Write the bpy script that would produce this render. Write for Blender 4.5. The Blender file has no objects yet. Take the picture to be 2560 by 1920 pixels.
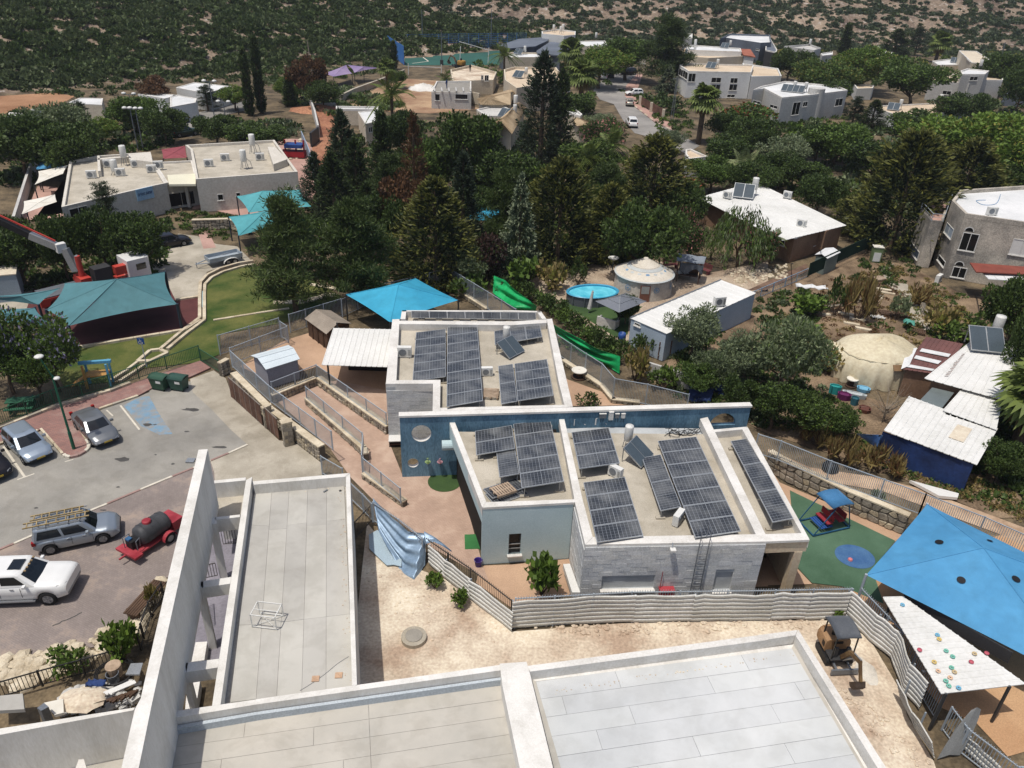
import bpy,bmesh,math,random
import numpy as np
from mathutils import Vector,Matrix,Euler
S=bpy.context.scene
COL=S.collection
R_=random.Random(7)
# ------------------------------------------------------------------ camera
FPX=1948.0
CAM_H=30.0
_d=np.array([1150-1280,4350-960,FPX]);_up=-_d/np.linalg.norm(_d)
_yw=np.array([0,0,1.0])-_up*_up[2];_yw/=np.linalg.norm(_yw)
_xw=np.cross(_yw,_up)
if _xw[0]<0:_xw=-_xw
RM=np.array([_xw,_yw,_up])
cam=bpy.data.cameras.new('camera');cam.sensor_width=36;cam.lens=FPX*36/2560
cam.clip_start=0.5;cam.clip_end=3000
camo=bpy.data.objects.new('camera',cam);COL.objects.link(camo)
m=Matrix.Identity(4)
for i in range(3):
 m[i][0]=RM[i][0];m[i][1]=-RM[i][1];m[i][2]=-RM[i][2]
m[2][3]=CAM_H
camo.matrix_world=m
S.camera=camo
S.render.resolution_x=1024;S.render.resolution_y=768
# ------------------------------------------------------------------ daylight
SUN_EL=math.radians(73);SUN_DIR=(-0.75,-0.66)
W=bpy.data.worlds.new('World');S.world=W;W.use_nodes=True
nt=W.node_tree;bg=nt.nodes['Background']
sky=nt.nodes.new('ShaderNodeTexSky');sky.sky_type='NISHITA';sky.sun_disc=False
sky.sun_elevation=SUN_EL;sky.sun_rotation=math.atan2(SUN_DIR[0],SUN_DIR[1]);sky.altitude=200;sky.air_density=.8;sky.dust_density=3;sky.ozone_density=.6
nt.links.new(sky.outputs[0],bg.inputs[0]);bg.inputs[1].default_value=0.125
sun=bpy.data.lights.new('sun','SUN');sun.energy=3.5;sun.angle=math.radians(0.53);sun.color=(1,.955,.89)
suno=bpy.data.objects.new('sun',sun);COL.objects.link(suno)
_h=Vector((SUN_DIR[0],SUN_DIR[1],0)).normalized()
_s=_h*math.cos(SUN_EL)+Vector((0,0,math.sin(SUN_EL)))
suno.rotation_euler=_s.to_track_quat('Z','Y').to_euler();suno.location=(0,0,90)
S.view_settings.view_transform='Standard';S.view_settings.look='None'
S.view_settings.exposure=-0.05;S.view_settings.gamma=1;S.view_settings.use_curve_mapping=False
S.cycles.use_denoising=True;S.cycles.max_bounces=6;S.cycles.diffuse_bounces=3;S.cycles.glossy_bounces=2
S.cycles.transmission_bounces=4;S.cycles.transparent_max_bounces=6;S.cycles.caustics_reflective=False;S.cycles.caustics_refractive=False
# ------------------------------------------------------------------ helpers: survey points
TO={'%d%d'%(c,r):(640*c,480*r)for c in range(4)for r in range(4)}
TO.update(Q1=(960,960),Q2=(420,780),Q3=(320,1080))
K=640/2212
def ray(x,y):return RM@np.array([x-1280,y-960,FPX])
def at(x,y,z=0.0):
 r=ray(x,y);t=(z-CAM_H)/r[2]
 return Vector((r[0]*t,r[1]*t,z))
def G(t,u,v,z=0.0):
 o=TO[t];return at(o[0]+u*K,o[1]+v*K,z)
def GL(t,pts,z=0.0):return[G(t,u,v,z)for u,v in pts]
def GV(u,v,z=0.0):return at(u*2560/2212,v*2560/2212,z)
def atd(x,y,d):
 r=ray(x,y);t=d/r[1];return Vector((r[0]*t,r[1]*t,CAM_H+r[2]*t))
def V(*a):return Vector(a)
# ------------------------------------------------------------------ materials
MATS={}
def _n(nt,t,**k):
 n=nt.nodes.new('ShaderNode'+t)
 for a,b in k.items():setattr(n,a,b)
 return n
def srgb(h):
 h=h.lstrip('#');c=[int(h[i:i+2],16)/255 for i in(0,2,4)]
 return tuple(x/12.92 if x<=.04045 else((x+.055)/1.055)**2.4 for x in c)
def M(name,col=(.5,.5,.5),rough=.8,metal=0.0,var=.12,scale=1.5,col2=None,bump=0.0,bscale=None,spec=.3,fine=.06,sheen=0,alpha=1,trans=0,coord='pos',stretch=(1,1,1),pos2=.62,stain=0.0):
 """Noise-varied surface: broad blotches between two tones, fine grain and optional relief."""
 if name in MATS:return MATS[name]
 if isinstance(col,str):col=srgb(col)
 if isinstance(col2,str):col2=srgb(col2)
 mt=bpy.data.materials.new(name);mt.use_nodes=True;MATS[name]=mt
 nt=mt.node_tree;L=nt.links.new;b=nt.nodes['Principled BSDF']
 b.inputs['Roughness'].default_value=rough;b.inputs['Metallic'].default_value=metal
 b.inputs['Specular IOR Level'].default_value=spec
 if trans:b.inputs['Transmission Weight'].default_value=trans
 mt.diffuse_color=(*col,1)
 if coord=='pos':src=_n(nt,'NewGeometry').outputs['Position']
 else:src=_n(nt,'TexCoord').outputs['Object']
 mp=_n(nt,'Mapping');mp.inputs['Scale'].default_value=stretch;L(src,mp.inputs[0])
 n1=_n(nt,'TexNoise');n1 .inputs['Scale'].default_value=scale*.35;n1 .inputs['Detail'].default_value=7;n1 .inputs['Roughness'].default_value=.65
 L(mp.outputs[0],n1 .inputs['Vector'])
 rp=_n(nt,'ValToRGB');e=rp.color_ramp.elements
 lo=tuple(c*(1-var)for c in col);hi=col2 if col2 else tuple(min(1,c*(1+var))for c in col)
 e[0].position=.36;e[0].color=(*lo,1);e[1].position=pos2;e[1].color=(*hi,1)
 L(n1 .outputs[0],rp.inputs[0])
 n2=_n(nt,'TexNoise');n2 .inputs['Scale'].default_value=bscale or scale*9;n2 .inputs['Detail'].default_value=4
 L(mp.outputs[0],n2 .inputs['Vector'])
 mx=_n(nt,'Mix',data_type='RGBA',blend_type='OVERLAY');mx.inputs[0].default_value=min(1,fine*6)
 L(rp.outputs[0],mx.inputs[6]);L(n2 .outputs[0],mx.inputs[7]);L(mx.outputs[2],b.inputs['Base Color'])
 if stain:
  n3=_n(nt,'TexNoise');n3 .inputs['Scale'].default_value=.75;n3 .inputs['Detail'].default_value=9;n3 .inputs['Roughness'].default_value=.62;n3 .inputs['Distortion'].default_value=.4;L(mp.outputs[0],n3 .inputs['Vector'])
  r3=_n(nt,'ValToRGB');r3 .color_ramp.elements[0].position=.47;r3 .color_ramp.elements[1].position=.6;r3 .color_ramp.elements[0].color=(1,1,1,1);r3 .color_ramp.elements[1].color=(1-stain,1-stain*1.05,1-stain*1.15,1);L(n3 .outputs[0],r3 .inputs[0])
  m3=_n(nt,'Mix',data_type='RGBA',blend_type='MULTIPLY');m3 .inputs[0].default_value=1;L(mx.outputs[2],m3 .inputs[6]);L(r3 .outputs[0],m3 .inputs[7]);L(m3 .outputs[2],b.inputs['Base Color'])
 if bump:
  bp=_n(nt,'Bump');bp.inputs['Strength'].default_value=min(1,bump);bp.inputs['Distance'].default_value=.05
  L(n2 .outputs[0],bp.inputs['Height']);L(bp.outputs[0],b.inputs['Normal'])
 return mt
def foliage(name,c1,c2,tr=.25):
 """Leaf surface: tint varies from leaf to leaf, light passes through a little."""
 if name in MATS:return MATS[name]
 if isinstance(c1,str):c1=srgb(c1)
 if isinstance(c2,str):c2=srgb(c2)
 mt=bpy.data.materials.new(name);mt.use_nodes=True;MATS[name]=mt
 nt=mt.node_tree;L=nt.links.new;b=nt.nodes['Principled BSDF'];out=nt.nodes['Material Output']
 c1=[a*b for a,b in zip(c1,(1.16,1.2,.92))];c2=[a*b for a,b in zip(c2,(1.4,1.38,.95))]
 g=_n(nt,'NewGeometry');rp=_n(nt,'ValToRGB');e=rp.color_ramp.elements
 e[0].color=(*[c*.7 for c in c1],1);e[1].color=(*c2,1)
 oi=_n(nt,'ObjectInfo');ad=_n(nt,'Math',operation='MULTIPLY_ADD');ad.inputs[1].default_value=.7
 md=_n(nt,'Math',operation='MULTIPLY');md.inputs[1].default_value=.3
 L(oi.outputs['Random'],md.inputs[0]);L(g.outputs['Random Per Island'],ad.inputs[0]);L(md.outputs[0],ad.inputs[2])
 L(ad.outputs[0],rp.inputs[0]);L(rp.outputs[0],b.inputs['Base Color'])
 b.inputs['Roughness'].default_value=.55;b.inputs['Specular IOR Level'].default_value=.25
 t=_n(nt,'BsdfTranslucent');L(rp.outputs[0],t.inputs[0]);ms=_n(nt,'MixShader');ms.inputs[0].default_value=tr
 L(b.outputs[0],ms.inputs[1]);L(t.outputs[0],ms.inputs[2]);L(ms.outputs[0],out.inputs[0])
 return mt
def brickmat(name,c1,c2,mortar,bw,bh,ms=.012,rot=0.0,rough=.85,off=.5,blotch=None):
 """Small paving units laid in bond, each with its own tint, joints recessed."""
 if name in MATS:return MATS[name]
 c1,c2,mortar=[srgb(c)if isinstance(c,str)else c for c in(c1,c2,mortar)]
 mt=bpy.data.materials.new(name);mt.use_nodes=True;MATS[name]=mt
 nt=mt.node_tree;L=nt.links.new;b=nt.nodes['Principled BSDF'];b.inputs['Roughness'].default_value=rough;b.inputs['Specular IOR Level'].default_value=.25
 g=_n(nt,'NewGeometry');mp=_n(nt,'Mapping');mp.inputs['Rotation'].default_value=(0,0,rot);L(g.outputs['Position'],mp.inputs[0])
 br=_n(nt,'TexBrick');br.offset=off;br.inputs['Scale'].default_value=1;br.inputs['Brick Width'].default_value=bw;br.inputs['Row Height'].default_value=bh
 br.inputs['Mortar Size'].default_value=ms;br.inputs['Color1'].default_value=(*c1,1);br.inputs['Color2'].default_value=(*c2,1);br.inputs['Mortar'].default_value=(*mortar,1)
 L(mp.outputs[0],br.inputs[0])
 n1=_n(nt,'TexNoise');n1 .inputs['Scale'].default_value=.45;n1 .inputs['Detail'].default_value=8;n1 .inputs['Roughness'].default_value=.7;L(g.outputs['Position'],n1 .inputs[0])
 mx=_n(nt,'Mix',data_type='RGBA',blend_type='OVERLAY');mx.inputs[0].default_value=.5;L(br.outputs[0],mx.inputs[6]);L(n1 .outputs[0],mx.inputs[7])
 if blotch:
  rp=_n(nt,'ValToRGB');rp.color_ramp.elements[0].position=.52;rp.color_ramp.elements[1].position=.7;L(n1 .outputs[0],rp.inputs[0])
  m2=_n(nt,'Mix',data_type='RGBA');m2 .inputs[7].default_value=(*srgb(blotch),1);L(rp.outputs[0],m2 .inputs[0]);L(mx.outputs[2],m2 .inputs[6]);L(m2 .outputs[2],b.inputs['Base Color'])
 else:L(mx.outputs[2],b.inputs['Base Color'])
 bp=_n(nt,'Bump');bp.inputs['Strength'].default_value=.4;bp.inputs['Distance'].default_value=.01;bp.invert=True
 L(br.outputs['Fac'],bp.inputs['Height']);L(bp.outputs[0],b.inputs['Normal'])
 return mt
# ------------------------------------------------------------------ mesh builder
class MB:
 def __init__(s):s.v=[];s.f=[];s.m=[]
 def add(s,vs,fs,mi=0):
  n=len(s.v);s.v+=[tuple(v)for v in vs]
  for f in fs:s.f.append([i+n for i in f]);s.m.append(mi)
  return s
 def poly(s,pts,mi=0):return s.add(pts,[list(range(len(pts)))],mi)
 def prism(s,pts,z0,z1,mi=0,top=None,bottom=True):
  n=len(pts)
  ar=sum(pts[i][0]*pts[(i+1)%n][1]-pts[(i+1)%n][0]*pts[i][1]for i in range(n))
  if ar<0:pts=pts[::-1]
  lo=[(p[0],p[1],z0)for p in pts];hi=[(p[0],p[1],z1)for p in pts]
  s.add(lo+hi,[[i,(i+1)%n,n+(i+1)%n,n+i]for i in range(n)],mi)
  s.add(hi,[list(range(n))],mi if top is None else top)
  if bottom:s.add(lo,[list(range(n))[::-1]],mi)
  return s
 def box(s,c,d,rz=0.0,mi=0,rot=None):
  x,y,z=d[0]/2,d[1]/2,d[2]/2
  q=rot if rot is not None else Matrix.Rotation(rz,3,'Z');c=Vector(c)
  vs=[c+q@Vector(p)for p in((-x,-y,-z),(x,-y,-z),(x,y,-z),(-x,y,-z),(-x,-y,z),(x,-y,z),(x,y,z),(-x,y,z))]
  return s.add(vs,[[0,3,2,1],[4,5,6,7],[0,1,5,4],[1,2,6,5],[2,3,7,6],[3,0,4,7]],mi)
 def bar(s,a,b,w,h=None,mi=0,up=(0,0,1)):
  a,b=Vector(a),Vector(b);h=h or w;d=b-a
  if d.length<1e-6:return s
  y=d.normalized();u=Vector(up)
  if abs(y.dot(u))>.99:u=Vector((0,1,0))if abs(y.y)<.9 else Vector((1,0,0))
  x=y.cross(u).normalized();z=x.cross(y)
  return s.box((a+b)/2,(w,d.length,h),mi=mi,rot=Matrix((x,y,z)).transposed())
 def tube(s,a,b,r0,r1=None,n=8,mi=0,cap=True):
  a,b=Vector(a),Vector(b);r1=r0 if r1 is None else r1;d=b-a
  if d.length<1e-6:return s
  q=d.to_track_quat('Z','Y').to_matrix()
  vs=[]
  for c,r in((a,r0),(b,r1)):
   vs+=[c+q@Vector((r*math.cos(6.28318*i/n),r*math.sin(6.28318*i/n),0))for i in range(n)]
  fs=[[i,(i+1)%n,n+(i+1)%n,n+i]for i in range(n)]
  if cap:fs+=[list(range(n))[::-1],list(range(n,2*n))]
  return s.add(vs,fs,mi)
 def path(s,pts,r,n=6,mi=0):
  for a,b in zip(pts[:-1],pts[1:]):s.tube(a,b,r,r,n,mi)
  return s
 def lathe(s,prof,c=(0,0,0),n=20,mi=0,cap=True,sx=1,sy=1):
  c=Vector(c);vs=[]
  for r,z in prof:vs+=[c+Vector((r*sx*math.cos(6.28318*i/n),r*sy*math.sin(6.28318*i/n),z))for i in range(n)]
  fs=[[k*n+i,k*n+(i+1)%n,(k+1)*n+(i+1)%n,(k+1)*n+i]for k in range(len(prof)-1)for i in range(n)]
  if cap:fs+=[list(range(n))[::-1],list(range((len(prof)-1)*n,len(prof)*n))]
  return s.add(vs,fs,mi)
 def grid(s,rows,mi=0,closed=False):
  nr,nc=len(rows),len(rows[0]);vs=[p for r in rows for p in r]
  return s.add(vs,[[i*nc+j,i*nc+j+1,(i+1)*nc+j+1,(i+1)*nc+j]for i in range(nr-1)for j in range(nc-1)],mi)
 def thick(s,t):
  """give the sheet built so far a thickness t downwards"""
  n=len(s.v);nf=len(s.f)
  s.v+=[(x,y,z-t)for x,y,z in s.v]
  edges={}
  for f in s.f[:nf]:
   for i in range(len(f)):
    e=(f[i],f[(i+1)%len(f)])
    if(e[1],e[0])in edges:del edges[(e[1],e[0])]
    else:edges[e]=1
  for f,mi in list(zip(s.f[:nf],s.m[:nf])):s.f.append([i+n for i in f[::-1]]);s.m.append(mi)
  for a,b in edges:s.f.append([a,a+n,b+n,b][::-1]);s.m.append(0)
  return s
def mesh_of(name,mb,mats,org=(0,0,0),smooth=False):
 me=bpy.data.meshes.new(name);o=Vector(org)
 me.from_pydata([(x-o.x,y-o.y,z-o.z)for x,y,z in mb.v],[],mb.f)
 for mt in(mats if isinstance(mats,(list,tuple))else[mats]):me.materials.append(mt)
 if any(mb.m):me.polygons.foreach_set('material_index',mb.m)
 if smooth:me.polygons.foreach_set('use_smooth',[True]*len(me.polygons))
 me.update();return me
def link(name,me,parent=None,loc=None):
 o=bpy.data.objects.new(name,me);COL.objects.link(o)
 if parent:o.parent=parent
 if loc is not None:o.location=loc
 return o
def tag(o,label=None,cat=None,group=None,kind=None):
 if label:o['label']=label
 if cat:o['category']=cat
 if group:o['group']=group
 if kind:o['kind']=kind
 return o
class Thing:
 """A top-level thing: an Empty at its base; parts are meshes under it. w=True: shapes are given in place, else about the base."""
 def __init__(s,name,label,cat,loc=(0,0,0),rz=0.0,group=None,w=False):
  s.o=bpy.data.objects.new(name,None);COL.objects.link(s.o);s.o.empty_display_size=.3
  s.loc=Vector(loc);s.o.location=s.loc;s.o.rotation_euler=(0,0,rz);s.w=w
  tag(s.o,label,cat,group)
 def add(s,name,mb,mats,parent=None,smooth=False,label=None,kind=None):
  o=link(name,mesh_of(name,mb,mats,s.loc if s.w else(0,0,0),smooth),parent or s.o)
  return tag(o,label,None,None,kind)
 def piece(s,name,me,M4,parent=None,label=None):
  """a piece that shares mesh data, placed by a matrix (world if w, else local)"""
  o=link(name,me,parent or s.o)
  o.matrix_local=(Matrix.Translation(-s.loc)@M4)if s.w else M4
  if label:o['label']=label
  return o
def copy_tree(o,parent=None):
 c=o.copy();COL.objects.link(c);c.parent=parent
 for ch in[x for x in CHILD.get(o.name,[])]or list(o.children):copy_tree(ch,c)
 return c
CHILD={}
def dup(t,loc,rz=0.0,label=None,scale=1.0,sz=None):
 c=copy_tree(t.o if isinstance(t,Thing)else t);c.location=loc;c.rotation_euler=(0,0,rz)
 c.scale=(scale,scale,scale*(sz or 1))
 if label:c['label']=label
 return c
def solo(name,label,cat,mb,mats,loc=None,group=None,smooth=False,kind=None,w=True):
 loc=Vector(loc)if loc is not None else Vector(mb.v[0])
 o=link(name,mesh_of(name,mb,mats,loc if w else(0,0,0),smooth),None,loc)
 return tag(o,label,cat,group,kind)
def struct(name,mb,mats,smooth=False,kind='structure'):
 o=link(name,mesh_of(name,mb,mats,smooth=smooth));o['kind']=kind;return o
def lerp(a,b,t):return a+(b-a)*t
def curve_mb(pts,r,n=6,sub=6):
 """smooth cable through points"""
 P=[Vector(p)for p in pts];out=[]
 for i in range(len(P)-1):
  p0,p1,p2,p3=P[max(0,i-1)],P[i],P[i+1],P[min(len(P)-1,i+2)]
  for k in range(sub):
   t=k/sub
   out.append(.5*((2*p1)+(p2-p0)*t+(2*p0-5*p1+4*p2-p3)*t*t+(3*p1-p0-3*p2+p3)*t**3))
 out.append(P[-1]);return MB().path(out,r,n)
def wall(mb,a,b,z0,z1,th,openings=(),mi=0,side=1):
 """wall slab from a to b; thickness goes to the left of a->b times side; openings (s0,s1,h0,h1) in metres are real holes"""
 a=Vector((a[0],a[1],0));b=Vector((b[0],b[1],0));d=b-a;Lh=d.length;d.normalize()
 n=Vector((-d.y,d.x,0))*side*th
 ss=sorted({0,Lh,*[x for o in openings for x in o[:2]]});hs=sorted({z0,z1,*[x for o in openings for x in o[2:]]})
 def solid(i,j):
  if i<0 or j<0 or i>=len(ss)-1 or j>=len(hs)-1:return False
  s,h=(ss[i]+ss[i+1])/2,(hs[j]+hs[j+1])/2
  return not any(o[0]<s<o[1]and o[2]<h<o[3]for o in openings)
 P=lambda s,h,k:a+d*s+n*k+Vector((0,0,h))
 for i in range(len(ss)-1):
  for j in range(len(hs)-1):
   if not solid(i,j):continue
   s0,s1,h0,h1=ss[i],ss[i+1],hs[j],hs[j+1]
   for k in(0,1):mb.poly([P(s0,h0,k),P(s1,h0,k),P(s1,h1,k),P(s0,h1,k)],mi)
   if not solid(i-1,j):mb.poly([P(s0,h0,0),P(s0,h0,1),P(s0,h1,1),P(s0,h1,0)],mi)
   if not solid(i+1,j):mb.poly([P(s1,h0,0),P(s1,h0,1),P(s1,h1,1),P(s1,h1,0)],mi)
   if not solid(i,j-1):mb.poly([P(s0,h0,0),P(s0,h0,1),P(s1,h0,1),P(s1,h0,0)],mi)
   if not solid(i,j+1):mb.poly([P(s0,h1,0),P(s0,h1,1),P(s1,h1,1),P(s1,h1,0)],mi)
 return mb
def inset(pts,d):
 """offset polygon inwards by d (points in plan)"""
 n=len(pts);ar=sum(pts[i][0]*pts[(i+1)%n][1]-pts[(i+1)%n][0]*pts[i][1]for i in range(n));sg=1 if ar>0 else-1
 out=[]
 for i in range(n):
  p0,p1,p2=[Vector(pts[j%n][:2])for j in(i-1,i,i+1)]
  d1=(p1-p0).normalized();d2=(p2-p1).normalized()
  n1=Vector((-d1 .y,d1 .x))*sg;n2=Vector((-d2 .y,d2 .x))*sg
  bis=(n1+n2);bis=bis/max(.3,bis.length_squared)*2*d
  out.append(Vector((p1 .x+bis.x,p1 .y+bis.y,pts[i][2]if len(pts[i])>2 else 0)))
 return out
def ring(mb,outer,inner,z0,z1,mi=0):
 n=len(outer)
 for i in range(n):
  j=(i+1)%n;o0,o1,i0,i1=outer[i],outer[j],inner[i],inner[j]
  mb.poly([(*o0[:2],z1),(*o1[:2],z1),(*i1[:2],z1),(*i0[:2],z1)],mi)
  mb.poly([(*o0[:2],z0),(*o1[:2],z0),(*o1[:2],z1),(*o0[:2],z1)],mi)
  mb.poly([(*i0[:2],z0),(*i0[:2],z1),(*i1[:2],z1),(*i1[:2],z0)],mi)
  mb.poly([(*o0[:2],z0),(*i0[:2],z0),(*i1[:2],z0),(*o1[:2],z0)],mi)
 return mb
# ================================================================== VEGETATION KIT
def rng(seed):return np.random.default_rng(seed)
def unit(v):return v/np.maximum(1e-9,np.linalg.norm(v,axis=-1,keepdims=True))
def leaf_quads(r,c,out,L,Wd,droop=0.0,jit=.9):
 """diamond leaves at c, growing roughly along out"""
 n=len(c);a=unit(out+r.normal(0,jit,(n,3))*.6+np.array([0,0,-droop]))
 b=unit(np.cross(a,unit(r.normal(0,1,(n,3))+out*.8)))
 L=L*r.uniform(.65,1.35,(n,1));Wd=Wd*r.uniform(.7,1.3,(n,1))
 return np.stack([c-a*L*.5,c+b*Wd*.5,c+a*L*.5,c-b*Wd*.5],1)
def quad_mesh(name,Q,mats,mi=None):
 me=bpy.data.meshes.new(name);n=len(Q)
 me.vertices.add(n*4);me.vertices.foreach_set('co',Q.reshape(-1).astype(np.float32))
 me.loops.add(n*4);me.loops.foreach_set('vertex_index',np.arange(n*4,dtype=np.int32))
 me.polygons.add(n);me.polygons.foreach_set('loop_start',np.arange(0,n*4,4,dtype=np.int32))
 try:me.polygons.foreach_set('loop_total',np.full(n,4,dtype=np.int32))
 except Exception:pass
 for mt in mats:me.materials.append(mt)
 if mi is not None:me.polygons.foreach_set('material_index',mi.astype(np.int32))
 me.update();me.validate();return me
def clump_cloud(r,clumps,per,L,Wd,droop=0.0,up=.35,flat=.8):
 Q=[]
 for(c,rad)in clumps:
  n=int(per*(rad**1.7))+8
  d=unit(r.normal(0,1,(n,3)));rr=rad*r.uniform(.35,1.0,(n,1))**.6
  p=np.array(c)+d*rr*np.array([1,1,flat])
  Q.append(leaf_quads(r,p,d+np.array([0,0,up]),L,Wd,droop))
 return np.concatenate(Q)
def trunk_mb(r,h,r0,limbs,bend=.04):
 mb=MB();pts=[Vector((0,0,-.1))]
 for i in range(1,6):pts.append(Vector((r.normal(0,bend)*h,r.normal(0,bend)*h,h*i/5)))
 for i in range(5):mb.tube(pts[i],pts[i+1],r0*(1-i*.16),r0*(1-(i+1)*.16),7)
 for c in limbs:
  k=min(4,max(1,int(5*min(.9,c[2]/h*.6))));a=pts[k];c=Vector(c)
  md=lerp(a,c,.5)+Vector((0,0,-.08*h));mb.tube(a,md,r0*.45,r0*.28,5);mb.tube(md,c,r0*.28,r0*.08,5)
 return mb
m_bark=M('bark','#4a3d30',.95,col2='#6b5a48',scale=6,var=.2,bump=.5,bscale=30)
m_barkl=M('pale_bark','#7d7263',.95,col2='#94897a',scale=6,var=.2,bump=.4,bscale=30)
PR={}
def proto(key,parts):PR[key]=parts
def inst(key,name,label,cat,loc,rz=0.0,s=1.0,sz=None,group=None):
 o=bpy.data.objects.new(name,None);COL.objects.link(o);o.location=loc;o.rotation_euler=(0,0,rz);o.scale=(s,s,s*(sz or 1))
 tag(o,label,cat,group)
 ps=[]
 for(nm,me,par)in PR[key]:ps.append(link(nm,me,o if par is None else ps[par]))
 return o
def mk_broad(key,seed,h,w,leafm,tip=None,L=.34,Wd=.2,per=170,nclump=34,crown_lo=.28,bark=None,flat=.8,up=.35,droop=0):
 r=rng(seed);cl=[]
 for i in range(nclump):
  d=unit(r.normal(0,1,3));d[2]=d[2]*.85+.12
  rr=r.uniform(.55,1)**.5
  lump=1+.22*math.sin(3*math.atan2(d[1],d[0])+seed)+r.normal(0,.1)
  c=np.array([d[0]*w*.38*rr*lump,d[1]*w*.38*rr*lump,h*(crown_lo+(1-crown_lo)*.5*(1+d[2]*rr*.82))])
  cl.append((c,w*r.uniform(.11,.2)))
 Q=clump_cloud(r,cl,per,L,Wd,droop,up,flat)
 mi=None;mats=[leafm]
 if tip:mats.append(tip);mi=(r.random(len(Q))<.13).astype(int)
 proto(key,[('crown',quad_mesh(key+'_crown',Q,mats,mi),None),('trunk',mesh_of('trunk',trunk_mb(r,h*.62,.035*h,[tuple(c[0])for c in cl[:9]]),bark or m_bark),None)])
def mk_conifer(key,seed,h,w,leafm,tip,tipfrac=.25,L=.42,Wd=.13,nspray=420,top=.12,up=.55,lo=.04,power=.85,lumps=5):
 """cone of feathery sprays round a stem, ragged outline, lighter tips"""
 r=rng(seed);Q=[];MI=[]
 ph=r.uniform(0,6.28,lumps)
 for i in range(nspray):
  t=r.uniform(0,1)**1.15;z=h*(lo+(1-lo)*t);az=r.uniform(0,6.283)
  prof=(1-t)**power*(1-top)+top*(1-t)**.3
  if t<.12:prof*=.65+.35*t/.12
  R=w*.5*prof*(1+.16*math.sin(2*az+ph[0]+4*t)+.14*math.sin(5*az+ph[1]+9*t)+r.normal(0,.07))+.05
  rin=R*r.uniform(.35,.6)
  ln=max(.5,(R-rin));k=9
  s=np.linspace(0,1,k)[:,None]
  d=np.array([math.cos(az),math.sin(az),0]);tilt=up*(.4+.9*t)+r.normal(0,.15)
  base=d*rin+np.array([0,0,z-ln*tilt*.5]);tp=d*R+np.array([0,0,z+ln*tilt*.5])
  mid=base+(tp-base)*s;mid[:,2]+=-.18*ln*np.sin(s[:,0]*3.14)
  q=np.concatenate([mid+r.normal(0,.1*L+.05*ln,(k,3)),mid+r.normal(0,.1*L+.09*ln,(k,3))])
  Q.append(leaf_quads(r,q,np.tile(unit(tp-base),(2*k,1)),L,Wd,0,.55))
  MI.append(np.tile((s[:,0]>1-tipfrac).astype(int),2))
 Q=np.concatenate(Q);MI=np.concatenate(MI)
 tr=MB();tr.tube((0,0,-.1),(0,0,h*.5),.03*h,.018*h,7);tr.tube((0,0,h*.5),(0,0,h*.97),.018*h,.004*h,6)
 proto(key,[('crown',quad_mesh(key+'_crown',Q,[leafm,tip],MI),None),('trunk',mesh_of('trunk',tr,m_bark),None)])
def mk_pine(key,seed,h,w,leafm,tip,nbr=34,lo=.3,tuft=.16,per=60,bark=None):
 """open pine: limbs carrying separate needle tufts with gaps between"""
 r=rng(seed);Q=[];limbs=[]
 for i in range(nbr):
  t=lo+(1-lo)*(i+r.uniform(0,1))/nbr;az=r.uniform(0,6.283)
  rr=w*.5*(1-((t-lo)/(1-lo))**1.6*.85)*r.uniform(.55,1)
  tip_=np.array([math.cos(az)*rr,math.sin(az)*rr,h*t+rr*r.uniform(.1,.4)])
  limbs.append((az,t,tip_));base=np.array([0,0,h*t*.96])
  for k in range(5):
   s=.35+.65*k/4;c=base+(tip_-base)*s+r.normal(0,.05*w,3)
   n=per;d=unit(r.normal(0,1,(n,3))+np.array([0,0,.35]));p=c+d*tuft*w*.5*r.uniform(.2,1,(n,1))*np.array([1.2,1.2,.7])
   Q.append(leaf_quads(r,p,d+np.array([0,0,.3]),.055*w,.011*w,0,.4))
 Q=np.concatenate(Q);mi=(r.random(len(Q))<.25).astype(int)
 tr=MB();tr.tube((0,0,-.1),(0,0,h*.55),.028*h,.018*h,7);tr.tube((0,0,h*.55),(.1,0,h*.96),.018*h,.004*h,6)
 for az,t,tp in limbs:tr.tube((0,0,h*t*.96),Vector(tp),.008*h,.002*h,5)
 proto(key,[('crown',quad_mesh(key+'_crown',Q,[leafm,tip],mi),None),('trunk',mesh_of('trunk',tr,bark or m_bark),None)])
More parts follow.
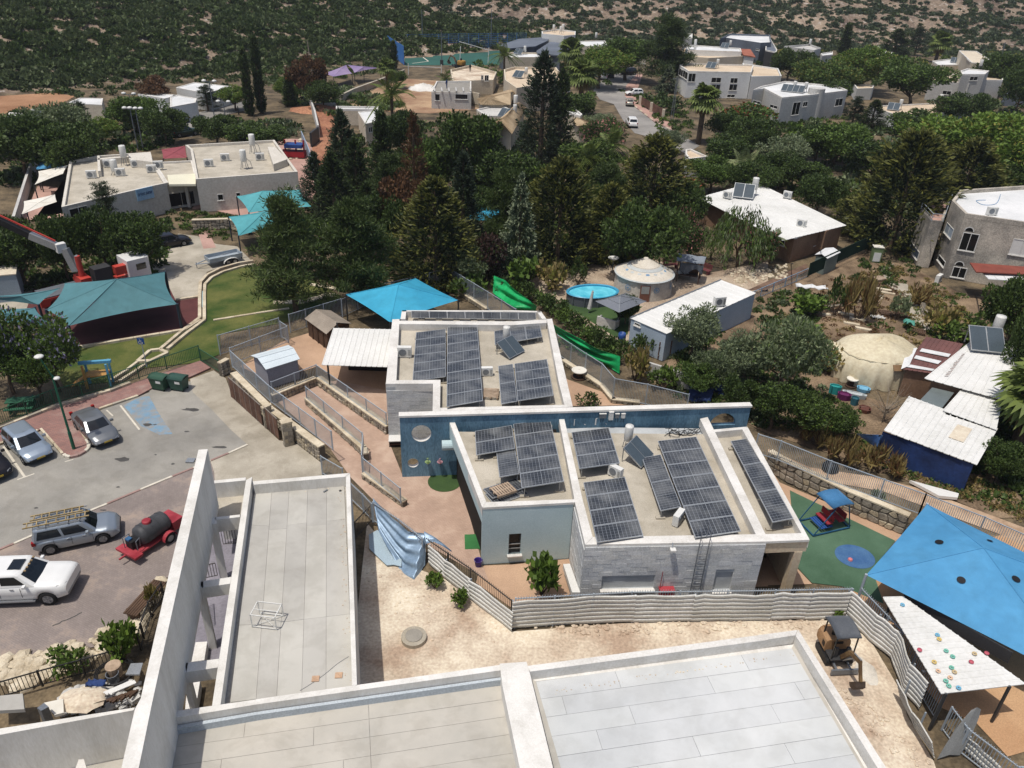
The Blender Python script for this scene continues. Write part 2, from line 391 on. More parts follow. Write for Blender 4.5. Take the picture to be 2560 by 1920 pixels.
def mk_palm(key,seed,h,kind,leafm,dry=None,nf=48,fl=2.0,bark=None,rt=.22):
 r=rng(seed);parts=[]
 tr=MB();
 tr.tube((0,0,-9),(0,0,h-.1),rt*1.15,rt*.8,9);top=np.array([0,0,h])
 fr=MB();skirt=MB()
 for i in range(nf+(22 if dry else 0)):
  isdry=i>=nf;m_=skirt if isdry else fr
  az=i*2.4+r.normal(0,.2);el=math.radians(r.uniform(-84,-62))if isdry else math.radians(82-118*r.uniform(0,1)**1.1 if kind=='fan' else r.uniform(-35,80))
  d=np.array([math.cos(az)*math.cos(el),math.sin(az)*math.cos(el),math.sin(el)]);side=unit(np.cross(d,[0,0,1.0])if abs(d[2])<.97 else np.array([1.0,0,0]));upv=np.cross(side,d)
  if kind=='fan':
   ln=fl*r.uniform(.75,1.05)*(.8 if isdry else 1);st=top+d*ln*.42-np.array([0,0,.12*ln])*(not isdry)
   m_.tube(Vector(top),Vector(st),.03,.015,4)
   for k in range(13):
    a=(k-6)*.3;dd=d*math.cos(a)+side*math.sin(a);L=ln*.62*(1-.03*abs(k-6));p1=st+dd*L*.55;p2=st+dd*L+np.array([0,0,-.35*L])
    wv=np.cross(dd,upv);wv=unit(wv)*.075*ln
    m_.add([st,p1+wv,p2,p1-wv],[[0,1,2,3]])
  else:
   ln=fl*r.uniform(.8,1.1);prev=top.copy();pts=[]
   for k in range(9):
    s=k/8;pts.append(top+d*ln*s+np.array([0,0,-.55*ln*s*s*(1.1-max(0,d[2])*.6)]))
   for a,b in zip(pts[:-1],pts[1:]):m_.tube(Vector(a),Vector(b),.03,.02,3,cap=False)
   for k in range(1,9):
    for sd in(-1,1):
     for q in(0,.5):
      p=pts[k-1]*(1-q)+pts[k]*q;ll=.5*fl*.55*math.sin(3.14*min(.95,(k+q)/9*.8+.2));tp=p+side*sd*ll*.8+d*ll*.45-np.array([0,0,.3*ll]);wv=unit(d)*.05*fl*.7
      m_.add([p-wv*.5,(p+tp)/2-wv*.5,tp,(p+tp)/2+wv*.5],[[0,1,2,3]])
 parts.append(('trunk',mesh_of('trunk',tr,bark or m_bark),None));parts.append(('crown',mesh_of(key+'_crown',fr,leafm),None))
 if dry:parts.append(('dry_skirt',mesh_of(key+'_skirt',skirt,dry),None))
 proto(key,parts)
def mk_bush(key,seed,h,w,leafm,tip=None,tipf=.15,n=420,L=.22,Wd=.13,up=.5):
 r=rng(seed);cl=[]
 for i in range(9):
  d=unit(r.normal(0,1,3));cl.append((np.array([d[0]*w*.3,d[1]*w*.3,h*(.45+.3*abs(d[2]))]),min(w,h*1.4)*r.uniform(.2,.3)))
 Q=[]
 for c,rad in cl:
  k=n//9;d=unit(r.normal(0,1,(k,3)));p=c+d*rad*r.uniform(.4,1,(k,1));p[:,2]=np.maximum(.04,p[:,2]);Q.append(leaf_quads(r,p,d+np.array([0,0,up]),L,Wd))
 Q=np.concatenate(Q);mats=[leafm]+([tip]if tip else[]);mi=(r.random(len(Q))<tipf).astype(int)if tip else None
 st=MB()
 for c,rad in cl[:5]:st.tube((0,0,-.05),Vector(c),.04,.015,4)
 proto(key,[('foliage',quad_mesh(key+'_foliage',Q,mats,mi),None),('stem',mesh_of('stem',st,m_bark),None)])
def mk_weep(key,seed,h,w,leafm,tip):
 r=rng(seed);Q=[];limbs=[]
 for i in range(120):
  az=r.uniform(0,6.283);rr=w*.5*r.uniform(.15,1)**.6;z0=h*(1-.45*(rr/w*2)**2)*r.uniform(.85,1);ln=h*r.uniform(.25,.5)
  c0=np.array([math.cos(az)*rr,math.sin(az)*rr,z0]);limbs.append(tuple(c0));k=22;s=r.uniform(0,1,(k,1))
  p=c0+np.array([math.cos(az)*.25,math.sin(az)*.25,-1])*s*ln+r.normal(0,.16,(k,3));p[:,2]=np.maximum(.3,p[:,2])
  Q.append(leaf_quads(r,p,np.tile([math.cos(az)*.4,math.sin(az)*.4,-1.0],(k,1)),.45,.1,.2,.4))
 Q=np.concatenate(Q);mi=(r.random(len(Q))<.3).astype(int)
 proto(key,[('crown',quad_mesh(key+'_crown',Q,[leafm,tip],mi),None),('trunk',mesh_of('trunk',trunk_mb(r,h*.6,.2,limbs[:10]),m_bark),None)])
# leaf tones
f_dark=foliage('leaf_dark_green','#2b3a24','#465632');f_mid=foliage('leaf_mid_green','#35472a','#566a3a');f_bright=foliage('leaf_bright_green','#425a2a','#647a3c')
f_olive=foliage('leaf_olive','#525d50','#75806e');f_gold=foliage('leaf_golden','#42472a','#66673a');f_conif=foliage('needle_dark','#242e25','#3b4534');f_conblue=foliage('needle_blue_green','#2a3630','#46544a')
f_pine=foliage('needle_pine','#384630','#586645');f_brown=foliage('needle_dead','#4a352b','#6e5142');f_cyp=foliage('needle_cypress','#252e20','#38422c')
f_palm=foliage('palm_green','#3d4d2a','#687545');f_palmdry=foliage('palm_dry','#6d5d43','#8d7b5b');f_purp=foliage('flower_purple','#6e68a0','#8d88ba');f_pinkf=foliage('flower_pink','#94566a','#b97f8f')
f_red=foliage('flower_red','#7a3a2e','#955042');f_yel=foliage('leaf_yellow_green','#5c6030','#7d7a45');f_silver=foliage('leaf_silver','#6a7568','#8b948a');f_straw=foliage('dry_grass','#6a5c42','#8c7d5e');f_purpleaf=foliage('leaf_plum','#2d2426','#443235')
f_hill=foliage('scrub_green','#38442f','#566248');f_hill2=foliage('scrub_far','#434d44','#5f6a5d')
mk_broad('broad_a',1,7,7.5,f_mid,f_bright);mk_broad('broad_b',2,6,8,f_dark,f_mid);mk_broad('broad_c',3,8,8,f_bright,f_yel);mk_broad('broad_d',14,7.5,6.5,f_dark,f_bright)
mk_broad('olive_a',4,4.2,5,f_olive,f_silver,L=.26,Wd=.1,per=260);mk_broad('olive_b',5,3.8,5.2,f_olive,f_mid,L=.26,Wd=.1,per=260)
mk_broad('gold_a',6,6,7.5,f_mid,f_yel,L=.3);mk_broad('rust_a',7,6,6.5,f_brown,f_purpleaf);mk_broad('jaca',8,6,7.5,f_mid,f_purp,nclump=30,per=150)
mk_broad('olean',9,3.6,4.2,f_dark,f_pinkf,L=.26,Wd=.12,per=190,crown_lo=.1);mk_broad('red_a',10,3.6,5,f_mid,f_red,crown_lo=.1);mk_broad('plum',12,4,4,f_purpleaf,f_dark,crown_lo=.1)
mk_conifer('conif_gold',21,10,8.5,f_cyp,f_gold,.3,nspray=560,power=.62,top=.3,L=.5,Wd=.15);mk_conifer('conif_gold2',22,9,9,f_cyp,f_gold,.26,nspray=560,power=.6,top=.34,L=.5,Wd=.15)
mk_conifer('conif_dark',23,12,7,f_conif,f_conblue,.3,nspray=560,power=.8,top=.2);mk_conifer('conif_dark2',24,11,6,f_conif,f_dark,.2,nspray=480,power=.75,top=.22)
mk_conifer('conif_dead',25,10,5,f_brown,f_brown,.3,nspray=300,power=.8,top=.15,Wd=.09);mk_conifer('cedar',26,9,6.5,f_conblue,f_silver,.18,nspray=420,power=.85,top=.1,up=.05)
mk_conifer('column',27,9,1.3,f_cyp,f_dark,.3,nspray=330,power=.35,top=.2,up=1.6,L=.35,Wd=.1)
mk_pine('pine_a',31,9,7,f_pine,f_mid,nbr=52,lo=.14,tuft=.2,per=75);mk_pine('pine_b',32,10,9,f_dark,f_pine,nbr=56,lo=.15,tuft=.19,per=75);mk_pine('pine_c',33,7,5,f_conif,f_conblue,nbr=30,lo=.15)
mk_palm('fan_palm',41,7,'fan',f_palm,f_palmdry,rt=.3);mk_palm('feather_palm',42,5.5,'feather',f_palm,None,nf=26,fl=2.6,rt=.16);mk_palm('date_palm',43,1.2,'feather',foliage('palm_grey','#5c6650','#848c72'),None,nf=30,fl=3.0,rt=.3);mk_palm('fan_palm_big',44,4.0,'fan',f_palm,f_palmdry,rt=.4,fl=2.8,nf=40)
mk_bush('bush_a',51,1.2,1.8,f_mid,f_bright);mk_bush('bush_b',52,1.4,2.2,f_dark,f_mid);mk_bush('bush_dry',53,.9,1.8,f_straw,f_yel,.3);mk_bush('bush_olive',54,1.1,1.9,f_olive,f_silver);mk_bush('bush_straw',56,.7,1.7,f_straw,f_brown,.3,up=1.5,Wd=.06,L=.4)
mk_bush('bush_glossy',55,1.2,1.6,f_bright,f_mid,L=.28,Wd=.2);mk_weep('weep',61,6.5,6,f_mid,f_olive)
# ================================================================== GROUND, HILLS, ROADS
def marks(s,z=0.0):
 out=[];t='00'
 for w in s.split():
  if ',' in w:u,v=w.split(',');out.append(G(t,float(u),float(v),z))
  else:t=w
 return out
NPS=11
_pg=np.random.default_rng(5).random((64,64))
def vnoise(x,y):
 xi,yi=math.floor(x),math.floor(y);fx,fy=x-xi,y-yi;fx=fx*fx*(3-2*fx);fy=fy*fy*(3-2*fy)
 g=lambda a,b:_pg[a&63][b&63]
 return(g(xi,yi)*(1-fx)+g(xi+1,yi)*fx)*(1-fy)+(g(xi,yi+1)*(1-fx)+g(xi+1,yi+1)*fx)*fy
def fbm(x,y):return(vnoise(x,y)+.5*vnoise(2*x+5,2*y)+.25*vnoise(4*x,4*y+9))/1.75
def sstep(a,b,x):
 t=min(1,max(0,(x-a)/(b-a)));return t*t*(3-2*t)
def hill_h(x,y):
 s=-.7*(x+100)+.7*(y-160)-2
 cr=2-.26*x-.26*max(0,y-274)*sstep(-130,-40,x)
 h1=min(.33*s,cr)if s>0 else-1
 h2=.23*(y-305);h2+=.8*math.sin(h2*1.1)if h2>0 else 0
 h=max(h1,h2,0)
 k=min(1,h/6)
 return h+k*(fbm(x*.05,y*.05)-.5)*5+k*(fbm(x*.2,y*.2)-.5)*1.6
def build_terrain():
 xs=list(np.arange(-320,380,5.0));ys=list(np.concatenate([np.arange(-20,150,10),np.arange(150,420,3.0),np.arange(420,700,12)]))
 mb=MB();vs=[(x,y,-.04+hill_h(x,y))for y in ys for x in xs];nc=len(xs)
 fs=[];mi=[]
 for j in range(len(ys)-1):
  for i in range(nc-1):
   fs.append([j*nc+i,j*nc+i+1,(j+1)*nc+i+1,(j+1)*nc+i])
   h=max(vs[k][2]for k in fs[-1]);mi.append(1 if h>.3 else 0)
 mb.v=vs;mb.f=fs;mb.m=mi
 return mb
m_earth=M('garden_earth','#463e31',.95,col2='#75664f',scale=.9,var=.3,bump=.5,bscale=6,fine=.12)
def hillmat():
 mt=M('hill_ground','#66564a',.95,col2='#93826f',scale=.16,var=.25,bump=.6,bscale=1.1,fine=.14)
 nt=mt.node_tree;L=nt.links.new;b=nt.nodes['Principled BSDF']
 cur=b.inputs['Base Color'].links[0].from_socket
 g=_n(nt,'NewGeometry');v=_n(nt,'TexNoise');v.inputs['Scale'].default_value=.55;v.inputs['Detail'].default_value=9;v.inputs['Roughness'].default_value=.8
 L(g.outputs['Position'],v.inputs[0]);rp=_n(nt,'ValToRGB');rp.color_ramp.elements[0].position=.56;rp.color_ramp.elements[1].position=.62;L(v.outputs[0],rp.inputs[0])
 mx=_n(nt,'Mix',data_type='RGBA');mx.inputs[7].default_value=(.42,.385,.34,1);L(rp.outputs[0],mx.inputs[0]);L(cur,mx.inputs[6]);L(mx.outputs[2],b.inputs['Base Color'])
 return mt
struct('ground',build_terrain(),[m_earth,hillmat()],smooth=True)
def sheet(name,s,z,mat,th=0.0,kind='structure'):
 mb=MB();p=marks(s,0)
 if th:mb.prism([(q.x,q.y)for q in p],z-th,z)
 else:mb.poly([(q.x,q.y,z)for q in p])
 return struct(name,mb,mat,kind=kind)
m_asph=M('asphalt','#86837c',.92,col2='#9a968d',scale=.5,var=.06,bump=.25,bscale=25,fine=.07,spec=.2,stain=.1)
m_road=M('road_asphalt','#7b7874',.92,col2='#95918b',scale=.3,var=.08,bump=.2,bscale=20,spec=.2)
m_conc=M('pale_concrete','#9d9585',.9,col2='#b3ab9b',scale=.6,var=.08,bump=.2,bscale=18,fine=.07,stain=.14)
m_pink=brickmat('pink_pavers','#8a7f79','#837872','#78706a',.2,.1,.008,.45,blotch='#a08f80')
m_redbrick=brickmat('red_pavers','#9a7268','#8a6a64','#75625c',.25,.12,.012,-.28,blotch='#9b8a80')
m_court=brickmat('courtyard_pavers','#b49a87','#ad927f','#9b8474',.2,.1,.008,.12,blotch='#bba592')
m_yard=M('tan_yard','#a98b72',.92,col2='#b99a7f',scale=.7,var=.08,bump=.2,bscale=16)
m_sand=M('sandy_dirt','#b39c86',.95,col2='#d8ccb6',scale=.8,var=.14,bump=.35,bscale=7,fine=.09)
m_lawn=M('lawn','#3c541e',.95,col2='#6d6c3a',scale=.8,var=.25,bump=.7,bscale=22,fine=.12,pos2=.7)
m_rubber=M('red_rubber','#54302f',.95,col2='#613a38',scale=1,var=.1,bump=.2,bscale=30)
m_turf=M('green_turf','#425f48',.95,col2='#54705a',scale=.5,var=.12,bump=.3,bscale=40,fine=.08)
m_turfd=M('artificial_grass','#33492a',.95,col2='#42592f',scale=.8,var=.12,bump=.3,bscale=40)
m_lime=M('limestone','#b3a48a',.9,col2='#cfc3ab',scale=2,var=.12,bump=.4,bscale=12)
m_whitep=M('white_line_paint','#c9c2b2',.8,var=.12,scale=8)
m_redp=M('red_kerb_paint','#947a72',.8,var=.12,scale=8)
m_oran=M('orange_tan_yard','#b18a66',.93,col2='#c19d78',scale=.6,var=.08,bump=.2,bscale=14)
m_terr=M('terracotta_paving','#a58377',.9,col2='#b59386',scale=.8,var=.1,bump=.2,bscale=10)
m_reddirt=M('red_dirt','#7d4a38',.95,col2='#a97a5e',scale=.3,var=.2,bump=.6,bscale=3,fine=.12)
m_dry=M('dry_grass_soil','#5c4b3a',.95,col2='#8b775f',scale=.9,var=.22,bump=.7,bscale=8,fine=.14)
m_yurty=M('yurt_yard_dirt','#94806c',.95,col2='#b5a590',scale=.9,var=.15,bump=.6,bscale=7,fine=.12)
ROADS=[('parking_lot','02 -300,640 860,225 1200,110 1290,70 1320,-60 1650,-20 1690,70 2140,520 1820,660 1490,797 1215,912 925,1035 760,1100 120,1378 -300,1560',.004,m_asph),('brick_forecourt','02 1820,668 1490,805 1215,920 925,1043 760,1110 120,1386 -300,1566 03 -300,960 0,800 190,760 590,690 780,620 960,580 1200,340 1250,100 1700,-100 02 1900,1300 1850,760',.008,m_pink),('sidewalk','Q2 190,580 395,505 500,575 560,740 840,1000 960,1110 1100,1130 1320,1300 1330,1410 1520,1400 1400,1700 300,1700 370,1285 690,1150 540,1015 380,845 215,695',.006,m_conc),('lawn','01 560,1690 480,1560 640,1390 690,1352 1600,1200 1735,1115 1765,1110 1785,780 1860,715 2050,655 2300,640 2700,760 2950,900 2850,1020 2500,1120 1900,1230 1905,1400 1740,1470 1170,1530 950,1640',.012,m_lawn),('playground_floor','01 690,1345 1600,1192 1720,1108 1720,910 1520,940 1400,700 300,800 200,1100',.008,m_rubber),('driveway','01 0,920 300,800 900,760 1150,690 1300,640 1440,520 1540,360 1700,380 1870,450 2050,470 2190,610 1900,650 1790,690 1725,780 1720,908 1520,938 600,1000 0,1100',.004,m_conc),('courtyard','12 150,120 400,20 700,-30 1150,60 1150,500 1270,800 1750,780 1960,1570 2010,1700 1480,1390 1010,1000 820,810 640,560',.008,m_court),('rear_yard','Q2 620,470 980,260 1060,230 1220,180 1500,300 1900,300 1900,900 1290,470 900,600',.004,m_yard),('side_yard','22 380,-120 480,-40 700,40 1080,170 1150,180 700,190 520,190',.004,m_yard),('dirt_strip','12 960,1200 1240,1540 13 1620,20 1830,150 2212,480 23 1000,405 2212,385 33 640,385 880,545 1150,1000 1200,1200 1430,1600 1500,1800 900,1800 23 300,1500 13 800,1000',.004,m_sand),('front_yard','12 1940,1570 2212,1560 22 600,1500 2212,1500 33 0,90 -900,120 23 600,140 13 2200,270 2000,130 1900,60',.004,m_yard),('turf_play_area','32 190,920 1100,1355 900,1600 33 1000,240 640,90 380,60 32 250,1580',.008,m_turf),('concrete_path','32 100,850 1160,1300 1100,1362 188,918 250,1590 33 380,70 -20,80 32 0,700',.006,m_yard),('sand_playground','33 720,120 940,-100 2212,-400 2600,200 2600,1500 2212,1520 2070,1560 1800,1270 1500,1140 1380,1000',.004,m_oran),('yurt_yard','21 90,800 200,740 640,620 900,640 1240,590 1700,700 2212,600 2212,860 1800,860 1400,1000 1000,1300 700,1250 400,950',.004,m_yurty),('turf_patch','21 380,970 480,930 1130,990 1020,1070 1000,1230 900,1260 620,1080',.008,m_turfd),('garden_soil','31 330,720 560,620 820,520 960,600 1200,620 1700,900 2212,1000 2212,1400 1900,1300 550,1300 -200,900',.004,m_dry),('slope_soil','21 1700,1200 2212,1000 31 300,900 600,1300 600,1700 32 1500,300 2212,1000 2212,1150 1980,1160 1000,750 0,430 21 1300,1640 1350,1450',.003,m_dry),('garden_path','31 970,650 1090,620 1050,790 1200,790 1310,1010 1330,1100 1560,1220 1760,1250 1700,1310 1380,1215 1240,1110 1180,900 1030,800',.010,m_conc),('verge_path','32 0,560 360,720 900,800 1300,900 2212,1240 2212,1400 1980,1290 1000,930 500,840 0,660',.006,M('gravel_path','#a0846a',.95,col2='#c4aa8e',scale=1.5,var=.15,bump=.6,bscale=14)),('street','20 700,780 770,700 800,640 900,630 1075,630 1080,665 985,740 975,830 1060,915 1240,1055 1420,1140 1620,1260 1500,1330 1300,1210 1060,1150 960,1040 880,900 760,860',.004,m_road),('pavement','20 985,740 1060,660 1080,640 1130,640 1090,760 1100,860 1320,1010 1420,1090 1420,1140 1240,1055 1060,915 975,830',.01,m_terr),('red_dirt_plot','10 480,935 700,935 690,1080 630,1320 600,1440 470,1400 470,1290 550,1220 535,1090',.004,m_reddirt),('building_site','10 720,940 840,880 1050,760 1300,680 1600,700 1800,900 1950,940 1500,980 1050,960',.004,M('site_dirt','#8d6a52',.95,col2='#b09678',scale=.4,var=.15,bump=.5,bscale=4)),('sports_court','10 1275,440 2260,425 2400,560 1290,566',.006,M('court_green','#2a5249',.9,col2='#315c52',scale=.2,var=.06)),('orange_dirt','00 -300,1000 -300,820 0,830 450,800 650,830 580,870 430,920 0,1000',.004,M('orange_dirt_m','#8a6345',.95,col2='#a78061',scale=.2,var=.15,bump=.5,bscale=3)),('far_lane','00 1520,1010 1910,930 2150,860 2200,940 1910,1000 1690,1060 1660,1180 1560,1180',.006,m_road),('terrace','01 1660,150 1760,140 2000,190 2212,250 2300,200 2100,120 1700,60',.008,m_terr),('ramp_path','01 1700,320 1790,320 1868,480 1758,492',.012,m_terr),('play_yard','00 1150,1700 600,1500 01 560,100 600,240 290,240 180,240 330,-60',.006,m_terr),('kindergarten_yard','10 160,1200 400,1200 480,1250 530,1660 11 540,40 360,60 10 330,1660',.006,m_terr),('wood_deck','31 -180,850 330,620 350,680 -20,850',.02,M('deck_boards','#5e4a3e',.8,col2='#7a6252',scale=2,var=.15,stretch=(1,1,1))),]
for a in ROADS:sheet(*a)
# kerbs, lines, bay paint
sheet('brick_strip','02 1731,-192 1821,-132 1640,-50 1310,48 1200,108 860,222 -300,636 -300,520 0,400 480,205 960,70 1440,-100',.11,m_redbrick,.12)
sheet('parking_island','02 560,325 650,330 768,510 772,560 740,590 680,625 610,640 555,625 350,395',.112,m_redbrick,.12)
def strip(mb,pts,w,z0,z1,mi=0):
 for a,b in zip(pts[:-1],pts[1:]):
  d=(b-a);n=Vector((-d.y,d.x,0)).normalized()*w/2
  mb.prism([(a+n)[:2],(b+n)[:2],(b-n)[:2],(a-n)[:2]],z0,z1,mi)
 return mb
mb=MB()
for s,w in(('02 30,540 212,800',.14),('02 150,827 297,775',.1),('02 1040,185 1205,395',.12),('02 920,225 975,275',.1),('02 560,672 635,652',.08)):
 strip(mb,marks(s),w,.005,.009)
struct('bay_lines',mb,m_whitep)
mb=MB();p=marks('02 1065,185 1215,112 1290,108 1400,300 1465,390 1490,432 1380,440 1220,365');mb.poly([(q.x,q.y,.0085)for q in p])
def bluepaint():
 mt=M('worn_blue_paint','#6f8ea3',.85,var=.1,scale=3);nt=mt.node_tree;L=nt.links.new;b=nt.nodes['Principled BSDF']
 cur=b.inputs['Base Color'].links[0].from_socket;g=_n(nt,'NewGeometry');v=_n(nt,'TexNoise');v.inputs['Scale'].default_value=1.3;v.inputs['Detail'].default_value=9;v.inputs['Roughness'].default_value=.75
 L(g.outputs['Position'],v.inputs[0]);rp=_n(nt,'ValToRGB');rp.color_ramp.elements[0].position=.42;rp.color_ramp.elements[1].position=.6;L(v.outputs[0],rp.inputs[0])
 mx=_n(nt,'Mix',data_type='RGBA');mx.inputs[7].default_value=(*srgb('#8d8a84'),1);L(rp.outputs[0],mx.inputs[0]);L(cur,mx.inputs[6]);L(mx.outputs[2],b.inputs['Base Color']);return mt
struct('bay_paint',mb,bluepaint())
def kerb_run(s,w,h,mats,step,name='kerb',z0=0.0):
 """row of kerb stones, each its own piece, in one kerb of the setting"""
 pts=marks(s);root=None;k=0
 mb0=MB();strip(mb0,pts,w*.7,z0-.02,z0+h*.55);root=struct(name,mb0,m_conc)
 for a,b in zip(pts[:-1],pts[1:]):
  n=max(1,round((b-a).length/step))
  for i in range(n):
   p,q=lerp(a,b,(i+.012)/n),lerp(a,b,(i+.988)/n)
   mb=MB();strip(mb,[p,q],w,z0-.01,z0+h+R_.uniform(-.006,.006))
   link('kerb_stone',mesh_of('kerb_stone',mb,mats[k%len(mats)]),root);k+=1
 return root
kerb_run('02 2140,526 1975,600 1820,664 1670,728 1490,800 1215,915 925,1038 760,1105 500,1215 120,1382 -120,1480',.15,.05,[m_whitep,m_redp],2.1,z0=.01)
kerb_run('02 555,618 570,632 610,640',.2,.16,[m_whitep],.6)
kerb_run('02 610,640 680,625 740,590',.2,.16,[m_redp],1.3)
kerb_run('02 740,590 770,560 768,520 750,490',.2,.16,[m_whitep],.6)
kerb_run('02 750,490 650,335',.15,.14,[m_lime],.8);kerb_run('02 545,612 355,395',.15,.14,[m_lime],.8)
kerb_run('02 1195,108 860,222',.2,.14,[m_lime,m_conc],.8);kerb_run('02 330,408 -60,545',.2,.14,[m_lime,m_conc],.8)
kerb_run('02 1130,8 960,75 480,212 0,402 -200,478',.3,.3,[m_lime,m_conc],.9,name='wall_footing')
kerb_run('01 690,1350 1600,1200 1735,1115',.3,.2,[m_lime],1.0)
kerb_run('01 1845,1112 2212,1052 2500,1010',.25,.1,[m_lime],1.0)
kerb_run('01 1520,938 1720,908',.3,.15,[m_lime],1.0)
kerb_run('11 150,955 420,950 620,890 700,900',.8,.06,[m_lime],.8)
kerb_run('11 470,800 700,835',.5,.06,[m_lime],.8)
# limestone water channel round the lawn
ch=MB()
A='01 2190,605 2060,625 1900,672 1790,728 1735,790 1728,900 1728,1100 1560,1225 1390,1370'
B='01 2200,635 2080,655 1930,700 1830,750 1772,810 1768,900 1768,1118 1600,1245 1450,1370'
kerb_run(A,.28,.22,[m_lime],.9,name='channel_kerb');kerb_run(B,.28,.22,[m_lime],.9,name='channel_kerb')
kerb_run('01 1390,1370 1300,1380 1190,1475 1300,1470 1450,1400 1390,1375',.28,.2,[m_lime],.9,name='channel_kerb')
kerb_run('01 1190,1480 1100,1550 960,1640',.22,.2,[m_lime],.45,name='channel_kerb');kerb_run('01 1300,1470 1170,1560 1030,1650',.22,.2,[m_lime],.45,name='channel_kerb')
mb=MB();a=marks('01 1745,860 1762,860 1762,1000 1745,1000');mb.poly([(q.x,q.y,.06)for q in a])
struct('channel_water',mb,M('channel_water_m','#8fb3bd',.15,var=.05))
kerb_run('20 1060,920 1240,1060 1420,1145',.3,.14,[m_lime,m_redp],2.0)
kerb_run('31 540,640 820,520',.25,.6,[m_lime],1.2,name='garden_wall')
# oil stains and a crack on the car park
m_oil=M('oil_stain','#4a4845',.7,var=.2,scale=5)
for k,(u,v,rx,ry)in enumerate(((1275,350,.33,.2),(1340,350,.15,.08),(1615,410,.2,.1),(1065,650,.5,.25),(1495,690,.15,.1),(890,1090,.2,.07),(1020,890,.12,.08),(310,1070,.15,.08),(1345,610,.1,.08),(1650,220,.7,.25),(1900,545,.5,.15))):
 p=G('02',u,v,.0095);q=random.Random(k);mb=MB().poly([(p.x+rx*q.uniform(.6,1.2)*math.cos(6.283*i/11),p.y+ry*q.uniform(.6,1.2)*math.sin(6.283*i/11),p.z)for i in range(11)]);struct('oil_stain',mb,m_oil)
q=random.Random(3);c0,c1=G('03',455,432,.0125),G('03',705,318,.0125)
struct('ground_crack',strip(MB(),[lerp(c0,c1,i/9)+V(q.uniform(-.03,.03),q.uniform(-.05,.05),0)for i in range(10)],.07,.0122,.0128),m_oil)
# ================================================================== BUILDINGS: near white building, kindergarten
m_wplas=M('white_plaster','#d3d0c8',.85,col2='#dedbd4',scale=.8,var=.05,bump=.15,bscale=14,fine=.05,stretch=(1,1,.25),stain=.13)
m_roofg=M('grey_roof_membrane','#9f9c95',.85,col2='#b3b0a8',scale=.32,var=.09,bump=.15,bscale=.32,fine=.025,stain=0.1)
m_roofg2=M('grey_roof_membrane_b','#a7a49c',.85,col2='#b9b6ad',scale=.32,var=.09,bump=.15,bscale=.32,fine=.025,stain=0.1)
m_roofw=M('white_roof_membrane','#b9bbba',.8,col2='#c8c9c7',scale=.32,var=.09,bump=.12,bscale=.32,fine=.025,stain=0.07)
m_roofw2=M('white_roof_membrane_b','#bec0be',.8,col2='#cccdca',scale=.32,var=.09,bump=.12,bscale=.32,fine=.025,stain=0.07)
m_roofb=M('beige_roof_membrane','#b0aca2',.85,col2='#bfb9ad',scale=.32,var=.09,bump=.15,bscale=.32,fine=.025,stain=0.11)
m_joint=M('roof_joint_tar','#a19d95',.9,var=.1);m_joint2=M('roof_joint_dark','#86847f',.9,var=.1)
m_upst=M('painted_upstand','#aeb6bb',.8,var=.06)
m_dust=M('dusty_roof','#aaa292',.9,col2='#bcb4a4',scale=.8,var=.08,bump=.2,bscale=16,fine=.06,stain=0.12)
m_blue=M('blue_plaster','#496a7e',.85,col2='#7a9cb0',scale=1.1,var=.12,bump=.2,bscale=14,fine=.1,stretch=(1,1,.3),pos2=.72)
m_lblue=M('light_blue_plaster','#afc2c4',.88,col2='#bacbcc',scale=.6,var=.04,bump=.12,bscale=14,fine=.04)
m_cope=M('white_coping','#cfcbc3',.85,col2='#dbd8d1',scale=1.2,var=.06,bump=.15,bscale=10,stain=.12)
m_stone=[M('grey_stone_%s'%n,c,.9,col2=c2,scale=2.5,var=.1,bump=.15,bscale=14,fine=.08)for n,c,c2 in(('a','#c4c5c4','#cfd0ce'),('b','#b9bbba','#c7c8c6'),('c','#c4c4c0','#cececa'))]
m_mort=M('stone_joint','#adb0b0',.95,var=.1,scale=4)
m_beige=M('beige_plaster','#c9b597',.9,col2='#d3c0a4',scale=.8,var=.06)
m_glass=M('dark_window_glass','#1d1d1c',.15,var=.1,spec=.2,scale=.3);m_alum=M('aluminium','#a7aaab',.4,.6,var=.05);m_dframe=M('dark_frame','#3a3a3b',.5,var=.05)
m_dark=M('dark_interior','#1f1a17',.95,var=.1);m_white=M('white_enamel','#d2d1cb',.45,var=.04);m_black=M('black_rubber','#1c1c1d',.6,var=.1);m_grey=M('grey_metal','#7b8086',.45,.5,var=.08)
def unit_box(name,mats,bev=.0):
 mb=MB().box((0,0,0),(1,1,1));return mesh_of(name,mb,mats)
STONES=[unit_box('stone',x)for x in m_stone]
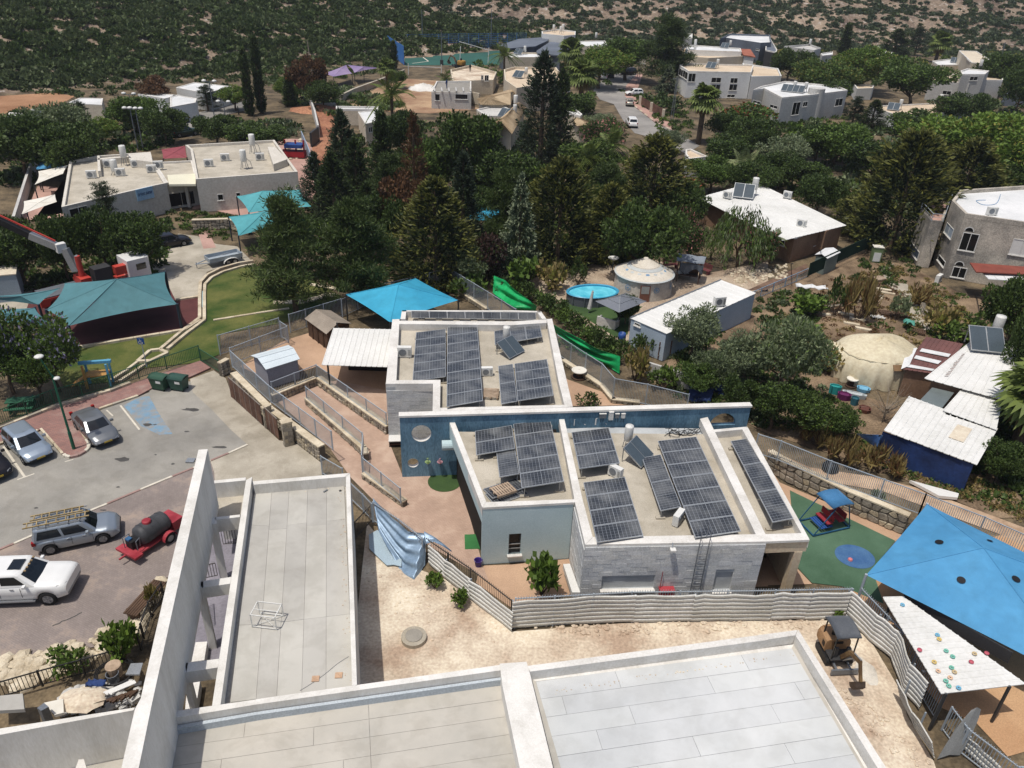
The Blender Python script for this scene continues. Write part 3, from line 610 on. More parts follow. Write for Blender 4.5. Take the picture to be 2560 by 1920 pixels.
def clad(T,parent,a,b,z0,z1,ch,bl,opens=(),th=.035,seed=1,meshes=None,name='stone'):
 """stone facing from a to b on the right-hand side of a->b; each block its own piece with open joints"""
 r=random.Random(seed);a=Vector((a[0],a[1],0));b=Vector((b[0],b[1],0));d=b-a;Lh=d.length;d.normalize();n=Vector((d.y,-d.x,0))
 nz=max(1,round((z1-z0)/ch));ch=(z1-z0)/nz;ang=math.atan2(d.y,d.x);meshes=meshes or STONES
 for k in range(nz):
  s=0.0;h0,h1=z0+k*ch,z0+(k+1)*ch;first=True
  cuts=[0]
  while cuts[-1]<Lh-.05:
   w=bl*r.uniform(.65,1.3)*(.55 if first and k%2 else 1);first=False
   nx=cuts[-1]+w
   if Lh-nx<bl*.4:nx=Lh
   cuts.append(min(nx,Lh))
  segs=list(zip(cuts[:-1],cuts[1:]))
  for o in opens:
   if h1>o[2]+.02 and h0<o[3]-.02:
    ns=[]
    for s0,s1 in segs:
     if s1<=o[0]or s0>=o[1]:ns.append((s0,s1));continue
     if s0<o[0]-.03:ns.append((s0,o[0]))
     if s1>o[1]+.03:ns.append((o[1],s1))
    segs=ns
  for s0,s1 in segs:
   if s1-s0<.06:continue
   t=th+r.uniform(-.008,.008);c=a+d*(s0+s1)/2+n*t/2+Vector((0,0,(h0+h1)/2))
   T.piece(name,r.choice(meshes),Matrix.Translation(c)@Matrix.Rotation(ang,4,'Z')@Matrix.Diagonal((s1-s0-.008,t,ch-.008,1)),parent)
def window(T,parent,a,b,s0,s1,h0,h1,out=.03,fr=.05,frame=None,glass=None,panes=2,sill=None,name='window'):
 """window set on the face a->b (outside to the right): frame, panes, optional sill"""
 a=Vector((a[0],a[1],0));b=Vector((b[0],b[1],0));d=(b-a).normalized();n=Vector((d.y,-d.x,0))
 P=lambda s,h,o:a+d*s+n*o+Vector((0,0,h));mb=MB();up=(0,0,1)
 def member(sa,ha,sb,hb,w):mb.bar(P(sa,ha,out/2),P(sb,hb,out/2),w if ha==hb else w,out,up=tuple(n))
 for sa,ha,sb,hb in((s0,h0+fr/2,s1,h0+fr/2),(s0,h1-fr/2,s1,h1-fr/2)):mb.bar(P(sa,ha,out/2),P(sb,hb,out/2),fr,out,up=tuple(n))
 for s in(s0+fr/2,s1-fr/2):mb.bar(P(s,h0+fr,out/2),P(s,h1-fr,out/2),fr,out,up=tuple(n))
 for k in range(1,panes):
  s=s0+(s1-s0)*k/panes;mb.bar(P(s,h0+fr,out/2),P(s,h1-fr,out/2),fr*.8,out,up=tuple(n))
 w=T.add(name,mb,frame or m_dframe,parent)
 deep=parent is not None and parent.parent is not None
 for k in range(panes):
  g=MB();x0=s0+(s1-s0)*k/panes+fr*.5;x1=s0+(s1-s0)*(k+1)/panes-fr*.5
  g.poly([P(x0,h0+fr*.5,out*.35),P(x1,h0+fr*.5,out*.35),P(x1,h1-fr*.5,out*.35),P(x0,h1-fr*.5,out*.35)])
  if not deep:T.add('pane',g,glass or m_glass,w)
  else:T.add('pane',g,glass or m_glass,parent)
 if sill:
  g=MB();c=(P(s0-.06,h0-.04,sill/2)+P(s1+.06,h0-.04,sill/2))/2;g.box(c,(s1-s0+.12,sill,.07),rz=math.atan2(d.y,d.x))
  T.add('sill',g,m_cope,w if not deep else parent)
 return w
def xy(ps):return[(p[0],p[1])for p in ps]
# ---------------------------------------------------------------- near white building
ZP=4.0
NB=Thing('white_building','long white flat roofed building with beams and tall slanted wall in the foreground','building',(-6,22,0),w=True)
tw=marks('02 1715,568 1795,563 1555,1659 03 1310,1115 1190,1700 1040,1700 1165,1150 1215,1060 02 1455,1659',7.0)
NB.add('slanted_wall',MB().prism(xy(tw),3.3,7.0),m_wplas)
def blk(T,name,s,zt,z0,mat,parent=None,extra=None):
 p=marks(s,zt);return T.add(name,MB().prism(xy(p),z0,zt),mat,parent)
lb=blk(NB,'side_beam','Q3 1020,415 1072,388 03 1905,1112 1832,1122',ZP,2.9,m_wplas)
for s,z0 in(('Q3 735,420 1018,392 1016,418 741,444',0),('Q3 750,736 968,713 966,734 754,759',3.2),('Q3 612,1292 893,1252 883,1310 640,1346',3.35),('03 1600,752 1896,714 1880,790 1608,832',3.35)):
 blk(NB,'cross_beam',s,ZP,z0,m_wplas)
bed=marks('Q3 725,560 1000,545 975,715 700,740',3.0)
NB.add('planter_soil',MB().prism(xy(bed),2.6,3.0),m_dust)
for s in('Q3 690,745 760,738 770,790 700,800','Q3 590,1300 650,1290 650,1345 585,1355','03 1570,755 1625,750 1610,832 1560,840'):
 blk(NB,'pillar',s,4.0,0,m_wplas)
fl=marks('Q3 700,840 960,820 03 1840,1120 1500,1200',3.0);f0=[Vector((p.x,p.y,0))for p in fl]
pf=marks('Q3 820,985 935,965 03 1860,880 1700,1150 1480,1160',.05)
NB.add('porch_floor',MB().prism(xy([at(*(TO['Q3'][0]+u*K,TO['Q3'][1]+v*K),.05)for u,v in((640,850),(1010,800),(900,1500),(820,2100),(420,2150))]),0,.05),M('grey_porch_tiles','#77737a',.8,col2='#858188',scale=1,var=.06))
# low plinths and railings between the pillars
for s in('03 1690,572 1790,566 1765,726 1655,742','03 1620,910 1730,900 1690,1140 1600,1150'):
 blk(NB,'plinth',s,.55,0,m_cope)
def railing(T,a,b,h,sp=.12,parent=None,mat=None,r=.012,name='railing',z0=0.0,posts=True):
 mb=MB();a,b=Vector(a),Vector(b);n=max(2,int((b-a).length/sp));u=Vector((0,0,1))
 for i in range(n+1):p=lerp(a,b,i/n);mb.bar(p+u*(z0+.06),p+u*(z0+h),r*2,r*2)
 mb.bar(a+u*(z0+h),b+u*(z0+h),.04,.04);mb.bar(a+u*(z0+.06),b+u*(z0+.06),.03,.03)
 return T.add(name,mb,mat or m_dframe,parent)
m_rail=M('dark_railing_paint','#4a4640',.6,var=.1)
railing(NB,G('Q3',825,975,0),G('Q3',940,965,0),1.0,mat=m_rail);railing(NB,G('Q3',680,1265,.6),G('Q3',775,1245,.6),.9,mat=m_rail)
railing(NB,G('03',1790,250,.2),G('03',1800,430,.2),.9,mat=m_rail)
# left wing: walls, parapets, deck strips
lw=marks('Q3 1078,426 1918,355 13 872,940 13 850,960 03 1905,1112',ZP);lwp=xy(lw)
NB.add('wing_wall',MB().prism(lwp,0,3.28),m_wplas)
blk(NB,'parapet','Q3 1078,426 1916,354 1878,386 1086,455',ZP,3.25,m_wplas)
blk(NB,'parapet','Q3 1882,386 1918,356 13 872,945 13 830,945',ZP,3.25,m_wplas)
def seam(T,tl,name,mats,z,th=.03,parent=None):
 """roof sheets between successive edge lines; edges are pairs of marks"""
 for i,(e0,e1)in enumerate(zip(tl[:-1],tl[1:])):
  pass
deckE=[('Q3',1095,490,'03',1990,1090),('Q3',1243,505,'13',0,1063),('Q3',1393,500,'13',178,1040),('Q3',1553,480,'13',395,1010),('Q3',1715,470,'13',605,980),('Q3',1868,455,'13',838,950)]
ZD=3.36;dk=blk(NB,'wing_roof','Q3 1080,470 1880,440 13 850,950 03 1905,1100',3.3,3.27,m_joint)
for i in range(len(deckE)-1):
 A0,A1=G(deckE[i][0],deckE[i][1],deckE[i][2],ZD),G(deckE[i][3],deckE[i][4],deckE[i][5],ZD)
 B0,B1=G(deckE[i+1][0],deckE[i+1][1],deckE[i+1][2],ZD),G(deckE[i+1][3],deckE[i+1][4],deckE[i+1][5],ZD)
 for j,(t0,t1)in enumerate(((0,.22+.02*(i%2)),(.22+.02*(i%2),.71),(.71,1))):
  q=[lerp(A0,A1,t0),lerp(B0,B1,t0),lerp(B0,B1,t1),lerp(A0,A1,t1)];q=inset(q,.005)
  NB.add('roof_sheet',MB().prism(xy(q),3.3,ZD+R_.uniform(-.004,.004)),m_roofg if(i+j)%2 else m_roofg2,dk)
# middle and right roofs
mid=xy(marks('03 1355,1187 2212,1066 13 0,1064 2108,766 23 62,1720 13 0,2300 03 1300,2300 1200,1700',ZP))
NB.add('middle_wall',MB().prism(mid,0,3.2),m_wplas)
blk(NB,'parapet','03 1352,1190 2212,1067 13 0,1064 2108,768 2112,815 0,1110 03 1376,1250',ZP,3.2,m_wplas)
NB.add('upstand',MB().prism(xy(marks('03 1390,1262 13 0,1124 2114,828 2118,850 0,1150 03 1400,1290',ZP-.05)),3.2,3.62),m_upst)
rt=xy(marks('23 130,778 2212,500 33 262,464 1060,1720 700,2300 23 700,2300 355,1720',ZP))
NB.add('right_wall',MB().prism(rt,0,3.42),m_wplas)
blk(NB,'ridge_beam','13 2106,757 23 126,740 163,872 370,1720 80,1720 13 2130,950',4.06,3.2,m_wplas)
blk(NB,'parapet','23 132,777 2212,500 33 255,466 236,512 0,548 23 2212,552 156,826',ZP,3.45,m_cope)
blk(NB,'parapet','33 262,464 1062,1720 985,1720 238,513',ZP,3.45,m_cope)
def rows(T,parent,o,du,dv,nrow,pitch,cuts,z,mats,clip,name='roof_sheet',seed=3):
 r=random.Random(seed);du=Vector((du[0],du[1],0)).normalized();dv=Vector((dv[0],dv[1],0)).normalized()
 for k in range(nrow):
  cs=cuts(k,r)
  for s0,s1 in zip(cs[:-1],cs[1:]):
   q=[o+du*(s0+.006)+dv*(k*pitch+.006),o+du*(s1-.006)+dv*(k*pitch+.006),o+du*(s1-.006)+dv*((k+1)*pitch-.006),o+du*(s0+.006)+dv*((k+1)*pitch-.006)]
   q=clip(q)
   if q:T.add(name,MB().prism(xy(q),z-.03,z+r.uniform(-.004,.004)),r.choice(mats),parent)
def clip_poly(q,poly):
 """clip convex q by convex poly (Sutherland-Hodgman, plan)"""
 n=len(poly);ar=sum(poly[i][0]*poly[(i+1)%n][1]-poly[(i+1)%n][0]*poly[i][1]for i in range(n));poly=poly if ar>0 else poly[::-1]
 out=[(p[0],p[1])for p in q]
 for i in range(n):
  a,b=poly[i],poly[(i+1)%n];ins=lambda p:(b[0]-a[0])*(p[1]-a[1])-(b[1]-a[1])*(p[0]-a[0])>=0
  inp=out;out=[]
  for j in range(len(inp)):
   p,q2=inp[j],inp[(j+1)%len(inp)]
   if ins(p):out.append(p)
   if ins(p)!=ins(q2):
    d1=(b[0]-a[0])*(p[1]-a[1])-(b[1]-a[1])*(p[0]-a[0]);d2=(b[0]-a[0])*(q2[1]-a[1])-(b[1]-a[1])*(q2[0]-a[0]);t=d1/(d1-d2)
    out.append((p[0]+(q2[0]-p[0])*t,p[1]+(q2[1]-p[1])*t))
  if len(out)<3:return None
 return out
rd=T_=NB.add('right_roof',MB().prism(xy(marks('23 170,890 33 222,590 870,1720 23 380,1720',3.46)),3.42,3.46),m_joint2)
rp=xy(marks('23 205,905 33 205,625 845,1720 23 440,1720',3.5));o=G('23',165,885,3.5);o2=G('33',225,585,3.5);du=o2-o;dv=G('23',380,1720,3.5)-o
perp=Vector((du.y,-du.x,0)).normalized()
RC={0:[-1,3.55,9.2,20],1:[-1,1.05,7.3,20],2:[-1,3.6,10.8,20],3:[-1,2.0,9.3,20],4:[-1,5.6,11.5,20],5:[-1,3.1,9,20],6:[-1,6,12,20]}
NB.add('roof_edge_strip',MB().prism(xy(marks('23 168,885 33 224,588 204,628 23 205,908',3.5)),3.46,3.485),m_cope,rd)
NB.add('roof_edge_strip',MB().prism(xy(marks('33 224,588 872,1720 848,1720 204,628',3.5)),3.46,3.485),m_roofb,rd)
NB.add('roof_edge_strip',MB().prism(xy(marks('23 168,885 205,908 442,1720 380,1720',3.5)),3.46,3.485),m_roofb,rd)
rows(NB,rd,o+perp*.18,du,perp,7,.86,lambda k,r:RC[k%7],3.5,[m_roofw,m_roofw2],lambda q:clip_poly(q,rp))
md=NB.add('middle_roof',MB().prism(xy(marks('03 1400,1300 13 0,1190 2118,880 23 40,1720 13 0,1750 03 1330,1750',3.24)),3.2,3.24),m_joint)
mp_=xy(marks('03 1412,1330 13 0,1225 2118,925 23 48,1720 13 0,1750 03 1345,1720',3.28));o=G('03',1390,1340,3.28);o2=G('13',2118,925,3.28);du=o2-o;perp=Vector((du.y,-du.x,0)).normalized()
rows(NB,md,o-du.normalized()*1.5,du,perp,7,.8,lambda k,r:[-1,[4.6,7.2,3.9,8.3][k%4],9.3,16],3.28,[m_roofb],lambda q:clip_poly(q,mp_))
NB.add('roof_edge_strip',MB().prism(xy(marks('03 1398,1285 13 0,1150 2118,852 2119,925 0,1225 03 1412,1330',3.27)),3.24,3.265),m_dust,md)
# lower terrace on the left
tp=marks('03 -300,1385 0,1318 1165,1136 1152,1160 0,1372 -300,1440',4.0)
NB.add('terrace_wall',MB().prism(xy(tp),0,4.0),m_wplas)
NB.add('terrace_floor',MB().prism(xy(marks('03 -300,1440 1150,1165 1040,1700 -300,1900',4.0)),0,1.4),m_roofb)
blk(NB,'stub_beam','03 680,1586 724,1582 790,1800 600,1800',2.6,1.2,m_wplas)
# ---------------------------------------------------------------- kindergarten
KB=Thing('kindergarten_building','kindergarten with solar panels on its flat roofs and a long blue wall across the middle','building',(5,38,0),w=True)
DK=3.5
fb=xy(marks('Q1 600,345 850,1060 1640,1005 1738,1385 32 350,1345 22 2028,372',ZP))
core=[Vector((p[0],p[1],0))for p in fb]
lbp=marks('Q1 850,1066 1640,1018 1520,290 590,345',ZP)
KB.add('blue_block_core',MB().prism(xy(inset(lbp,.22)),0,3.3),m_dark)
rbp=marks('Q1 1645,1012 1738,1390 22 2200,1358 1640,300 22 415,285',ZP)
KB.add('stone_block_core',MB().prism(xy(inset(rbp,.05)),0,3.3),m_mort)
deck=KB.add('roof_deck',MB().prism(xy(inset([Vector((p[0],p[1],0))for p in fb],.1)),3.3,DK),m_dust)
# light blue front wall with its window, blue side wall under the roof edge
a=G('Q1',850,1066,ZP);b=G('Q1',1640,1018,ZP);Lb=(Vector(b[:2])-Vector(a[:2])).length
f=lambda u:(u-850)/790*Lb
wb=MB();op=(f(1088),f(1197),.62,2.05);wall(wb,a,b,0,3.855,.22,[op],side=1);fw=KB.add('front_wall',wb,m_lblue)
dd=(b-a);dd.z=0;dd.normalize();nn=Vector((-dd.y,dd.x,0));a2,b2=a+nn*.16,b+nn*.16
window(KB,None,a2,b2,op[0],op[1],op[2],op[3],panes=1,out=.05,fr=.06)
mb=MB()
for k in range(7):mb.bar(a+dd*lerp(op[0],op[1],.5)+nn*.1+V(0,0,0),a+dd*lerp(op[0],op[1],.5)+nn*.1+V(0,0,.001),.01)
KB.add('sill',MB().box(a+dd*(op[0]+op[1])/2+V(0,0,op[2]-.04)-nn*.03-V(0,0,a.z),(op[1]-op[0]+.14,.36,.08),rz=math.atan2(dd.y,dd.x)),m_cope)
KB.add('window_bar',MB().bar(a2+dd*op[0]-nn*.06+V(0,0,1.25-a.z),a2+dd*op[1]-nn*.06+V(0,0,1.25-a.z),.04,.04).bar(a2+dd*op[0]-nn*.06+V(0,0,.95-a.z),a2+dd*op[1]-nn*.06+V(0,0,.95-a.z),.03,.03),m_alum)
l0=G('Q1',566,335,ZP);l1=G('Q1',850,1066,ZP);dl=(l1-l0).normalized();nl=Vector((-dl.y,dl.x,0))
if nl.x<0:nl=-nl
KB.add('roof_band',MB().prism(xy([l0,l1,l1+nl*.24,l0+nl*.24]),2.95,3.86),m_lblue)
KB.add('side_wall',MB().prism(xy([l0+nl*.75,l1+nl*.3,l1+nl*.5,l0+nl*.95]),0,3.3),m_lblue)
KB.add('porch_ceiling',MB().prism(xy([l0,l1,l1+nl*.7,l0+nl*.9]),2.9,2.95),m_lblue)
for s in('Q1 566,332 612,329 884,1018 850,1068','Q1 852,1068 884,1020 1650,996 1648,1022','Q1 1508,280 1552,275 1716,998 1650,1020','Q1 1650,1020 1716,998 1803,1322 1738,1388','22 634,1388 700,1322 2212,1296 32 290,1288 360,1346 22 2212,1360','22 1625,300 1690,285 2190,1296 2108,1300','22 1990,392 2035,370 32 360,1344 290,1290','22 1710,396 2035,368 1992,392 1724,418'):
 blk(KB,'parapet',s,ZP+R_.uniform(-.003,.003),3.86 if '634' in s or '852,1068' in s else 3.45,m_cope)
# stone front wall
a=G('22',634,1390,ZP);b=G('22',2200,1362,ZP);Ls=(Vector(b[:2])-Vector(a[:2])).length;f=lambda u:(u-634)/1566*Ls
W1=(f(810),f(1275),1.02,1.82);W2=(f(1812),f(1970),.75,2.0)
sw=MB();wall(sw,a,b,0,3.855,.18,[W1,W2],side=1);sfw=KB.add('front_wall',sw,m_mort)
clad(KB,sfw,a,b,0,3.84,.28,.72,[W1,W2],seed=4)
ds=Vector((b-a)[:]);ds.z=0;ds.normalize();ns=Vector((-ds.y,ds.x,0))
for W_,pn in((W1,3),(W2,2)):
 window(KB,None,a+ns*.13,b+ns*.13,*W_,panes=pn,out=.05,fr=.06)
 KB.add('sill',MB().box(a+ds*(W_[0]+W_[1])/2+V(0,0,W_[2]-.05-a.z)-ns*.04,(W_[1]-W_[0]+.1,.42,.08),rz=math.atan2(ds.y,ds.x)),m_cope)
a=G('Q1',1648,1022,ZP);b=G('Q1',1738,1390,ZP)
sw=MB();wall(sw,a,b,0,3.69,.1,[],side=1);s2=KB.add('side_wall',sw,m_mort);clad(KB,s2,a,b,0,3.69,.28,.8,seed=9,meshes=STONES[:2])
KB.add('drain_pipe',MB().tube(G('Q1',1650,1010,3.6)-V(.12,.05,0),G('Q1',1650,1010,3.6)-V(.12,.05,1.6),.05),m_lblue)
# porch corner on the right
pb=marks('22 2200,1360 32 360,1344 300,1180',ZP)
blk(KB,'porch_beam','22 2203,1358 32 356,1342 330,1292 22 2203,1300',3.95,3.15,m_beige)
blk(KB,'porch_beam','32 356,1342 300,1235 262,1240 330,1330',3.94,3.15,m_beige)
c=G('32',330,1330,ZP);KB.add('porch_column',MB().box((c.x-.25,c.y+.1,1.57),(.42,.42,3.14),rz=.1),m_beige)
r0=G('22',2050,400,ZP);r1=G('32',300,1240,ZP)
KB.add('back_wall',MB().prism(xy([r0,r1,r1+V(-.3,0,0),r0+V(-.3,0,0)]),0,3.3),m_beige)
# blue screen wall with round holes
def plate(name,outer,holes,th):
 """flat plate in x-y with holes, thickness th"""
 cu=bpy.data.curves.new(name,'CURVE');cu.dimensions='2D';cu.fill_mode='BOTH';cu.extrude=th/2
 for pts in[outer]+holes:
  sp=cu.splines.new('POLY');sp.points.add(len(pts)-1);sp.use_cyclic_u=True
  for i,p in enumerate(pts):sp.points[i].co=(p[0],p[1],0,1)
 o=bpy.data.objects.new(name,cu);me=bpy.data.meshes.new_from_object(o);bpy.data.objects.remove(o);bpy.data.curves.remove(cu);me.name=name
 return me
ba=G('12',1240,275,4.6);bb=G('22',2067,187,4.6);db=Vector((bb-ba)[:]);Lw=db.length;db.normalize();nb_=Vector((-db.y,db.x,0))
MW=Matrix(((db.x,0,-db.y*-1 if False else db.y,ba.x),(db.y,0,-db.x,ba.y),(0,1,0,0),(0,0,0,1)))
MW=Matrix.Translation((ba.x,ba.y,0))@Matrix.Rotation(math.atan2(db.y,db.x),4,'Z')@Matrix.Rotation(math.pi/2,4,'X')
def onwall(t,u,v,off=0.0):
 x,y=TO[t][0]+u*K,TO[t][1]+v*K;r=Vector(ray(x,y));n=Vector((db.y,-db.x,0));o=Vector((0,0,CAM_H));q=Vector((ba.x,ba.y,0))+n*off
 k=(q-o).dot(n)/r.dot(n);p=o+r*k;return((p-Vector((ba.x,ba.y,0))).dot(db),p.z)
def ell(c,rx,rz,n=32):return[(c[0]+rx*math.cos(6.28318*i/n),c[1]+rz*math.sin(6.28318*i/n))for i in range(n)]
c1,c2,c3=onwall('Q1',323,428),onwall('Q1',251,682),onwall('22',1818,350)
e1=onwall('Q1',409,428)[0]-c1[0];e2=onwall('Q1',299,682)[0]-c2[0];e3=onwall('22',1928,350)[0]-c3[0]
arch=[(c3[0]+e3*math.cos(t),c3[1]-.05+e3*1.05*math.sin(t))for t in[math.pi*i/14 for i in range(15)]]
me=plate('blue_wall',[(0,0),(Lw,0),(Lw,4.5),(0,4.5)],[ell(c1,e1,e1),ell(c2,e2,e2),arch],.3);me.materials.append(m_blue)
sc_=KB.piece('screen_wall',me,MW@Matrix.Translation((0,0,-.15)))
for c,e in((c1,e1),(c2,e2)):
 mb=MB();n=32
 for i in range(n):
  t0,t1=6.28318*i/n,6.28318*(i+1)/n;q=lambda t,z,k=.985:(c[0]+e*k*math.cos(t),c[1]+e*k*math.sin(t),z)
  mb.poly([q(t0,.152),q(t1,.152),q(t1,-.152),q(t0,-.152)])
 link('hole_lining',mesh_of('hole_lining',mb,m_wplas),sc_)
link('coping',mesh_of('coping',MB().box((Lw/2,4.565,0),(Lw+.1,.13,.46)),m_cope),sc_)
# rear block
ZR=4.5;DR=3.95
rbk=xy(marks('11 1178,1102 1120,1655 12 1535,-20 1528,232 22 520,195 21 475,1655 340,1095',ZR))
KB.add('rear_core',MB().prism(xy(inset([Vector((p[0],p[1],0))for p in rbk],.06)),0,DR),m_dust)
for s in('11 1178,1100 1240,1098 1212,1630 1122,1657','11 1238,1112 2212,1118 21 300,1100 300,1130 11 2212,1150 1235,1140','11 1120,1657 1130,1628 1594,1622 1592,1655','11 1530,1657 1594,1625 12 1590,232 1526,235','21 300,1098 346,1094 480,1659 22 525,196 458,200 22 405,-10','12 1590,205 1592,232 22 458,200 455,180'):
 blk(KB,'parapet',s,ZR+R_.uniform(-.003,.003),DR-.05,m_cope)
ext=marks('11 1262,1024 2212,1024 21 248,1030 300,1098 11 1240,1098',ZR)
KB.add('rear_annex',MB().prism(xy(ext),0,DR),m_dust)
for s in('11 1262,1022 1300,1022 1290,1098 1248,1098','11 1262,1022 2212,1022 21 248,1029 248,1040 11 2212,1034 1262,1032','21 215,1032 250,1030 298,1097 260,1097'):
 blk(KB,'parapet',s,ZR,DR-.05,m_cope)
a=G('11',1122,1658,ZR);b=G('12',1528,-8,ZR);sw=MB();wall(sw,a,b,0,DR+.3,.06,[],side=1);s3=KB.add('rear_wall',sw,m_mort);clad(KB,s3,a,b,0,ZR-.5,.29,.62,seed=11)
# ---------------------------------------------------------------- roof equipment kit
def solar_mat():
 mt=bpy.data.materials.new('solar_cells');mt.use_nodes=True;nt=mt.node_tree;L=nt.links.new;b=nt.nodes['Principled BSDF']
 tc=_n(nt,'TexCoord');br=_n(nt,'TexBrick');br.offset=0;br.inputs['Scale'].default_value=1;br.inputs['Brick Width'].default_value=1/12;br.inputs['Row Height'].default_value=1/6
 br.inputs['Mortar Size'].default_value=.0035;br.inputs['Color1'].default_value=(*srgb('#2c2f33'),1);br.inputs['Color2'].default_value=(*srgb('#32353a'),1);br.inputs['Mortar'].default_value=(*srgb('#80848a'),1)
 mp=_n(nt,'Mapping');L(tc.outputs['UV'],mp.inputs[0]);L(mp.outputs[0],br.inputs[0])
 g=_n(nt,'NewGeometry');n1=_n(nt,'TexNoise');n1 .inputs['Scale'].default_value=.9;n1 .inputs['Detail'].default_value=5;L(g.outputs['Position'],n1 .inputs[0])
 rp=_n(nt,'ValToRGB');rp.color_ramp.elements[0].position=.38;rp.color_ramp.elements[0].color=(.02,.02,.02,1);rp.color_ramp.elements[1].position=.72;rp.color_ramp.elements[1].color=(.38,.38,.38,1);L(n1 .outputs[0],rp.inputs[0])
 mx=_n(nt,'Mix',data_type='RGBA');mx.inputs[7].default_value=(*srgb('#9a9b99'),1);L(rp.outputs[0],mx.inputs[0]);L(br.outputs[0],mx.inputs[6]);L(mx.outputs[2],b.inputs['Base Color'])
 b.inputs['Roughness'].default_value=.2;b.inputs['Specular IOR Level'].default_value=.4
 return mt
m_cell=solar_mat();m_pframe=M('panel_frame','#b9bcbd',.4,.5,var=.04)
def panel_meshes():
 g=MB().box((0,0,.012),(.97,.94,.02));gm=mesh_of('glass',g,m_cell)
 fr=MB()
 for sx,sy,cx,cy in((1,.03,0,.485),(1,.03,0,-.485),(.015,.94,.4925,0),(.015,.94,-.4925,0)):fr.box((cx,cy,0),(sx,sy,.06))
 fr.box((0,0,.0235),(.008,.94,.004))
 return g,fr
PGB,PFB=panel_meshes()
def panel_pair(ex,ey,ez):
 """cells and frame stretched to one panel's size; cells keep a 0-1 map"""
 out=[]
 for nm,mb,mt in(('cells',PGB,m_cell),('panel_frame',PFB,m_pframe)):
  me=mesh_of(nm,mb,mt);uv=me.uv_layers.new(name='map')
  for l in me.loops:c=mb.v[l.vertex_index];uv.data[l.index].uv=(c[0]+.5,c[1]+.5)
  for v in me.vertices:v.co=ex*v.co.x+ey*v.co.y+ez*v.co.z
  out.append(me)
 return out
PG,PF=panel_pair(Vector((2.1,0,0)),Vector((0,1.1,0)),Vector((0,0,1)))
def array(label,cs,nc,nr,deck,zf,zn,legs=True,portrait=False,group='solar arrays on the kindergarten roofs'):
 """rack of solar panels; cs = far-left, far-right, near-right, near-left marks"""
 FL,FR=[G(*c,deck+zf)for c in cs[:2]];NR,NL=[G(*c,deck+zn)for c in cs[2:]]
 ctr=(FL+FR+NR+NL)/4;T=Thing('solar_array',label,'solar array',(ctr.x,ctr.y,deck),group=group,w=True)
 P=lambda s,t:lerp(lerp(FL,FR,s),lerp(NL,NR,s),t)
 ex=((FR-FL)+(NR-NL))/2/nc;ey=((FL-NL)+(FR-NR))/2/nr
 if portrait:ex,ey=ey,-ex
 cm,fm=panel_pair(ex*.985,ey*.98,ex.cross(ey).normalized())
 for i in range(nc):
  for j in range(nr):
   s0,s1,t0,t1=i/nc,(i+1)/nc,j/nr,(j+1)/nr
   a,b,c,d=P(s0,t0),P(s1,t0),P(s1,t1),P(s0,t1);p=T.piece('solar_panel',fm,Matrix.Translation((a+b+c+d)/4));link('cells',cm,p)
 if legs:
  for t in(.12,.88):
   mb=MB();mb.bar(P(.02,t)-V(0,0,.06),P(.98,t)-V(0,0,.06),.05,.05);T.add('rail',mb,m_alum)
  n=max(2,int((FR-FL).length/1.4)+1)
  for i in range(n):
   s=.08+.84*i/(n-1)
   for t in(.97,.05):
    p=P(s,t)-V(0,0,.06);q=Vector((p.x,p.y,deck));T.add('leg',MB().bar(p,q,.045,.045),m_alum)
    T.add('ballast',MB().box(q+V(0,0,.05),(.5,.2,.1),rz=.1),m_conc)
 return T
array('five panel solar array on the light blue front roof beside the leaning pallet',(('Q1',1112,350),('Q1',1440,303),('Q1',1555,845),('Q1',1190,900)),1,5,DK,.3,.8)
array('two panel solar array nearest the left edge of the light blue roof',(('Q1',783,410),('Q1',1106,357),('Q1',1136,560),('Q1',795,617)),1,2,DK,.25,.45)
array('single upright solar panel left of the five panel array',(('Q1',965,592),('Q1',1138,564),('Q1',1167,778),('Q1',1000,810)),1,1,DK,.3,.6,portrait=True)
array('three panel solar array beside the water heater on the front roof',(('22',512,420),('22',838,378),('22',935,685),('22',578,735)),1,3,DK,.3,.75)
array('four panel solar array behind the stone front parapet',(('22',615,855),('22',975,803),('22',1140,1315),('22',728,1372)),1,4,DK,.3,.65)
array('seven panel solar array, longest one on the front roof',(('22',1255,495),('22',1595,455),('22',1980,1275),('22',1582,1330)),1,7,DK,.3,.65)
array('pair of upright solar panels left of the longest front roof array',(('22',1118,635),('22',1288,614),('22',1463,1060),('22',1285,1105)),1,2,DK,.28,.6,portrait=True)
array('single file solar array on the narrow right hand roof strip',(('22',1885,495),('22',2045,470),('32',220,1165),('32',40,1200)),1,3,DK,.35,.7,portrait=True)
array('six panel solar array by the air conditioner on the rear roof',(('11',1380,1225),('11',1640,1175),('11',1640,1610),('11',1352,1625)),1,6,DR,.3,.5)
array('eight panel solar array, longest one on the rear roof',(('11',1648,1175),('11',1916,1135),('12',1958,150),('12',1650,195)),1,8,DR,.3,.75)
array('small solar array at the far edge of the rear roof behind the water heater',(('11',2055,1197),('21',243,1145),('21',258,1245),('11',2066,1332)),3,1,DR,.3,.5,portrait=True)
array('pair of upright solar panels right of the pallet on the rear roof',(('11',2090,1505),('11',2222,1488),('Q1',1150,150),('Q1',1012,175)),1,2,DR,.3,.7,portrait=True)
array('four panel solar array at the front right corner of the rear roof',(('21',17,1487),('21',305,1445),('22',360,100),('22',48,147)),1,4,DR,.3,.75)
array('low row of solar panels on the narrow annex behind the rear roof',(('11',1345,1030),('21',200,1040),('21',215,1105),('11',1340,1085)),7,1,DR,.7,.25)
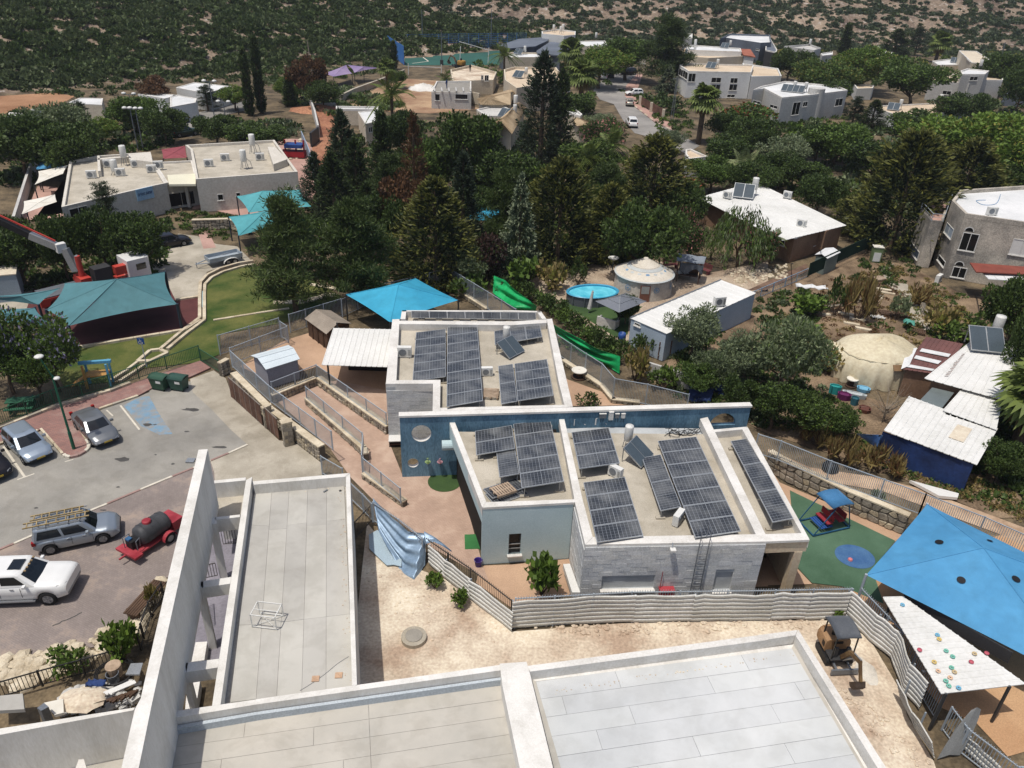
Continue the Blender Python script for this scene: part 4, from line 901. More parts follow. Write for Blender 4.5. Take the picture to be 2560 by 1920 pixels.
def ac_unit(label,loc,rz,s=1.0,group='air conditioning units on roofs and walls'):
 T=Thing('air_conditioner',label,'air conditioner',loc,rz,group)
 T.add('casing',MB().box((0,0,.38*s),(.85*s,.32*s,.66*s)),m_white)
 g=MB().lathe([(.23*s,0),(.23*s,.02)],(0,0,0),16);g.v=[(x-.1*s,-.162*s-z,y+.38*s)for x,y,z in g.v];T.add('fan_grille',g,m_grey)
 T.add('side_grille',MB().box((.3*s,-.165*s,.38*s),(.16*s,.012,.4*s)),m_alum)
 for sx in(-1,1):T.add('foot',MB().box((sx*.3*s,0,.025*s),(.06*s,.4*s,.05*s)),m_dframe)
 return T
def water_heater(label,loc,rz,s=1.0,tank=True,group='solar water heaters on the roofs',tilt=.6):
 T=Thing('solar_water_heater',label,'water heater',loc,rz,group)
 ct,st=math.cos(tilt),math.sin(tilt);q=Matrix.Rotation(tilt,3,'X')
 fr=MB().box((0,-.2*s,.62*s),(1.9*s,1.7*s,.09*s),rot=q);T.add('collector_frame',fr,m_alum)
 for k in(-1,1):
  T.add('collector_pane',MB().box(Vector((k*.47*s,-.2*s,.62*s))+q@Vector((0,0,.05*s)),(.88*s,1.6*s,.02*s),rot=q),M('collector_glass','#475157',.12,var=.1,spec=.6))
 for k in(-.85,.85):T.add('leg',MB().bar((k*s,.5*s,0),(k*s,.5*s,1.1*s),.05*s),m_alum)
 if tank:
  tk=T.add('tank',MB().lathe([(.0,.55),(.26,.55),(.29,.6),(.29,1.6),(.27,1.68),(0,1.7)],(0,0,0),18,cap=False),m_white,smooth=True);tk.location=(.9*s,1.0*s,0);tk.scale=(s,s,s)
  st_=MB()
  for k in range(4):a=k*1.571+.78;st_.bar((.24*math.cos(a),.24*math.sin(a),.56),(.34*math.cos(a),.34*math.sin(a),0),.035)
  so=T.add('tank_stand',st_,m_grey);so.location=(.9*s,1.0*s,0);so.scale=(s,s,s)
 return T
water_heater('white tank solar water heater on the kindergarten front roof between arrays',G('22',1060,640,DK),1.0,.9)
water_heater('solar water heater with tank on the kindergarten rear roof',G('21',-30,1390,DR),.9,.9)
ac_unit('air conditioner behind the four panel array on the front roof',G('22',890,800,DK),-.7)
ac_unit('air conditioner standing askew at the foot of the longest front roof array',G('22',1430,1200,DK),1.0)
ac_unit('air conditioner at the left edge of the kindergarten rear roof',G('11',1285,1425,DR),0.05,1.15)
ac_unit('dark fronted air conditioner between the two rear roof arrays',G('11',1995,1585,DR),.15,.9)
def pallet(label,loc,rz,s=1.0,mat=None,group='wooden pallets',tilt=(0,0)):
 T=Thing('wooden_pallet',label,'pallet',loc,rz,group);T.o.rotation_euler=(tilt[0],tilt[1],rz);mat=mat or M('pallet_wood','#9a8570',.9,col2='#b7a28b',scale=6,var=.15)
 for k in range(8):T.add('slat',MB().box((-.525+k*.15,0,.13),(.1,1.0,.02)),mat)
 for k in(-.44,0,.44):T.add('runner',MB().box((0,k,.06),(1.2,.1,.1)),mat)
 return T
pallet('pale pallet lying between two rear roof solar arrays',G('Q1',925,90,DR+.1),1.55,.9,tilt=(0,0))
pallet('pale wooden pallet resting on a spare solar panel at the front roof corner',G('Q1',1030,925,DK+.28),.55,tilt=(-.08,0))
T=Thing('spare_solar_panel','loose solar panel lying under a pallet at the front roof corner','solar panel',G('Q1',1040,920,DK),.55)
p=T.piece('frame',PF,Matrix.Translation((0,0,.14))@Matrix.Rotation(-.1,4,'X'));link('cells',PG,p)
T=Thing('spare_solar_panel','second loose solar panel standing under the front roof pallet','solar panel',G('Q1',1060,960,DK),.55)
p=T.piece('frame',PF,Matrix.Translation((0,0,.06)));link('cells',PG,p)
# boxes on the blue wall, pots 5 and 6, pipe
def wall_at(t,u,v,off):s,h=onwall(t,u,v,off);n=Vector((db.y,-db.x,0));return Vector((ba.x,ba.y,0))+db*s+n*off+V(0,0,h)
rzw=math.atan2(db.y,db.x)
for i,(u,w,d)in enumerate(((785,.42,.16),(857,.28,.2),(910,.25,.16),(962,.23,.16))):
 p=wall_at('22',u,262,d/2);T=Thing('inverter',['wide grey inverter box, leftmost on the blue wall','white inverter box, second from left on the blue wall','grey inverter box, third from left on the blue wall','small white inverter box, rightmost on the blue wall'][i],'inverter',p,rzw,'inverter boxes on the blue wall')
 T.add('casing',MB().box((0,0,-.1),(w,d,.55 if i==1 else .3)),m_white if i in(1,3)else m_grey);T.add('lid',MB().box((0,0,-.1+(.29 if i==1 else .165)),(w+.03,d+.03,.03)),m_white)
 for k in(-.08,.08):T.add('cable',MB().tube((k,d*.3,-.25),(k,d*.3,-.62),.012),m_black)
def text_mesh(txt,size,ext,name,mat):
 cu=bpy.data.curves.new(name,'FONT');cu.body=txt;cu.size=size;cu.extrude=ext;cu.align_x='CENTER';cu.resolution_u=3
 o=bpy.data.objects.new(name,cu);me=bpy.data.meshes.new_from_object(o);bpy.data.objects.remove(o);bpy.data.curves.remove(cu);me.name=name;me.materials.append(mat);return me
for u,dg,cl,col in((378,'5','#8ba06d','green'),(483,'6','#b48a92','pink')):
 p=wall_at('Q1',u,672,.22);T=Thing('flower_pot','small wall pot with a %s number %s on the blue wall'%(col,dg),'flower pot',p,rzw,'numbered pots on the blue wall')
 mt=M('pot_'+col,cl,.7,var=.1);T.add('bowl',MB().lathe([(.06,-.16),(.15,-.02),(.19,0),(.17,0),(.1,-.1)],n=14,cap=False),mt,smooth=True)
 T.piece('number',text_mesh(dg,.42,.03,'number',mt),Matrix.Translation((0,-.02,0))@Matrix.Rotation(math.pi/2,4,'X'));T.add('bracket',MB().bar((0,0,-.05),(0,.2,-.05),.04),mt)
p=wall_at('Q1',500,530,.6);q=G('Q1',590,530,p.z)
solo('air_duct','grey round duct sticking out between the blue wall and roof band','duct',MB().tube(p,p+db*1.1,.32,n=16),m_lblue,smooth=False)
# white bench box by the rear wall
p=G('12',1210,545,0);T=Thing('white_bench','white topped bench beside the left end of the blue wall','bench',p,rzw)
T.add('top',MB().box((0,.3,.5),(.95,.75,.06)),m_white)
for sx in(-.42,.42):T.add('leg',MB().box((sx,.3,.235),(.06,.6,.47)),m_dframe)
T.add('shelf',MB().box((0,.3,.18),(.78,.6,.04)),M('brown_board','#5d4334',.8))
# ================================================================== FENCES, WALLS, SHADE SAILS, YARD
m_galv=M('galvanised_steel','#a0a9b0',.5,.1,var=.08,scale=4);m_green=M('green_paint','#2f5a43',.5,var=.1,scale=4);m_blackp=M('black_paint','#2c2b2a',.5,var=.1)
def fence(label,pts,h,mat,sp=.13,post=2.2,z0=0.0,r=.011,group=None,spikes=0.0,name='metal_fence',pw=.07):
 pts=[Vector((p[0],p[1],z0))for p in pts];T=Thing(name,label,'fence',pts[0],group=group,w=True);u=V(0,0,1)
 pk=MB()
 for a,b in zip(pts[:-1],pts[1:]):
  L=(b-a).length;n=max(1,round(L/post))
  for i in range(n):
   p=lerp(a,b,i/n);T.add('post',MB().bar(p-u*.02,p+u*(h+.06),pw,pw),mat)
   q=lerp(a,b,(i+1)/n);dq=(q-p).normalized()*.04
   T.add('rail',MB().bar(p+dq+u*h,q-dq+u*h,.045,.05),mat);T.add('rail',MB().bar(p+dq+u*.1,q-dq+u*.1,.04,.04),mat)
  m=max(2,int(L/sp))
  for i in range(1,m):p=lerp(a,b,i/m);pk.bar(p+u*.12,p+u*(h+spikes-.026 if not spikes else h+spikes),r*2,r*2)
 p=pts[-1];T.add('post',MB().bar(p-u*.02,p+u*(h+.06),pw,pw),mat)
 T.add('pickets',pk,mat,kind='stuff');return T
FG='grey metal picket fences around the kindergarten'
fence('green picket fence between lawn and parking lot pavement',marks('02 -200,470 0,392 480,200 960,66 01 1450,1560 1735,1462'),1.1,m_green,z0=.28)
fence('green picket fence running down beside the stone gate wall',marks('01 1738,1465 1900,1565'),1.1,m_green,z0=.05)
fence('grey picket fence on the lawn behind the white shed',marks('Q2 455,372 975,215',0),1.75,m_galv,group=FG)
fence('grey picket fence along the front of the white shed yard',marks('Q2 555,455 1040,265',.3),1.45,m_galv,z0=.3,group=FG)
fence('short grey fence joining the two shed yard fences',marks('Q2 1045,262 985,222',.2),1.5,m_galv,z0=.2,group=FG)
fence('long grey fence from the playhouse past the blue shade sail pole',marks('11 300,1215 440,1170 745,1075',0),1.7,m_galv,group=FG)
fence('grey fence behind the bright blue shade sail',marks('11 750,1080 1010,960 1500,850',0),1.7,m_galv,group=FG)
fence('grey fence turning the corner by the green tarpaulin hedge',marks('11 1500,848 1660,800 2000,1015 2240,1170',.3),1.75,m_galv,z0=.3,sp=.11,group=FG)
fence('grey fence between the kindergarten rear roof and the ivy hedge',marks('21 380,1400 760,1655 22 870,130 1150,180 1500,270',.2),1.75,m_galv,z0=.2,sp=.11,group=FG)
WT=1.05
fence('long grey fence on top of the stone gate wall by the pavement',marks('Q2 560,478 890,785 1425,1190',WT),1.4,m_galv,z0=WT,group=FG)
fence('grey ramp fence on the low stone wall in the middle of the ramps',marks('Q2 1200,755 1685,1160',.5),1.05,m_galv,z0=.5,group=FG)
fence('grey ramp fence behind the white shed, on the upper ramp wall',marks('Q2 905,715 1290,562 1400,640',.6),1.05,m_galv,z0=.6,group=FG)
fence('grey ramp fence in front of the white pergola',marks('Q2 1400,640 1890,985',.6),1.05,m_galv,z0=.6,group=FG)
fence('grey fence along the lower ramp end in the courtyard',marks('Q2 1690,1385 2012,1650',.35),1.1,m_galv,z0=.35,group=FG)
fence('tall grey gate panel across the ramp by the stone wall end',marks('Q2 1692,1200 1682,1385',.3),1.3,m_galv,z0=.3,group=FG)
fence('grey entrance gate beside the white roof corner',marks('12 575,780 760,890',0),1.4,m_galv,group=FG)
fence('grey fence beside the white roof running to the blue cloth',marks('12 820,1000 930,1105 1010,1190',.3),1.3,m_galv,z0=.3,spikes=.12,group=FG)
fence('grey fence behind the draped blue cloth',marks('12 1020,1190 1240,1340 1440,1500',.3),1.4,m_galv,z0=.3,spikes=.15,group=FG)
fence('short rusty fence under the blue cloth by the white roof',marks('12 860,1340 1005,1185',.1),1.2,m_rail,z0=.1,group=FG)
fence('brown picket fence on the courtyard edge left of the corrugated sheets',marks('12 1480,1520 13 1850,120 2200,400',.0),1.5,m_rail,spikes=.15,group=FG)
fence('grey picket fence behind the corrugated sheets below the stone front',marks('23 20,450 1000,392 2212,375 33 640,360',0),2.02,m_galv,spikes=.14,group=FG)
fence('grey picket fence between corrugated sheets and the white climbing roof',marks('33 730,345 1200,860 1440,1240',0),1.9,m_galv,spikes=.15,group=FG)
fence('grey picket fence at the bottom right corner of the orange yard',marks('33 1500,1330 1640,1520 2060,1850',0),1.5,m_galv,spikes=.1,group=FG)
fence('short grey fence leaving the frame at the bottom right',marks('33 2080,1850 2400,1780',0),1.5,m_galv,spikes=.1,group=FG)
WR=1.35
fence('long grey fence on the rubble wall beside the turf play area',marks('32 -120,600 75,662 500,838 950,1000 1300,1130',WR),1.5,m_galv,z0=WR,sp=.11,post=2.6,group=FG)
fence('grey fence behind the big blue shade sail on the right',marks('32 1300,1130 1800,1330 2300,1560',WR),1.5,m_galv,z0=WR,sp=.11,post=2.6,group=FG)
fence('dark railing beside the rubble yard at the lower left',marks('03 -60,1075 370,950 735,850 1010,770',.2),.95,m_blackp,sp=.16,z0=.2)
fence('dark railing climbing beside the tall slanted wall',marks('03 1220,640 1245,540 1310,350 1420,180',.2),.95,m_blackp,sp=.14,z0=.2)
fence('pale blue railing along the wooden deck',marks('31 -180,960 340,735',0),1.0,M('pale_blue_paint','#8ba3b5',.5,var=.08),sp=.3)
fence('green mesh fence on the concrete wall by the grey house garden',marks('31 340,735 600,610 860,490',.6),1.5,M('dark_green_mesh','#1d3429',.8),sp=.05,z0=.6)
# rubble stone walls
m_rub=[M('rubble_stone_'+k,c,.92,col2=c2,scale=2.5,var=.14,bump=.5,bscale=12,fine=.12)for k,c,c2 in(('a','#8f8778','#a89f8f'),('b','#7f776b','#9a9183'),('c','#a3967f','#b5a992'))]
m_rubj=M('rubble_joint','#655e54',.95,var=.15,scale=4)
def rubble(label,pts,z0,z1,th,sw,sh,joined=False,cope=True,side=1,seed=2,group='rubble stone walls',name='stone_wall',mats=None):
 """rubble wall: dark core, uneven stones proud of it on the visible face, pale coping"""
 r=random.Random(seed);pts=[Vector((p[0],p[1],0))for p in pts];T=Thing(name,label,'wall',pts[0],group=group,w=True);mats=mats or m_rub
 core=MB();cp=MB();J=MB()
 for a,b in zip(pts[:-1],pts[1:]):
  d=(b-a);L=d.length;d.normalize();n=Vector((d.y,-d.x,0))*side;back=-n*th
  core.prism(xy([a,b,b+back,a+back]),z0,z1)
  if cope:cp.prism(xy([a+n*.08,b+n*.08,b+back-n*.03,a+back-n*.03]),z1+.002,z1+.1)
  nc=max(1,round(L/sw));nr=max(1,round((z1-z0)/sh));g={}
  for i in range(nc+1):
   for j in range(nr+1):
    g[i,j]=(L*i/nc+(r.uniform(-.3,.3)*sw if 0<i<nc else 0)+(.0 if j%2 else 0),z0+(z1-z0)*j/nr+(r.uniform(-.28,.28)*sh if 0<j<nr else 0))
  P=lambda s,h,o:a+d*s+n*o+V(0,0,h)
  for i in range(nc):
   for j in range(nr):
    c4=[g[i,j],g[i+1,j],g[i+1,j+1],g[i,j+1]];cx=sum(c[0]for c in c4)/4;cz=sum(c[1]for c in c4)/4
    ring1=[]
    for k in range(4):
     e0,e1=c4[k],c4[(k+1)%4]
     for t in(.18,.82):ring1 .append((cx+(e0[0]+(e1[0]-e0[0])*t-cx)*.9,cz+(e0[1]+(e1[1]-e0[1])*t-cz)*.9))
    o=r.uniform(.03,.09);m_=J if joined else MB();k8=len(ring1);vs=[P(x,z,.002)for x,z in ring1]+[P(cx+(x-cx)*.8,cz+(z-cz)*.8,o)for x,z in ring1]
    m_.add(vs,[[q,(q+1)%k8,k8+(q+1)%k8,k8+q]for q in range(k8)]+[list(range(k8,2*k8))],r.randrange(3)if joined else 0)
    if not joined:T.add('stone',m_,r.choice(mats))
 T.add('core',core,m_rubj)
 if joined:T.add('stones',J,mats,kind='stuff')
 if cope:T.add('coping',cp,m_lime)
 return T
rubble('rubble stone wall with pale coping behind the turf play area',marks('32 -30,735 140,838 640,1082 1160,1305',0),0,WR,.35,.52,.42,seed=5)
rubble('rubble gate wall carrying the long grey fence by the pavement',marks('Q2 565,640 880,960 1065,1095 1320,1290',0),0,WT,.4,.3,.25,joined=True,seed=6)
rubble('stone wall between the two brown gates',marks('Q2 470,560 545,520',0),0,1.1,.3,.3,.25,joined=True,seed=16)
rubble('low rubble wall under the middle ramp fence',marks('Q2 1190,800 1675,1235 1690,1290',0),0,.5,.35,.3,.24,joined=True,seed=7)
rubble('rubble wall under the upper ramp fence facing the white shed',marks('Q2 910,790 1290,635',0),0,.6,.3,.32,.28,joined=True,seed=8)
rubble('long rubble wall under the fence in front of the pergola',marks('Q2 1290,635 1890,1060',0),0,.6,.4,.3,.28,joined=True,seed=9)
rubble('low rubble wall under the lower ramp fence end',marks('Q2 1680,1440 2035,1690',0),0,.35,.3,.3,.2,joined=True,seed=10)
rubble('low rubble wall and coping along the side yard behind the blue wall',marks('21 430,1480 760,1700 22 860,165 1100,190',0),0,.25,.3,.4,.25,joined=True,seed=12)
rubble('low rubble wall below the corner of the perimeter fence',marks('11 1590,850 1660,830 1990,1045',0),0,.35,.3,.4,.3,joined=True,seed=13)
rubble('rubble retaining wall below the left kindergarten terrace',marks('01 1670,330 1980,320 2150,370',0),0,1.1,.4,.45,.35,seed=14)
rubble('curved dry stone wall by the grey house garden path',marks('31 1310,1010 1330,1060 1420,1140 1540,1200 1700,1245 1800,1240',0),0,.7,.3,.35,.25,seed=15,cope=False)
rubble('low stone edging of the upper garden terrace',marks('31 480,1010 700,985 850,930 1000,915',0),0,.25,.2,.6,.25,seed=17,cope=False)
# stone pillars and brown gates
def box_marks(T,name,s,zt,z0,mat,parent=None):return T.add(name,MB().prism(xy(marks(s,zt)),z0,zt),mat,parent)
for i,(s,z,cl)in enumerate((('Q2 965,935 1062,915 1070,945 985,965',1.9,'large stone pillar with white cap right of the brown gate'),('Q2 803,815 885,785 890,800 820,832',1.7,'slim stone pillar between the brown gate panels'))):
 p=marks(s,z);c=(p[0]+p[2])/2;T=Thing('gate_pillar',cl,'pillar',(c.x,c.y,0),w=True,group='stone gate pillars')
 q=inset(p,.06)
 T.add('shaft',MB().prism(xy(q),0,z-.12),m_rub[1]);T.add('cap',MB().prism(xy(inset(p,-.03)),z-.12,z),m_lime)
 for k in range(4):
  a,b=q[k],q[(k+1)%4];ar=sum(q[j][0]*q[(j+1)%4][1]-q[(j+1)%4][0]*q[j][1]for j in range(4))
  if ar<0:a,b=b,a
  clad(T,None,a,b,0,z-.13,.3,.36,seed=20+k,meshes=[mesh_of('stone',MB().box((0,0,0),(1,1,1)),mm)for mm in m_rub],th=.05)
m_rust=M('rusty_brown_sheet','#5a4136',.75,.1,col2='#76594a',scale=2,var=.18,bump=.2,fine=.1);m_gfr=M('pale_gate_frame','#8b8279',.6,.2,var=.1)
for nm,s,n in(('wide brown sheet metal gate by the pavement','Q2 548,735 822,985',6),('narrow brown sheet metal gate beside the large stone pillar','Q2 852,1000 965,1108',3)):
 a,b=marks(s,0);T=Thing('sheet_metal_gate',nm,'gate',a,group='brown sheet metal gates',w=True)
 for i in range(n):
  p,q=lerp(a,b,i/n),lerp(a,b,(i+.94)/n)
  T.add('panel',MB().bar(p+V(0,0,.45),q+V(0,0,.45),.03,.78),m_rust);T.add('panel',MB().bar(p+V(0,0,1.27),q+V(0,0,1.27),.03,.78),m_rust)
  T.add('frame_bar',MB().bar(p,p+V(0,0,1.72),.05,.05),m_gfr)
 T.add('frame_rail',MB().bar(a+V(0,0,1.7),b+V(0,0,1.7),.05,.05),m_gfr)
# corrugated sheet fence
m_corr=M('weathered_white_sheet','#b4b2a9',.6,0,col2='#c8c7c0',scale=1.2,var=.1,fine=.08,stretch=(1,1,2.5));m_corr2=M('weathered_white_sheet_b','#bdbcb5',.6,0,col2='#cdccc6',scale=1,var=.08,fine=.08)
def corrugated(label,pts,h,w=2.2,lean=0.0,z0=0.05,ribs=7,seed=3,th=.035,name='corrugated_fence'):
 r=random.Random(seed);pts=[Vector((p[0],p[1],z0))for p in pts];T=Thing(name,label,'fence',pts[0],group='corrugated sheet fences',w=True)
 for a,b in zip(pts[:-1],pts[1:]):
  L=(b-a).length;n=max(1,round(L/w));d=(b-a).normalized();nr=Vector((d.y,-d.x,0))
  T.add('post',MB().bar(a-nr*.06,a-nr*.06+V(0,0,h),.06,.06),m_galv)
  for i in range(n):
   p,q=lerp(a,b,i/n)-d*.05,lerp(a,b,(i+1)/n)+d*.03;rows_=[];dz=r.uniform(-.05,.03);ln=[r.uniform(-.04,.04)+lean for _ in range(5)];off=.012*(i%2)
   prof=[]
   for k in range(ribs):
    z=h*k/ribs;s_=h/ribs
    prof+=[(z,0),(z+s_*.36,0),(z+s_*.5,th*1.6),(z+s_*.86,th*1.6)]
   prof.append((h,0))
   for z,o in prof:
    rows_.append([lerp(p,q,t/4)+nr*(o+off+ln[t]*(z/h)+.03*math.sin(t*1.7+i+z*1.3))+V(0,0,z+dz+.02*math.sin(t*2+i))for t in range(5)])
   T.add('sheet',MB().grid(rows_),r.choice([m_corr,m_corr2,m_corr]))
 return T
corrugated('corrugated sheet fence running down from the blue cloth',marks('12 1500,1560 13 1640,30 1850,200 2212,485',0),1.35,ribs=5,seed=4)
corrugated('long corrugated sheet fence in front of the stone building',marks('23 0,455 520,422 1035,405 1540,395 2212,385 33 300,382 640,372',0),1.85,seed=5)
corrugated('buckled corrugated sheet fence beside the mini excavator',marks('33 650,345 880,570 1060,720 1160,1000 1300,1160',0),1.85,w=1.9,lean=.12,seed=6)
corrugated('collapsed corrugated sheets leaning at the bottom right',marks('33 1150,1060 1280,1340 1440,1590',0),1.2,w=2.4,lean=.5,seed=7,ribs=5)
corrugated('low corrugated sheets below the bottom right fence',marks('33 1690,1500 1960,1760',0),.8,w=2.0,seed=8,ribs=3)
T=Thing('torn_sheet','bent grey sheet sticking up at the bottom right','metal sheet',G('33',1500,1520,0),w=True)
rows_=[]
for i in range(7):
 t=i/6;c=lerp(G('33',1560,1560,.1),G('33',1800,1150,2.0),t);w_=.55*(1-.55*t**3);rows_.append([c+V(-w_,-.25*w_,.05*math.sin(3*t)),c+V(0,0,.12),c+V(w_,.2*w_,-.03+.05*math.sin(4*t))])
T.add('sheet',MB().grid(rows_).thick(.02),M('grey_bitumen_sheet','#7d7e7c',.8,var=.1,scale=2))
# shade sails
def sailmat(n,c,c2=None):return M(n,c,.75,col2=c2,scale=.35,var=.07,fine=.03,bump=.35,bscale=1.6,stain=.08)
def sail(label,corners,apex,mat,sag=.1,group='shade sails',holes=(),poles=(),n=10,polem=None,pz=None,name='shade_sail',pr=.07):
 """tensioned canopy: corners in order, apex, concave edges; every panel curved"""
 ctr=sum(corners,Vector())/len(corners);T=Thing(name,label,'shade sail',(ctr.x,ctr.y,0),group=group,w=True)
 k=len(corners)
 for i in range(k):
  a,b=corners[i],corners[(i+1)%k];rows_=[];L=(b-a).length;md=(a+b)/2;inw=(Vector((apex.x,apex.y,md.z))-md).normalized()
  for t in range(n+1):
   s=t/n;e=lerp(a,b,s)+inw*(sag*L*4*s*(1-s));row=[]
   for j in range(n+1):
    v=j/n;p=lerp(e,apex,v);p=p+V(0,0,-.35*sag*L*4*v*(1-v)*.5)
    row.append(p)
   rows_.append(row)
  mb=MB().grid(rows_)
  if holes:
   keep=[f for f in mb.f]
  T.add('canopy_panel',mb,mat,smooth=True)
  T.add('seam',MB().path([lerp(a,apex,q/6)+V(0,0,.012-.35*sag*L*2*(q/6)*(1-q/6))for q in range(7)],.025,5),mat)
 for i in poles:
  c=corners[i];T.add('pole',MB().tube((c.x,c.y,0),(c.x,c.y,c.z+.05),pr,pr,10),polem or m_dframe)
 return T
m_teal=sailmat('teal_sail','#4b777d','#537f85');m_aqua=sailmat('aqua_sail','#4a9298','#579ea3');m_cyan=sailmat('bright_blue_sail','#3293b4','#3d9dbc');m_sky=sailmat('sky_blue_sail','#4587b2','#5292ba');m_lil=sailmat('lilac_sail','#85749a','#94839f')
m_pole=M('dark_blue_pole','#2a3440',.5,var=.1)
sail('large teal shade sail over the red playground',[G('01',1425,690,2.9),G('01',1530,970,2.3),G('01',592,1158,2.3),G('01',400,1020,2.6),G('01',560,790,2.9)],G('01',1010,752,4.2),m_teal,sag=.05,poles=(0,1,2,3),polem=m_pole,pr=.12)
sail('left teal shade sail beside the crane truck',[G('01',520,830,2.8),G('01',335,975,2.5),G('01',-150,915,2.6),G('01',-100,900,2.9)],G('01',180,900,3.1),m_teal,sag=.07,poles=(1,),polem=m_pole,pr=.1)
sail('lower left teal shade sail behind the purple flowering tree',[G('01',300,1000,2.6),G('01',500,1165,2.3),G('01',-200,1130,2.4),G('01',-200,1000,2.6)],G('01',60,1050,3.1),m_teal,sag=.06,poles=(0,),polem=m_pole,pr=.1)
sail('bright blue pyramid shade sail behind the kindergarten',[G('11',775,886,2.5),G('11',1380,745,2.5),G('11',1748,935,2.5),G('11',1160,1128,2.5)],G('11',1232,800,3.7),m_cyan,sag=.015,poles=(0,1,2,3),polem=m_dframe)
sail('huge sky blue shade sail on the right edge',[G('32',1375,1038,3.0),G('33',3000,180,3.0),G('33',2750,960,2.6),G('32',848,1650,2.7)],G('32',1862,1415,4.0),m_sky,sag=.004,poles=(0,3),polem=m_galv)
for i,(t,u,v,rx)in enumerate((('32',1480,1370,.55),('32',1915,1358,.5),('33',1668,38,.55),('33',2140,30,.55))):
 z=3.55 if i<3 else 3.5;c=[G('32',1375,1038,3.0),G('33',3000,180,3.0),G('33',2750,960,2.6),G('32',848,1650,2.7)];ap=G('32',1862,1415,4.0);j=(3,0,2,1)[i];nv=(c[j]-ap).cross(c[(j+1)%4]-ap).normalized();nv=nv if nv.z>0 else-nv
 q=Vector(ray(TO[t][0]+u*K,TO[t][1]+v*K));o=V(0,0,CAM_H);p=o+q*((ap-o).dot(nv)/q.dot(nv))+nv*.05;e1=nv.cross(V(0,1,0)).normalized();e2=nv.cross(e1);d=MB().poly([p+e1*(.2*(1 if i!=1 else .9)*math.cos(6.283*a/20))+e2*((.2 if i!=1 else .1)*math.sin(6.283*a/20))for a in range(20)])
 solo('vent_patch',['round dark vent at the upper left of the big blue sail','narrow dark vent at the upper right of the big blue sail','round dark vent near the bottom middle of the big blue sail','dark vent at the right edge of the big blue sail'][i],'vent',d,m_black,p,group='vents in the big blue sail')
sail('aqua shade sail beside the left kindergarten entrance',[G('01',2045,40,2.9),G('10',380,1640,2.9),G('11',480,125,2.5),G('01',2150,180,2.5)],G('11',60,-10,3.6),m_aqua,sag=.04,poles=(0,2,3),polem=m_pole)
sail('lower aqua shade sail beside the stone terrace',[G('01',1975,215,2.7),G('11',140,150,2.8),G('11',440,240,2.5),G('01',2060,380,2.4)],G('11',60,180,3.3),m_aqua,sag=.04,poles=(0,3),polem=m_pole)
sail('turquoise shade sail glimpsed among the conifers',[G('11',1750,240,2.6),G('11',1950,130,2.8),G('11',2120,130,2.8),G('11',2080,250,2.5)],G('11',1950,180,3.3),m_cyan,sag=.03,poles=(0,3))
sail('left lilac shade sail on the hillside playground',[G('10',580,635,2.5),G('10',780,560,3.2),G('10',830,635,2.6),G('10',670,662,2.4)],G('10',740,590,3.4),m_lil,sag=.04,poles=(0,2,3))
sail('right lilac shade sail on the hillside playground',[G('10',790,560,3.2),G('10',1075,585,2.7),G('10',930,607,2.6),G('10',850,630,2.5)],G('10',930,578,3.2),m_lil,sag=.04,poles=(1,2,3))
sail('small blue shade sail at the left end of the flat kindergarten',[G('00',330,1360,2.8),G('00',545,1345,2.8),G('00',565,1440,2.6),G('00',310,1465,2.6)],G('00',430,1390,3.2),m_sky,sag=.03,poles=(0,3))
sail('dark red awning behind the flat kindergarten',[G('00',1395,1290,2.9),G('00',1600,1260,2.9),G('00',1615,1362,2.6),G('00',1410,1372,2.6)],G('00',1505,1318,2.9),sailmat('dark_red_awning','#7d3a41','#8b464c'),sag=.01,poles=(2,3))
m_cream=sailmat('cream_sail','#d6d1c4','#dedacf')
sail('upper white shade sail at the left end of the flat kindergarten',[G('00',330,1480,2.6),G('00',590,1425,3.2),G('00',545,1500,2.8),G('00',295,1598,2.5)],G('00',430,1520,2.6),m_cream,sag=.04,poles=(0,3))
sail('lower white shade sail beside the tiled kindergarten yard',[G('01',205,80,2.6),G('01',475,20,3.2),G('01',490,85,2.6),G('01',185,195,2.4)],G('01',330,95,2.6),m_cream,sag=.03,poles=(0,3))
# blue cloth hanging over the fence
m_cloth=M('satin_blue_cloth','#758ea6',.42,.25,col2='#93a9bd',scale=.8,var=.1,spec=.6)
def drape(label,top,bot,mat,folds=3.2,amp=.13,n=36,m=14,name='draped_cloth',cat='cloth',sagx=.0):
 """hanging cloth between a top line and a bottom line, swags and folds"""
 T=Thing(name,label,cat,(top[0].x,top[0].y,0),w=True);R1=[]
 def along(P,t):
  k=t*(len(P)-1);i=min(len(P)-2,int(k));return lerp(P[i],P[i+1],k-i)
 for i in range(n+1):
  t=i/n;a,b=along(top,t),along(bot,t);row=[]
  for j in range(m+1):
   s=j/m;p=lerp(a,b,s);d=(b-a);o=Vector((d.y,-d.x,0));nrm=Vector((-.5,-.85,.35))
   q=math.sin(3.1416*min(1,t*1.05));p=p+V(0,0,-sagx*q*s*(1-.6*s));row.append(p+nrm*amp*q*(math.sin(6.283*(folds*s**.8+.8*t*t))*(.4+.6*s)+.3*math.sin(6.283*(2.3*t+s))))
  R1 .append(row)
 T.add('cloth',MB().grid(R1).thick(.01),mat,smooth=True);return T
drape('shiny blue cloth draped over the grey fence',[G('12',1008,985,1.7),G('12',1180,1160,1.65),G('12',1320,1270,1.6),G('12',1450,1290,1.6),G('12',1470,1310,1.5)],[G('12',1060,1270,.9),G('12',1180,1450,.4),G('12',1260,1600,.05),G('12',1360,1700,.05),G('12',1460,1560,.1)],m_cloth,folds=4.2,sagx=.5,n=48,m=36)
